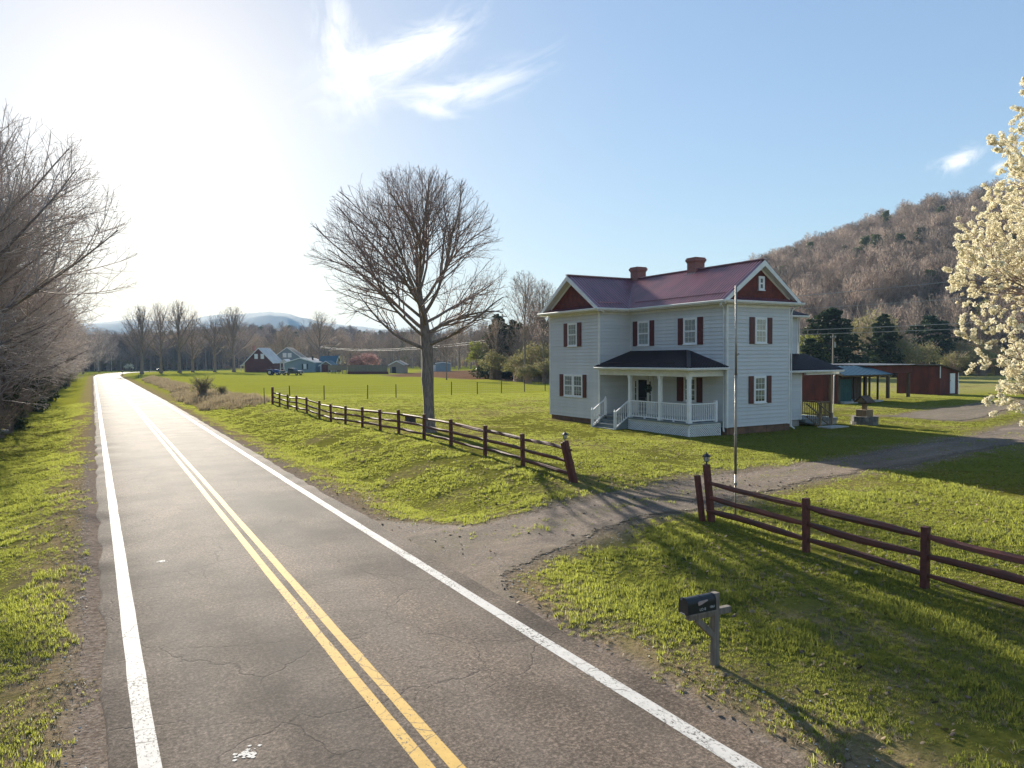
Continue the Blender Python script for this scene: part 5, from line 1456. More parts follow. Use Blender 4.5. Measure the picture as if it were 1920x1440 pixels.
def vehicle(name, label, cat, base, ang, prof, cab, width, wheels, m, r):
    """side profile swept across; cab profile set in and glazed"""
    bx, by = base; z = hz(bx, by); u = Vector((math.cos(R(ang)), math.sin(R(ang)), 0)); n = Vector((u.y, -u.x, 0))
    t = thing(name, (bx, by, z), label, cat)
    P = lambda a, v, s: Vector((bx, by, z)) + u * a + n * s + Vector((0, 0, v))
    mb = MB(); mb.prism([P(a, v, width / 2) for a, v in prof], -n * width); mb.build('body', m, t, bevel=.05)
    if cab:
        mb = MB(); mb.prism([P(a, v, width / 2 - .10) for a, v in cab], -n * (width - .2)); mb.build('cab', m, t, bevel=.05)
        lo = min(v for a, v in cab); hi = max(v for a, v in cab)
        xs = [a for a, v in cab if v == hi]; xl = [a for a, v in cab if v == lo]
        for s in (-1, 1):
            for k in range(2):
                f0, f1 = k * .5 + .04, k * .5 + .46
                A = lambda f, v: (min(xl) + (max(xl) - min(xl)) * f) * (1 - v) + (min(xs) + (max(xs) - min(xs)) * f) * v
                g = MB(); g.prism([P(A(f0, .12), lo + (hi - lo) * .12, s * (width / 2 - .10)), P(A(f1, .12), lo + (hi - lo) * .12, s * (width / 2 - .10)), P(A(f1, .85), lo + (hi - lo) * .85, s * (width / 2 - .10)), P(A(f0, .85), lo + (hi - lo) * .85, s * (width / 2 - .10))], n * (s * .012)); g.build('side_window', 'doorglass', t)
        a0, a1 = max(xl), max(xs)
        g = MB(); g.prism([P(a0 * .88 + a1 * .12 + .01, lo + .12 * (hi - lo), -width / 2 + .2), P(a0 * .88 + a1 * .12 + .01, lo + .12 * (hi - lo), width / 2 - .2), P(a0 * .15 + a1 * .85 + .01, lo + .85 * (hi - lo), width / 2 - .2), P(a0 * .15 + a1 * .85 + .01, lo + .85 * (hi - lo), -width / 2 + .2)], u * .012); g.build('windscreen', 'doorglass', t)
    for a in wheels:
        for s in (-1, 1): wheel(t, P(a, r, s * (width / 2 - .1)), n, r, .24)
    f = max(a for a, v in prof); b = min(a for a, v in prof)
    for s in (-1, 1):
        MB().box(P(f - .02, .78, s * (width / 2 - .3)) - Vector((.1, .1, .09)), P(f - .02, .78, s * (width / 2 - .3)) + Vector((.1, .1, .09))).build('headlight', 'lampglass', t)
        MB().box(P(b + .02, .85, s * (width / 2 - .15)) - Vector((.07, .07, .14)), P(b + .02, .85, s * (width / 2 - .15)) + Vector((.07, .07, .14))).build('tail_light', 'redlamp', t)
        MB().beam(P(.75, 1.15, s * width / 2), P(.75, 1.25, s * (width / 2 + .2)), .12, .16).build('mirror', 'blackmetal', t)
    MB().beam(P(f + .04, .5, -width / 2 + .05), P(f + .04, .5, width / 2 - .05), .1, .2).build('bumper', 'chrome', t)
    return t, P
vehicle('pickup_truck', 'dark grey pickup truck parked on the far edge of the field', 'truck', (44.3, 189.0), -47,
        [(-2.85, .45), (2.8, .42), (2.85, .95), (2.7, 1.12), (1.25, 1.2), (-.75, 1.22), (-.76, .80), (-2.7, .80), (-2.72, 1.2), (-2.85, 1.2)],
        [(1.25, 1.19), (.65, 1.82), (-.55, 1.84), (-.75, 1.19)], 1.95, (-1.75, 1.85), 'carpaint', .40)
vehicle('parked_car', 'dark car on the road at the far bend under the bare trees', 'car', (27.5, 362), 20,
        [(-2.2, .4), (2.2, .4), (2.25, .8), (1.2, 1.0), (-1.6, 1.02), (-2.25, .9)], [(1.1, .99), (.4, 1.5), (-1.0, 1.52), (-1.7, .99)], 1.8, (-1.35, 1.4), 'darkcar', .33)
# blue tractor
tx, ty = 41.2, 196.0; z = hz(tx, ty)
u = Vector((math.cos(R(-35)), math.sin(R(-35)), 0)); n = Vector((u.y, -u.x, 0))
tr = thing('tractor', (tx, ty, z), 'small blue farm tractor beside the grey pickup truck', 'tractor')
P = lambda a, v, s: Vector((tx, ty, z)) + u * a + n * s + Vector((0, 0, v))
mb = MB(); mb.prism([P(a, v, .38) for a, v in ((.2, .7), (1.2, .6), (1.5, .65), (1.55, 1.15), (1.2, 1.4), (.2, 1.55))], -n * .76); mb.build('hood', 'blue', tr, bevel=.05)
mb = MB(); mb.prism([P(a, v, .5) for a, v in ((-1.1, .6), (.25, .6), (.25, 1.0), (-.9, 1.35))], -n * 1.0); mb.build('body', 'blue', tr)
for s in (-1, 1):
    wheel(tr, P(-.75, .72, s * .75), n, .72, .42, 'lampglass'); wheel(tr, P(1.2, .42, s * .62), n, .42, .25, 'lampglass')
    mb = MB(); mb.prism([P(a, v, s * .55) for a, v in ((-1.5, 1.2), (-1.3, 1.5), (-.2, 1.5), (.0, 1.2))], n * (s * .4)); mb.build('fender', 'blue', tr)
mb = MB(); mb.box(P(-.7, 1.35, -.25), P(-.2, 1.5, .25)); mb.box(P(-.75, 1.5, -.25), P(-.65, 1.9, .25)); mb.build('seat', 'blackmetal', tr)
mb = MB(); mb.tube([P(.2, 1.5, 0), P(0, 1.85, 0)], .03, 6); mb.tube([P(-.02, 1.84, -.2), P(-.02, 1.86, .2)], .03, 6); mb.build('steering_wheel', 'blackmetal', tr)
MB().tube([P(.9, 1.4, .1), P(.9, 2.1, .1)], .04, 6).build('exhaust', 'blackmetal', tr)
mb = MB(); mb.beam(P(1.4, .75, -.5), P(2.6, .35, -.5), .1, .14); mb.beam(P(1.4, .75, .5), P(2.6, .35, .5), .1, .14); mb.box(P(2.5, .1, -.8), P(2.9, .55, .8)); mb.build('loader', 'lampglass', tr, kind='stuff')
mb = MB(); mb.beam(P(-1.0, 1.3, -.45), P(-1.1, 2.3, -.45), .07, .07); mb.beam(P(-1.0, 1.3, .45), P(-1.1, 2.3, .45), .07, .07); mb.beam(P(-1.1, 2.3, -.45), P(-1.1, 2.3, .45), .07, .07); mb.build('roll_bar', 'blackmetal', tr)

# ------------------------------------------------------------------ utility poles and wires
def utility_pole(x, y, top, label, arm=2.2, ang=0, r=.16):
    z = hz(x, y); t = thing('utility_pole', (x, y, z), label, 'pole', 'wooden utility poles')
    MB().tube([(x, y, z - .3), (x, y, top)], [r, r * .7], 8).build('pole', 'greywood', t)
    ca, sa = math.cos(R(ang)), math.sin(R(ang))
    MB().beam((x - ca * arm / 2, y - sa * arm / 2, top - .5), (x + ca * arm / 2, y + sa * arm / 2, top - .5), .1, .12).build('crossarm', 'greywood', t)
    for k in (-.45, -.15, .15, .45): MB().tube([(x + ca * arm * k, y + sa * arm * k, top - .44), (x + ca * arm * k, y + sa * arm * k, top - .25)], .05, 6).build('insulator', 'lampglass', t)
    MB().tube([(x + .25, y - .05, top - 1.9), (x + .25, y - .05, top - 1.1)], .2, 10).build('transformer', 'galv', t)
def cable(p, q, sag, r, label, cat='power line'):
    p, q = Vector(p), Vector(q); pts = [p + (q - p) * (k / 24) - Vector((0, 0, 4 * sag * (k / 24) * (1 - k / 24))) for k in range(25)]
    mb = MB(); mb.tube(pts, r, 4); o = top_mesh(mb, 'power_line', 'wire', label, cat, 'overhead wires'); return o
P1 = (68.2, 122.0); P2 = (82, 320.0); P3 = (91, 22); P4 = (12.0, 405)
utility_pole(*P1, 13.0, 'wooden utility pole among the trees left of the house', 2.2, 20)
utility_pole(*P2, 15.5, 'far wooden utility pole beyond the grey board fence', 2.4, 0)
utility_pole(91.5, 67.5, 7.6, 'short wooden pole in the scrub behind the teal roofed shed', 1.2, 0, .14)
for k, zz in enumerate((8.4, 8.0)):
    cable((P1[0] + k * .2, P1[1], zz), (P2[0], P2[1], zz + 3), 2.2, .019, ('upper' if k == 0 else 'lower') + ' of two overhead wires running from the pole by the house towards the far field')
cable((P1[0], P1[1], 8.4), (112, 18, 9.6), 0.7, .036, 'lowest overhead wire crossing in front of the wooded hill')
cable((P1[0], P1[1], 8.0), (112, 18.4, 8.9), 0.8, .034, 'second lowest overhead wire crossing in front of the wooded hill')
cable((P1[0], P1[1], 11.6), (112, 17, 13.2), 1.0, .026, 'middle overhead wire crossing in front of the wooded hill')
cable((36.2, 33.0, 8.0), (66, 12, 11.6), 0.25, .020, 'highest overhead wire crossing in front of the wooded hill')
# two pale poles far down the road
for x, y, lab in ((3.0, 402, 'left one of two pale poles beyond the road bend'), (8.6, 402, 'right one of two pale poles beyond the road bend')):
    z = hz(x, y); t = thing('pale_pole', (x, y, z), lab, 'pole'); MB().tube([(x, y, z - .2), (x, y, z + 9)], [.17, .13], 6).build('shaft', 'white', t)
    MB().beam((x - 1, y, z + 8.8), (x + 1, y, z + 8.8), .12, .12).build('arm', 'white', t)
# small marker posts on the bend
for x, y, lab, h in ((8.4, 255, 'far mailbox on a post inside the road bend', 1.2), (10.2, 205, 'thin marker post at the far drive entrance', .9)):
    z = hz(x, y); t = thing('roadside_post', (x, y, z), lab, 'post'); MB().box((x - .06, y - .06, z - .2), (x + .06, y + .06, z + h)).build('post', 'postgrey', t)
    if h > 1: MB().box((x - .35, y - .15, z + 1.1), (x + .25, y + .15, z + 1.5)).build('box', 'blackmetal', t, bevel=.05)
# ------------------------------------------------------------------ trees
def rnd_perp(d, r):
    v = Vector((r.uniform(-1, 1), r.uniform(-1, 1), r.uniform(-1, 1)))
    v -= d * v.dot(d)
    return v.normalized() if v.length > 1e-4 else Vector((1, 0, 0))

class Env:
    """crown envelope: ellipsoid with different upper and lower half"""
    def __init__(s, c, rx, ry, up, dn): s.c, s.rx, s.ry, s.up, s.dn = Vector(c), rx, ry, up, dn
    def inside(s, p):
        q = p - s.c; rz_ = s.up if q.z > 0 else s.dn
        return (q.x / s.rx) ** 2 + (q.y / s.ry) ** 2 + (q.z / rz_) ** 2
    def reach(s, p, d, mx):
        t = 0.0; st = mx / 16
        while t < mx:
            t += st
            if s.inside(p + d * t) > 1.0: return t
        return mx

def grow(seed, trunk, env, levels, limbs, limb_z, limb_el, r_limb, leaders=0):
    """skeleton of a tree standing at the origin: list of (points, radii, level)"""
    r = random.Random(seed); out = []
    out.append(trunk + (0,))
    tp, trd = trunk
    def at(pts, t):
        f = t * (len(pts) - 1); i = min(int(f), len(pts) - 2); return pts[i].lerp(pts[i + 1], f - i), (pts[i + 1] - pts[i]).normalized()
    def branch(p, d, L, rad, lv):
        sp = levels[lv - 1]; n = sp['seg']; pts = [p.copy()]; dd = d.copy(); step = L / n
        bend = rnd_perp(d, r) * sp.get('bend', .0)
        for i in range(n):
            dd = (dd + rnd_perp(dd, r) * sp['gnarl'] * r.random() + bend / n + Vector((0, 0, sp['trop'] / n))).normalized()
            nxt = pts[-1] + dd * step
            if env and i > 0 and env.inside(nxt) > 1.12: break
            pts.append(nxt)
        tip = sp['tip']; n = len(pts) - 1; rads = [max(rad * (1 - (1 - tip) * (i / n)), sp['rmin']) for i in range(n + 1)]
        out.append((pts, rads, lv))
        if lv >= len(levels): return
        nx = levels[lv]
        cnt = max(1, int(L * nx['per_m'] * r.uniform(.85, 1.15) + .5))
        side = r.choice((-1, 1)); perp = rnd_perp(d, r)
        for k in range(cnt):
            t = nx['t0'] + (1 - nx['t0']) * ((k + r.random()) / cnt)
            q, dl = at(pts, t)
            side = -side
            a = R(r.uniform(*nx['ang']))
            ax_ = (perp + rnd_perp(dl, r) * .9); ax_ -= dl * ax_.dot(dl)
            if ax_.length < 1e-3: continue
            ax_.normalize()
            cd = (dl * math.cos(a) + ax_ * (math.sin(a) * side)).normalized()
            mxl = L * nx['ratio'] * (1 - .55 * t) * r.uniform(.75, 1.2)
            cl = min(mxl, env.reach(q, cd, mxl) * r.uniform(.92, 1.08)) if env else mxl
            if cl < nx['lmin']: cl = nx['lmin'] * r.uniform(.7, 1.1)
            rr = rads[min(int(t * n), n)] * nx['rr']
            branch(q, cd, cl, rr, lv + 1)
    golden = 2.399
    ph = r.uniform(0, 6.28)
    for k in range(limbs):
        f = (k + .5) / limbs
        zz = limb_z[0] + (limb_z[1] - limb_z[0]) * f
        el = R(limb_el[0] + (limb_el[1] - limb_el[0]) * f ** .8 + r.uniform(-6, 6))
        az = ph + golden * k + r.uniform(-.25, .25)
        # where the trunk is at that height
        j = 0
        while j < len(tp) - 2 and tp[j + 1].z < zz: j += 1
        g = (zz - tp[j].z) / max(tp[j + 1].z - tp[j].z, 1e-3); p = tp[j].lerp(tp[j + 1], min(max(g, 0), 1))
        d = Vector((math.cos(az) * math.cos(el), math.sin(az) * math.cos(el), math.sin(el)))
        L = env.reach(p, d, 40) * r.uniform(.90, 1.03)
        branch(p, d, L, r_limb * r.uniform(.75, 1.15) * (1 - .3 * f), 1)
    return out

def tubes(branches, sides):
    """many branches of one class at once -> vertices and quads"""
    groups = {}
    for pts, rads in branches: groups.setdefault(len(pts), []).append((pts, rads))
    VV, FF, off = [], [], 0
    for n, items in groups.items():
        P = np.array([[tuple(p) for p in it[0]] for it in items]); Rr = np.array([it[1] for it in items])
        T = np.gradient(P, axis=1); T /= np.linalg.norm(T, axis=2, keepdims=True) + 1e-9
        ref = np.where(np.abs(T[..., 2:3]) < .9, np.array([0, 0, 1.0]), np.array([1.0, 0, 0]))
        A = np.cross(T, ref); A /= np.linalg.norm(A, axis=2, keepdims=True) + 1e-9
        B = np.cross(A, T)
        ang = np.arange(sides) * 2 * np.pi / sides
        ring = P[:, :, None, :] + Rr[:, :, None, None] * (np.cos(ang)[None, None, :, None] * A[:, :, None, :] + np.sin(ang)[None, None, :, None] * B[:, :, None, :])
        b = len(items)
        VV.append(ring.reshape(-1, 3))
        bi = np.arange(b)[:, None, None] * n * sides; i = np.arange(n - 1)[None, :, None] * sides; k = np.arange(sides)[None, None, :]; k2 = (k + 1) % sides
        FF.append((np.stack([bi + i + k, bi + i + k2, bi + i + sides + k2, bi + i + sides + k], -1) + off).reshape(-1, 4))
        off += b * n * sides
    return np.concatenate(VV), np.concatenate(FF)

def skeleton_meshes(sk, sides, split=2, names=('trunk', 'crown'), mats=('bark', 'twig')):
    res = []
    for lo, hi, nm, mt in ((0, split - 1, names[0], mats[0]), (split, 9, names[1], mats[1])):
        Vs, Fs, off = [], [], 0
        for lv in range(lo, hi + 1):
            bs = [(p, q) for p, q, l in sk if l == lv]
            if not bs: continue
            v, f = tubes(bs, sides[min(lv, len(sides) - 1)]); Vs.append(v); Fs.append(f + off); off += len(v)
        res.append(mesh_np(nm, np.concatenate(Vs), [np.concatenate(Fs)], [M[mt] if isinstance(mt, str) else mt], True) if Vs else None)
    return res

def trunk_path(seed, h, r0, r1, n=8, wob=.08, flare=1.5, lean=(0, 0)):
    r = random.Random(seed); pts, rad = [], []
    for i in range(n + 1):
        t = i / n
        pts.append(Vector((lean[0] * t + r.uniform(-wob, wob) * t, lean[1] * t + r.uniform(-wob, wob) * t, -.25 + (h + .25) * t)))
        rad.append((r0 + (r1 - r0) * t) * (1 + (flare - 1) * math.exp(-t * h / .45)))
    return pts, rad

def plant_tree(meshes, name, loc, label, group=None, rot=0.0, scale=1.0, cat='tree', sx=1.0):
    t = thing(name, loc, label, cat, group)
    t.rotation_euler = (0, 0, rot); t.scale = (scale * sx, scale * sx, scale)
    for me in meshes:
        if me is not None: new_obj(me.name.split('.')[0], me, t)
    return t

# ---- the big bare tree on the lawn
TX, TY = 14.72, 34.0
def hero():
    r = random.Random(5)
    tp, tr_ = [], []
    for z, x, y, rad in ((-.25, 0, 0, .46), (.05, 0, 0, .38), (.35, 0, 0, .31), (.9, -.01, 0, .275), (1.6, -.02, .0, .265), (2.3, -.05, .0, .285), (2.7, -.07, 0, .315), (3.1, -.06, 0, .29), (3.7, -.05, 0, .285), (4.3, -.08, 0, .30), (5.0, -.15, .02, .25), (5.8, -.25, .0, .20), (6.8, -.42, .05, .15), (8.0, -.5, .1, .11), (9.5, -.55, .1, .07)):
        tp.append(Vector((x, y, z))); tr_.append(rad)
    env = Env((-.8, 0, 7.8), 5.1, 5.1, 5.2, 3.5)
    levels = [dict(seg=10, gnarl=.19, trop=.06, tip=.22, rmin=.012, bend=.22),
              dict(seg=6, gnarl=.16, trop=.16, tip=.25, rmin=.009, per_m=2.0, t0=.2, ang=(18, 42), ratio=.62, rr=.55, lmin=.5, bend=.1),
              dict(seg=4, gnarl=.2, trop=.22, tip=.4, rmin=.0068, per_m=2.4, t0=.15, ang=(22, 46), ratio=.60, rr=.55, lmin=.32),
              dict(seg=3, gnarl=.22, trop=.2, tip=.6, rmin=.0042, per_m=3.4, t0=.2, ang=(22, 48), ratio=.62, rr=.7, lmin=.22)]
    sk = grow(31, (tp, tr_), env, levels, 21, (3.9, 7.8), (2, 76), .112)
    return skeleton_meshes(sk, (12, 7, 4, 3, 3))
plant_tree(hero(), 'bare_tree', (TX, TY, hz(TX, TY)), 'large leafless spreading tree on the lawn behind the long rail fence')
# burl on the trunk is part of the trunk path above

# ---- prototypes for the other bare trees
def big_proto(seed, H_, spread, trunk_h, r0, limbs, fine=1.0, el=(20, 80), up=None, mats=('bark', 'twig'), levels=4, rmin=.012):
    env = Env((0, 0, trunk_h + (H_ - trunk_h) * .40), spread, spread, (H_ - trunk_h) * .60, (H_ - trunk_h) * .48)
    tp = trunk_path(seed, H_ * .72, r0, r0 * .22, 9, .12)
    lv = [dict(seg=8, gnarl=.14, trop=.25, tip=.22, rmin=rmin * 1.6, bend=.15),
          dict(seg=5, gnarl=.18, trop=.2, tip=.3, rmin=rmin * 1.2, per_m=1.5 * fine, t0=.2, ang=(22, 52), ratio=.55, rr=.55, lmin=.8, bend=.1),
          dict(seg=4, gnarl=.2, trop=.2, tip=.4, rmin=rmin, per_m=1.9 * fine, t0=.15, ang=(22, 52), ratio=.6, rr=.6, lmin=.5),
          dict(seg=2, gnarl=.2, trop=.2, tip=.6, rmin=rmin * .8, per_m=2.2 * fine, t0=.15, ang=(25, 55), ratio=.62, rr=.7, lmin=.35)][:levels]
    sk = grow(seed, tp, env, lv, limbs, (trunk_h, H_ * .70), el, r0 * .42)
    return skeleton_meshes(sk, (9, 5, 3, 3, 3), mats=mats)
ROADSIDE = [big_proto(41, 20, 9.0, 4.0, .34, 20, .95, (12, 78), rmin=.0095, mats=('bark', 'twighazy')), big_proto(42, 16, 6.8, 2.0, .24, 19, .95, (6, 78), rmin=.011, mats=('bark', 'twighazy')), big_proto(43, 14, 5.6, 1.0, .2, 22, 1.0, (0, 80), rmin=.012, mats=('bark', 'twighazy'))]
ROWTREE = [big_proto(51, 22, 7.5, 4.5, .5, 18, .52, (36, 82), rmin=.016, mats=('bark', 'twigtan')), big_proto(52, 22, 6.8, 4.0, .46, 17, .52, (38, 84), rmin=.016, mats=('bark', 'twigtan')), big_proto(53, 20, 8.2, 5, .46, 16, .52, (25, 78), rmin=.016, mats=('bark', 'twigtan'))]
SLIM = [big_proto(61, 16, 3.6, 5.0, .19, 15, .85, (40, 82), rmin=.015), big_proto(62, 15, 3.2, 4.5, .17, 15, .85, (42, 82), rmin=.015)]

# woods on the left of the road
LW = [(-6.3, 52, 0, 1.00, 0.3), (-9.5, 44, 1, 1.05, 1.0), (-8.0, 63, 1, 1.0, 2.2), (-13, 56, 0, .95, 4.0), (-6.8, 76, 2, 1.0, 0.5), (-11, 80, 1, .95, 3.3), (-6.2, 92, 2, 1.02, 5.0), (-10, 99, 1, .9, 1.9), (-16, 70, 0, .9, 2.7),
      (-6.0, 110, 2, .95, 4.4), (-9.5, 122, 1, .9, 0.9), (-6.4, 134, 2, 1.0, 2.9), (-12, 138, 1, .95, 1.4), (-6.4, 156, 2, 1.0, 3.8), (-10, 168, 1, .95, 5.6), (-6.8, 184, 2, 1.05, 1.1), (-9, 205, 1, 1.0, 2.1), (-6.5, 224, 2, 1.05, .2), (-8, 248, 1, 1.05, 4.9), (-5.5, 275, 2, 1.15, 2.6), (-2.5, 305, 1, 1.1, 3.5), (3, 345, 1, 1.15, .4), (-22, 50, 0, .9, 5.2), (-20, 88, 0, .9, .8), (-19, 118, 0, .9, 3.0), (-30, 70, 0, .95, 1.2)]
q_ = random.Random(17)
for y in range(40, 262, 9): LW.append((-4.9 - q_.random() * 2.0 - (2.5 if y < 58 else 0), y + q_.uniform(-3, 3), q_.choice((1, 2, 2)), q_.uniform(.75, 1.1), q_.uniform(0, 6)))
for y in range(58, 240, 13): LW.append((-8.5 - q_.random() * 4, y + q_.uniform(-4, 4), q_.choice((0, 1)), q_.uniform(.85, 1.1), q_.uniform(0, 6)))
for i, (x, y, k, s, a) in enumerate(LW):
    lab = ('wide spreading', 'tall upright', 'low branched slender')[k] + ' bare tree ' + ('along the front edge of the roadside wood' if x > -7.2 else 'deeper inside the roadside wood') if i else 'tallest bare tree of the left wood, its branches reaching over the road'
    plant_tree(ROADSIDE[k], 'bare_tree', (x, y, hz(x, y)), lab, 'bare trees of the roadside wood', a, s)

# row of large trees beyond the field
RT = [(14.1, 262, 0, 1.0, 'bare tree nearest the road bend, leftmost of the row beyond the field'), (20.6, 275, 1, 1.08, 'second bare tree from the left in the row beyond the field'), (25.7, 268, 0, 1.10, 'third bare tree from the left, tallest of the row beyond the field'),
      (31.0, 279, 1, .92, 'fourth bare tree from the left in the row beyond the field'), (37.1, 271, 2, .98, 'fifth bare tree from the left in the row beyond the field'), (42.3, 264, 0, 1.02, 'bare tree in front of the far red house, rightmost of the row')]
for i, (x, y, k, s, lab) in enumerate(RT):
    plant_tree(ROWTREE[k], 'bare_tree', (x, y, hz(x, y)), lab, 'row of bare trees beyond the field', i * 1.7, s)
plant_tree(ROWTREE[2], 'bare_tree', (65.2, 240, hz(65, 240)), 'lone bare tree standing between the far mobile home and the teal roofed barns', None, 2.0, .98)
plant_tree(SLIM[0], 'bare_tree', (57.2, 95.5, hz(57, 95)), 'tall slim bare tree in the scrub left of the house, nearer the field', None, .6, 1.05)
plant_tree(SLIM[1], 'bare_tree', (58.6, 92.5, hz(58, 92)), 'tall slim bare tree in the scrub just beside the house corner', None, 2.6, 1.02)
plant_tree(SLIM[1], 'bare_tree', (66, 108, hz(66, 108)), 'slim bare tree behind the scrub left of the house', None, 4.6, .95)
plant_tree(SLIM[0], 'bare_tree', (54.5, 118, hz(54, 118)), 'young bare tree at the end of the tilled field', None, 3.6, .55)

# ---- evergreens, bushes and blossom: leaf sized faces in clumps through the crown
def leaf_cloud(seed, clumps, leaf, per, flat=.6, aspect=.5):
    """clumps: (centre, radius); returns vertices and quads"""
    g = np.random.default_rng(seed)
    C = np.array([c for c, _ in clumps]); Rd = np.array([q for _, q in clumps])
    idx = np.repeat(np.arange(len(C)), per)
    d = g.normal(size=(len(idx), 3)); d /= np.linalg.norm(d, axis=1)[:, None]
    d[:, 2] *= flat
    p = C[idx] + d * (Rd[idx] * g.uniform(.25, 1.0, len(idx)) ** .6)[:, None]
    a = g.normal(size=(len(idx), 3)); a /= np.linalg.norm(a, axis=1)[:, None]
    b = np.cross(a, g.normal(size=(len(idx), 3))); b /= np.linalg.norm(b, axis=1)[:, None]
    s = leaf * g.uniform(.6, 1.3, len(idx))[:, None]
    V = np.stack([p - a * s, p + b * s * aspect, p + a * s, p - b * s * aspect], 1).reshape(-1, 3)
    F = np.arange(len(V)).reshape(-1, 4)
    return V, F

def evergreen(seed, H_, w, mat_='cedar', leaf=.20, n=230, per=34, skirt=.05):
    r = random.Random(seed); cl = []
    for k in range(n):
        t = r.random() ** 1.25; z = H_ * (skirt + (1 - skirt) * t)
        rad = w * (1 - t) ** .55 * r.uniform(.40, 1.05) * (1 + .28 * math.sin(k * 1.7)); a = r.uniform(0, 6.283)
        cl.append(((rad * math.cos(a), rad * math.sin(a), z + r.uniform(-.2, .2)), .30 + .45 * (1 - t) * w / 2.5))
    V, F = leaf_cloud(seed, cl, leaf, per, .55)
    tp = trunk_path(seed, H_ * .9, .16, .03, 6, .05)
    v, f = tubes([tp], 7)
    return [mesh_np('trunk', v, [f], [M['bark']], True), mesh_np('crown', V, [F], [M[mat_]])]

def bush(seed, H_, w, mat_='bush', leaf=.10, n=60, per=40, stems=9, twigs='twigtan'):
    r = random.Random(seed); cl, br = [], []
    for k in range(n):
        a = r.uniform(0, 6.283); t = r.random(); el = math.asin(r.uniform(-.15, 1)); q = r.uniform(.55, 1.0)
        cl.append(((w / 2 * q * math.cos(a) * math.cos(el), w / 2 * q * math.sin(a) * math.cos(el), H_ * .42 + H_ * .52 * q * math.sin(el)), .16 * w * r.uniform(.5, 1)))
    for k in range(stems * 8):
        a = r.uniform(0, 6.283); e = r.uniform(.5, 1.05); top = Vector((w / 2 * e * math.cos(a), w / 2 * e * math.sin(a), H_ * r.uniform(.55, 1.08)))
        p0 = Vector((r.uniform(-.15, .15) * w, r.uniform(-.15, .15) * w, -.1)); m_ = p0.lerp(top, .5) + Vector((-.1 * w * math.cos(a), -.1 * w * math.sin(a), .08 * H_))
        pts = [p0.lerp(m_, .0), p0.lerp(m_, .5) + rnd_perp(Vector((0, 0, 1)), r) * .03 * w, m_, m_.lerp(top, .55) + rnd_perp(Vector((0, 0, 1)), r) * .04 * w, top]
        br.append((pts, [.03, .024, .018, .012, .007]))
    V, F = leaf_cloud(seed, cl, leaf, per, .8)
    v, f = tubes(br, 3)
    return [mesh_np('stems', v, [f], [M[twigs]], True), mesh_np('foliage', V, [F], [M[mat_]])]

CED = [evergreen(71, 8.0, 2.9), evergreen(72, 8.0, 2.0), evergreen(73, 7.5, 2.6, n=200)]
for x, y, k, s, lab, wd in ((74.4, 55.3, 0, 1.02, 'large dark cedar behind the teal roofed shed', 1.55), (83.7, 54.8, 1, .96, 'narrow dark cedar between pale bushes at the hill foot', 1.3), (99, 58, 2, 1.10, 'broad dark cedar at the hill foot above the low red shed', 1.5),
                        (66.0, 120, 1, 1.45, 'dark cedar beside the utility pole left of the house', 1.2), (70.5, 122, 0, 1.35, 'dark broad cedar in the wood left of the house', 1.2), (78, 124, 2, 1.6, 'tall dark cedar showing behind the slim bare trees', 1.2), (67.5, 52.5, 2, .62, 'low dark cedar showing over the side porch roof', 1.6)):
    if y < 60: x, y, s = x * 1.42, y * 1.42, s * 1.38      # these stand beyond the pasture
    plant_tree(CED[k], 'cedar_tree', (x, y, hz(x, y)), lab, None, x, s, 'tree', wd)
LIME = bush(81, 6.5, 4.4, 'limeleaf', .13, 80, 40)
for x, y, s, lab in ((70, 135, 1.3, 'fresh lime green young tree left of the house'), (100.2, 78.4, 1.28, 'yellow green budding tree against the large cedar'), (60.0, 96.5, .42, 'small lime green bush at the foot of the scrub')):
    plant_tree(LIME, 'budding_tree', (x, y, hz(x, y)), lab, None, x, s)
PALE = [bush(82, 5.5, 5.6, 'bushpale', .11, 80, 46, 14), bush(83, 4.0, 5.0, 'bush', .11, 70, 46, 12)]
plant_tree(PALE[0], 'willow_bush', (123.5, 84.3, hz(123.5, 84.3)), 'tall pale budding bush right of the large cedar', None, 1.0, 2.3)
sr_ = random.Random(77)
for k, (x, y, s, q) in enumerate([(88, 54, 1.0, 0), (93, 54, .85, 0), (97, 52, .8, 1), (101, 51, .8, 0), (105, 50.5, .9, 1), (90, 57, .9, 1), (108, 54, .9, 0), (112, 50, 1.0, 1), (117, 52, 1.0, 1), (104, 56, 1.0, 0), (122, 48, 1.1, 1), (128, 46, 1.1, 1), (80, 60, .85, 1)]):
    x, y, s = x * 1.38, y * 1.42, s * 1.35
    plant_tree(PALE[q], 'scrub_bush', (x, y, hz(x, y)), ('pale straw coloured' if q == 0 else 'olive green') + ' scrub bush along the foot of the wooded hill', 'scrub bushes along the hill foot', sr_.uniform(0, 6), s, 'bush')
for k, (x, y, s, q) in enumerate([(55.5, 92, .75, 1), (57.5, 90, .7, 0), (59.5, 89, .9, 1), (62, 92, 1.0, 1), (60.5, 97, 1.2, 0), (64, 98, 1.2, 1), (63, 104, 1.4, 1), (58.8, 100, 1.1, 1), (67, 101, 1.3, 0), (70, 112, 1.5, 1), (61, 112, 1.3, 1)]):
    plant_tree(PALE[q], 'scrub_bush', (x, y, hz(x, y)), ('pale straw coloured' if q == 0 else 'olive green') + ' tangled scrub bush at the field edge left of the house', 'scrub bushes left of the house', sr_.uniform(0, 6), s, 'bush')
plant_tree(bush(84, 5.6, 9.0, 'redbud', .16, 110, 40, 14, 'twigred'), 'redbud_tree', (68.4, 205, hz(68, 205)), 'wide reddish budding tree behind the far grey board fence', None, 0, 1.05)
ROUGH = bush(85, 2.0, 2.4, 'bush', .06, 40, 30, 16)
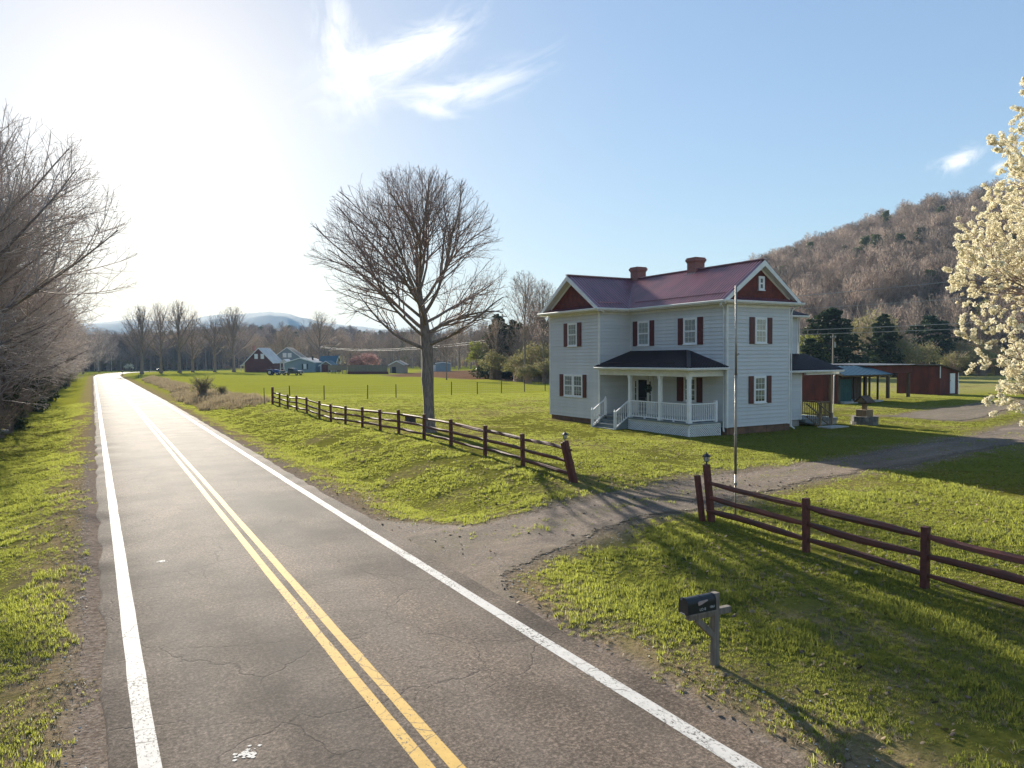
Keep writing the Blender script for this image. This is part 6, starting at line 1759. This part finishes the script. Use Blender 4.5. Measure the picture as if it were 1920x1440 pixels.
plant_tree(ROUGH, 'wild_bush', (10.8, 88.5, hz(10.8, 88.5)), 'largest grey green bush on the rough bank beside the road', None, 0, 1.15, 'bush')
plant_tree(ROUGH, 'wild_bush', (12.2, 84.0, hz(12.2, 84)), 'small grey bush on the rough bank right of the larger one', None, 2, .55, 'bush')
plant_tree(ROUGH, 'wild_bush', (-4.2, 168, hz(-4.2, 168)), 'dark rounded bush at the end of the left verge', None, 2, 1.4, 'bush')
plant_tree(bush(86, 3.6, 4.2, 'petal', .14, 40, 40, 6), 'flowering_tree', (15.4, 385, hz(15, 385)), 'small white flowering tree far beyond the road bend', None, 0, 1.05)
plant_tree(bush(87, 3.2, 3.4, 'redbud', .14, 30, 40, 6), 'flowering_tree', (22, 390, hz(22, 390)), 'small pink flowering tree far beyond the road bend', None, 0, .8)

# ---- blossoming pear tree at the right edge
def pear():
    H_ = 15; tp = trunk_path(91, 13.0, .22, .03, 9, .10)
    env = Env((0, 0, 5.9), 4.7, 4.7, 9.6, 4.3)
    lv = [dict(seg=8, gnarl=.14, trop=.30, tip=.2, rmin=.012, bend=.12), dict(seg=5, gnarl=.18, trop=.25, tip=.3, rmin=.009, per_m=2.2, t0=.15, ang=(25, 55), ratio=.55, rr=.55, lmin=.5),
          dict(seg=3, gnarl=.2, trop=.15, tip=.5, rmin=.007, per_m=2.8, t0=.15, ang=(30, 60), ratio=.55, rr=.6, lmin=.3)]
    sk = grow(93, tp, env, lv, 48, (2.2, 12.6), (-16, 68), .07)
    tm, cm = skeleton_meshes(sk, (9, 6, 4, 3))
    g = np.random.default_rng(9); C = []
    for pts, rads, l in sk:
        if l == 3:
            for t in g.uniform(.25, 1.0, 3): f = t * (len(pts) - 1); i = min(int(f), len(pts) - 2); C.append(pts[i].lerp(pts[i + 1], f - i))
            C.append(pts[-1])
        elif l == 2:
            for t in g.uniform(.4, 1.0, 4): f = t * (len(pts) - 1); i = min(int(f), len(pts) - 2); C.append(pts[i].lerp(pts[i + 1], f - i))
    C = [tuple(c + Vector(g.uniform(-.03, .03, 3))) for c in C]
    g.shuffle(C)
    cl = [(c, g.uniform(.06, .12)) for c in C[:20000]]
    V, F = leaf_cloud(95, cl, .032, 30, .9, .9)
    return [tm, cm, mesh_np('blossom', V, [F], [M['petal']])]
PM = pear()
pt = plant_tree(PM[:2], 'pear_tree', (23.2, 8.75, hz(23.2, 8.75)), 'white blossoming pear tree at the right edge beside the drive', None, 0.0, 0.8)
tag(new_obj('blossom', PM[2], pt), None, None, None, 'stuff')

# ------------------------------------------------------------------ masses of far woodland, brush and grass
def scatter(name, pts, protos, idx, scl, rot, label, kind='stuff'):
    """one object: shared plants set out on points"""
    me = bpy.data.meshes.new(name); me.vertices.add(len(pts)); me.vertices.foreach_set('co', np.asarray(pts, np.float32).ravel())
    for n, ty, a in (('pick', 'INT', np.asarray(idx, np.int32)), ('scl', 'FLOAT', np.asarray(scl, np.float32))):
        at = me.attributes.new(n, ty, 'POINT'); at.data.foreach_set('value', a)
    at = me.attributes.new('rot', 'FLOAT_VECTOR', 'POINT'); at.data.foreach_set('vector', np.asarray(rot, np.float32).ravel())
    o = new_obj(name, me)
    ng = bpy.data.node_groups.new(name, 'GeometryNodeTree')
    ng.interface.new_socket('Geometry', in_out='INPUT', socket_type='NodeSocketGeometry'); ng.interface.new_socket('Geometry', in_out='OUTPUT', socket_type='NodeSocketGeometry')
    N, L = ng.nodes.new, ng.links.new
    gi, go, jn = N('NodeGroupInput'), N('NodeGroupOutput'), N('GeometryNodeJoinGeometry')
    def named(n, ty):
        a = N('GeometryNodeInputNamedAttribute'); a.data_type = ty; a.inputs['Name'].default_value = n; return a.outputs[0]
    pk, sc, ro = named('pick', 'INT'), named('scl', 'FLOAT'), named('rot', 'FLOAT_VECTOR')
    for i, me_ in enumerate(protos):
        po = bpy.data.objects.new(me_.name + '_plant', me_)
        oi = N('GeometryNodeObjectInfo'); oi.inputs['Object'].default_value = po; oi.inputs['As Instance'].default_value = True
        cm = N('FunctionNodeCompare'); cm.data_type = 'INT'; cm.operation = 'EQUAL'
        L(pk, cm.inputs['A'] if False else [s for s in cm.inputs if s.name == 'A' and s.type == 'INT'][0]); [s for s in cm.inputs if s.name == 'B' and s.type == 'INT'][0].default_value = i
        ip = N('GeometryNodeInstanceOnPoints')
        L(gi.outputs[0], ip.inputs['Points']); L(cm.outputs[0], ip.inputs['Selection']); L(oi.outputs['Geometry'], ip.inputs['Instance']); L(ro, ip.inputs['Rotation']); L(sc, ip.inputs['Scale'])
        L(ip.outputs[0], jn.inputs[0])
    L(jn.outputs[0], go.inputs[0])
    md = o.modifiers.new('scatter', 'NODES'); md.node_group = ng
    return tag(o, label, None, None, kind)

def joined(meshes, name):
    """one mesh out of several, keeping their materials"""
    V, Fs, mi, mats, off = [], [], [], [], 0
    for me in meshes:
        v = np.empty(len(me.vertices) * 3, np.float32); me.vertices.foreach_get('co', v); v = v.reshape(-1, 3)
        f = np.empty(len(me.loops), np.int32); me.loops.foreach_get('vertex_index', f)
        k = me.polygons[0].loop_total; f = f.reshape(-1, k) + off
        V.append(v); Fs.append(f); mi.append(np.full(len(f), len(mats))); mats.append(me.materials[0]); off += len(v)
    return mesh_np(name, np.concatenate(V), Fs, mats, False, np.concatenate(mi))

def far_proto(seed, H_, spread, th, limbs, el, mt, rmin):
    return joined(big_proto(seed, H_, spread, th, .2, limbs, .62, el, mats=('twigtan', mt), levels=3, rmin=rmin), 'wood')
def pine_proto(seed, H_, w, mat_):
    r = random.Random(seed); cl = []
    for k in range(46):
        t = r.random() ** .8; z = H_ * (.42 + .58 * t); rad = w * (1 - .75 * t) * r.uniform(.2, 1); a = r.uniform(0, 6.28); cl.append(((rad * math.cos(a), rad * math.sin(a), z), .8))
    V, F = leaf_cloud(seed, cl, .34, 22, .6)
    v, f = tubes([trunk_path(seed, H_ * .95, .2, .05, 5, .1)], 5)
    return joined([mesh_np('t', v, [f], [M['twigtan']]), mesh_np('c', V, [F], [M[mat_]])], 'pine')
FAR = [far_proto(101, 16, 4.2, 4.5, 15, (30, 82), 'twigtan', .027), far_proto(102, 17, 4.8, 5.5, 15, (28, 80), 'twigtan', .027), far_proto(103, 14, 4.6, 3.0, 16, (22, 78), 'twigtan', .026), far_proto(104, 18, 3.8, 7.0, 13, (36, 82), 'twigtan', .030),
       pine_proto(105, 15, 3.0, 'pine'), joined(bush(106, 7, 5.5, 'bush', .22, 40, 24, 10), 'thicket'), joined(bush(107, 6, 5.5, 'bushpale', .2, 26, 16, 14), 'thicket')]

g = np.random.default_rng(202)
def hill_forest():
    n = 60000; az = np.radians(g.uniform(40, 84, n)); r = np.sqrt(g.uniform(168 ** 2, 560 ** 2, n))
    x, y = np.sin(az) * r, np.cos(az) * r
    keep = g.random(n) < .105 * np.where(r > 440, .5, 1.0)
    x, y, r = x[keep], y[keep], r[keep]
    k = g.choice([0, 1, 2, 3], len(x), p=[.34, .28, .22, .16])
    cl = vnoise(x, y, 28, 31)
    k = np.where((cl > .80) & (g.random(len(x)) < .4), 4, k)
    k = np.where((g.random(len(x)) < .018), 4, k)
    edge = (r < 205); k = np.where(edge & (g.random(len(x)) < .45), g.choice([2, 5, 6], len(x), p=[.3, .3, .4]), k)
    s = g.uniform(.72, 1.12, len(x)) * (.85 + .3 * vnoise(x, y, 40, 33)); s = np.where(edge, s * .8, s)
    rot = np.column_stack([g.normal(0, .04, len(x)), g.normal(0, .04, len(x)), g.uniform(0, 6.28, len(x))])
    scatter('hillside_forest', np.column_stack([x, y, H(x, y) - .3]), FAR, k, s, rot, 'brown leafless forest covering the hill with a few pines')
hill_forest()

def far_woods():
    X, K = [], []
    def area(n, x0, x1, y0, y1, probs, cond=None):
        x, y = g.uniform(x0, x1, n), g.uniform(y0, y1, n)
        ok = road_dist(x, y) > 9
        if cond is not None: ok &= cond(x, y)
        x, y = x[ok], y[ok]
        X.append(np.column_stack([x, y])); K.append(g.choice(7, len(x), p=probs))
    p = [.28, .24, .22, .16, .04, .03, .03]
    area(520, -70, 60, 392, 470, p); area(650, -90, 200, 430, 560, p)
    area(260, 60, 190, 300, 430, p, lambda x, y: (y > 300 + .25 * (x - 60)))
    area(260, 110, 240, 215, 330, p)
    area(230, -60, -8, 230, 400, p, lambda x, y: x < -9 + .0 * y)
    area(420, -100, -24, 40, 240, p)
    area(150, 60, 98, 104, 152, [.22, .16, .22, .08, .06, .18, .08], lambda x, y: (np.degrees(np.arctan2(x, y)) > 28.3) & (x > 60 + .12 * (y - 104)))
    area(700, 60, 260, 560, 700, [.2, .2, .1, .1, .36, .02, .02]); area(500, -200, 60, 540, 700, p)
    area(260, 60, 100, 112, 150, [.2, .16, .2, .1, .14, .12, .08], lambda x, y: (x > 74) & (np.degrees(np.arctan2(x, y)) > 30))
    P = np.concatenate(X); k = np.concatenate(K); n = len(k)
    s = g.uniform(.75, 1.15, n) * np.where((P[:, 0] > 55) & (P[:, 1] < 155), .62, 1.0); rot = np.column_stack([g.normal(0, .04, n), g.normal(0, .04, n), g.uniform(0, 6.28, n)])
    scatter('distant_woods', np.column_stack([P, H(P[:, 0], P[:, 1]) - .3]), FAR, k, s, rot, 'brown leafless woodland far behind the field and road bend')
far_woods()

def underbrush():
    n = 900; y = 36 + 215 * g.random(n) ** 1.25; x = -5.0 - 14 * g.random(n) ** 1.4 - .6 * np.clip(60 - y, 0, 30) / 10
    BR = [joined(bush(111, 4.2, 4.4, 'bush', .10, 16, 10, 20, 'twig'), 'brush'), joined(bush(112, 3.4, 4.0, 'cedar', .09, 10, 10, 22, 'twigtan'), 'brush'), joined(bush(113, 2.6, 3.4, 'drygrass', .09, 12, 10, 20, 'twig'), 'brush'), joined(evergreen(114, 6, 1.9, 'cedar', .2, 60, 26), 'brush')]
    k = g.choice(4, n, p=[.38, .27, .23, .12]); s = g.uniform(.6, 1.25, n) * np.where(x > -6.5, .6, 1.0)
    rot = np.column_stack([g.normal(0, .08, n), g.normal(0, .08, n), g.uniform(0, 6.28, n)])
    scatter('underbrush', np.column_stack([x, y, H(x, y) - .15]), BR, k, s, rot, 'tangled grey brush under the trees left of the road')
underbrush()
# fallen log at the wood's edge
lz = hz(-5.6, 54)
mb = MB(); mb.tube([(-7.5, 52.5, lz + .9), (-6, 53.6, lz + .7), (-4.6, 55, lz + .45)], [.14, .16, .17], 8)
top_mesh(mb, 'fallen_log', 'greywood', 'pale fallen log at the edge of the left wood', 'log')

def tuft(seed, n, h, w, spread, mt, lean=.5):
    q = random.Random(seed); V, F = [], []
    for k in range(n):
        a = q.uniform(0, 6.283); rr = spread * q.random() ** .5; c = Vector((rr * math.cos(a), rr * math.sin(a), -.01)); b = q.uniform(0, 6.283)
        L_ = Vector((math.cos(b), math.sin(b), 0)) * (h * lean * q.uniform(.2, 1.2)); sd = Vector((-math.sin(b), math.cos(b), 0)) * w * q.uniform(.7, 1.3); hh = h * q.uniform(.55, 1.15); i = len(V)
        V += [c - sd, c + sd, c + L_ * .4 + Vector((0, 0, hh * .6)) + sd * .75, c + L_ * .4 + Vector((0, 0, hh * .6)) - sd * .75, c + L_ + Vector((0, 0, hh)) + sd * .12, c + L_ + Vector((0, 0, hh)) - sd * .12]
        F += [(i, i + 1, i + 2, i + 3), (i + 3, i + 2, i + 4, i + 5)]
    return mesh_np('tuft', np.array([tuple(v) for v in V]), [np.array(F)], [M[mt]])

def grass():
    TF = [tuft(1, 16, .075, .0055, .07, 'grassblade'), tuft(2, 14, .10, .006, .08, 'grassblade', .7), tuft(3, 12, .055, .006, .09, 'grassblade', .9), tuft(4, 12, .085, .005, .07, 'drygrass', .9), tuft(5, 30, .085, .010, .24, 'grassblade', .8), tuft(6, 24, .30, .012, .30, 'drygrass', .7)]
    Xs, Ys, Bg = [], [], []
    def zone(x0, x1, y0, y1, dens, big, cond=None):
        n = int((x1 - x0) * (y1 - y0) * dens); x, y = g.uniform(x0, x1, n), g.uniform(y0, y1, n)
        if cond is not None: k = cond(x, y); x, y = x[k], y[k]
        Xs.append(x); Ys.append(y); Bg.append(np.full(len(x), big))
    th = R(29.9)
    def view(lo, hi):
        def f(x, y):
            d = x * math.sin(th) + y * math.cos(th); s = x * math.cos(th) - y * math.sin(th)
            return (d > lo) & (d <= hi) & (np.abs(s) < .86 * d + 3)
        return f
    zone(-12, 32, -6, 22, 360, 0, view(4.5, 13)); zone(-20, 40, -4, 32, 190, 0, view(13, 22)); zone(-14, 50, 0, 48, 80, 0, view(22, 36)); zone(-14, 72, 6, 94, 20, 1, view(24, 80))
    x, y, bg = np.concatenate(Xs), np.concatenate(Ys), np.concatenate(Bg)
    d = road_dist(x, y); dr_ = drive_in(x, y)
    off = np.where(x > 3.3, 3.42, 3.32) + .9 * (vnoise(x, y, .7, 41) - .35)
    keep = (d > off) & ~house_in(x, y) & ~((x < -7.5) & (y > 40))
    edge = np.clip((d - off) / .8, 0, 1)
    keep &= g.random(len(x)) < (.12 + .88 * edge)
    ac_ = (y - np.interp(x, _DX, _DN)) / (np.interp(x, _DX, _DF) - np.interp(x, _DX, _DN))
    keep &= (dr_ < 0) | (g.random(len(x)) < .02 + .10 * np.exp(-((ac_ - .5) / .1) ** 2) * (x > 9))
    keep &= (dr_ < -.5) | (g.random(len(x)) < .35) | (dr_ > 0)
    bare = vnoise(x, y, 1.6, 15) * .6 + vnoise(x, y, .5, 16) * .4
    keep &= g.random(len(x)) < np.clip(1.5 - 1.5 * smooth(.52, .74, bare), .12, 1)
    keep &= ~((patch_in(x, y) > .1) | (soil_in(x, y) > 0))
    x, y, bg, d, bare = x[keep], y[keep], bg[keep], d[keep], bare[keep]
    lush = vnoise(x, y, .9, 17)
    k = np.where(lush > .58, 1, np.where(lush > .38, 0, 2))
    dryp = .05 + .55 * (1 - smooth(3.5, 5.2, d)) + .3 * smooth(.5, .7, bare)
    k = np.where(g.random(len(x)) < dryp, 3, k); k = np.where((bg > 0) & (k != 3), 4, k)
    s = g.uniform(.5, 1.05, len(x)) * (.60 + .48 * lush)
    s = np.where((x > 13.2) & (y > 19), s * .60, s)
    # dead stalks on the rough bank
    n = 9000; px, py = g.uniform(7.5, 16, n), g.uniform(60, 208, n); m = patch_in(px, py) > .15; px, py = px[m], py[m]
    x = np.concatenate([x, px]); y = np.concatenate([y, py]); k = np.concatenate([k, np.where(g.random(len(px)) < .8, 5, 4)]); s = np.concatenate([s, g.uniform(.6, 1.7, len(px)) * (.4 + 1.1 * vnoise(px, py, 2.5, 19))])
    rot = np.column_stack([g.normal(0, .12, len(x)), g.normal(0, .12, len(x)), g.uniform(0, 6.28, len(x))])
    scatter('grass', np.column_stack([x, y, H(x, y)]), TF, k, s, rot, 'short green spring grass with dry patches on the lawn and verges')
    print('grass', len(x))
grass()

def litter():
    # small stones along the drive and road edge, dead leaves and twigs blown over the verge
    def chip(seed, mt, r, flat):
        q = random.Random(seed); n = 7; V, F = [(0, 0, r * flat)], []
        for k in range(n): a = 6.283 * k / n; rr = r * q.uniform(.7, 1.2); V.append((rr * math.cos(a), rr * math.sin(a), q.uniform(-.2, .3) * r * flat))
        F = [(0, 1 + k, 1 + (k + 1) % n) for k in range(n)]
        return mesh_np('chip', np.array(V), [np.array(F)], [M[mt]])
    stones = [chip(1, 'tanwood', .010, .6), chip(2, 'concrete', .011, .9), chip(3, 'tanwood', .012, .8)]
    n = 60000; x, y = g.uniform(6.6, 40, n), g.uniform(8, 24, n); d = drive_in(x, y); k = (d > -.5) & (g.random(n) < np.where(d < .5, .5, .25)) & (road_dist(x, y) > 3.5); x, y = x[k], y[k]
    m = 3500; y2 = g.uniform(2, 40, m); sd = g.random(m) < .5; x2 = np.where(sd, 7.0 + np.abs(g.normal(0, .35, m)), -.15 - np.abs(g.normal(0, .4, m))); k2 = road_dist(x2, y2) > 3.35; x, y = np.concatenate([x, x2[k2]]), np.concatenate([y, y2[k2]])
    rot = np.column_stack([g.normal(0, .3, len(x)), g.normal(0, .3, len(x)), g.uniform(0, 6.28, len(x))])
    scatter('loose_gravel', np.column_stack([x, y, H(x, y) + .014]), stones, g.integers(0, 3, len(x)), g.uniform(.5, 1.7, len(x)), rot, 'loose stones on the drive and along the road edge')
    lv = [chip(11, 'drygrass', .035, .25), chip(12, 'oldwood', .03, .3), chip(13, 'tanwood', .028, .25)]
    n = 9000; x, y = g.uniform(-7, 22, n), g.uniform(3, 30, n); k = (road_dist(x, y) > 3.4) & (g.random(n) < .15 + .85 * smooth(.45, .7, vnoise(x, y, 3, 51))); x, y = x[k], y[k]
    rot = np.column_stack([g.normal(0, .5, len(x)), g.normal(0, .5, len(x)), g.uniform(0, 6.28, len(x))])
    scatter('dead_leaves', np.column_stack([x, y, H(x, y) + .03]), lv, g.integers(0, 3, len(x)), g.uniform(.5, 1.5, len(x)), rot, 'dead leaves and bits of straw scattered over the verges')
litter()
for (x, y), sx_, lab in (((1.41, 8.48), .14, 'larger white paint splash on the left lane near the bottom of the picture'), ((1.24, 17.7), .11, 'smaller white paint splash farther along the left lane')):
    q = random.Random(int(x * 100)); mb = MB()
    for n_ in range(46):                                        # many overlapping flecks, thick in the middle
        cx_, cy_ = x + q.gauss(0, sx_ * .42), y + q.gauss(0, sx_ * .42); r0_ = sx_ * q.uniform(.06, .22); zz_ = .0042 + n_ * .00002
        mb.add([(cx_ + r0_ * q.uniform(.6, 1.2) * math.cos(6.283 * k / 7), cy_ + r0_ * q.uniform(.6, 1.2) * math.sin(6.283 * k / 7), zz_) for k in range(7)], [tuple(range(7))])
    top_mesh(mb, 'paint_splash', wl, lab, 'paint splash', None, 'thing')

# ------------------------------------------------------------------ the air: pale haze over the whole valley
def haze():
    mb = MB(); mb.box((-3600, -300, -14), (5400, 6300, 262))
    m = bpy.data.materials.new('haze'); m.use_nodes = True; nt = m.node_tree; nt.nodes.clear()
    o = nt.nodes.new('ShaderNodeOutputMaterial'); v = nt.nodes.new('ShaderNodeVolumePrincipled')
    v.inputs['Color'].default_value = (0.42, 0.68, 1.0, 1); v.inputs['Density'].default_value = HAZE; v.inputs['Anisotropy'].default_value = 0.0
    nt.links.new(v.outputs[0], o.inputs['Volume'])
    top_mesh(mb, 'haze', m, 'thin pale haze in the valley air', None, None, 'stuff')
HAZE = 0.00015
haze()
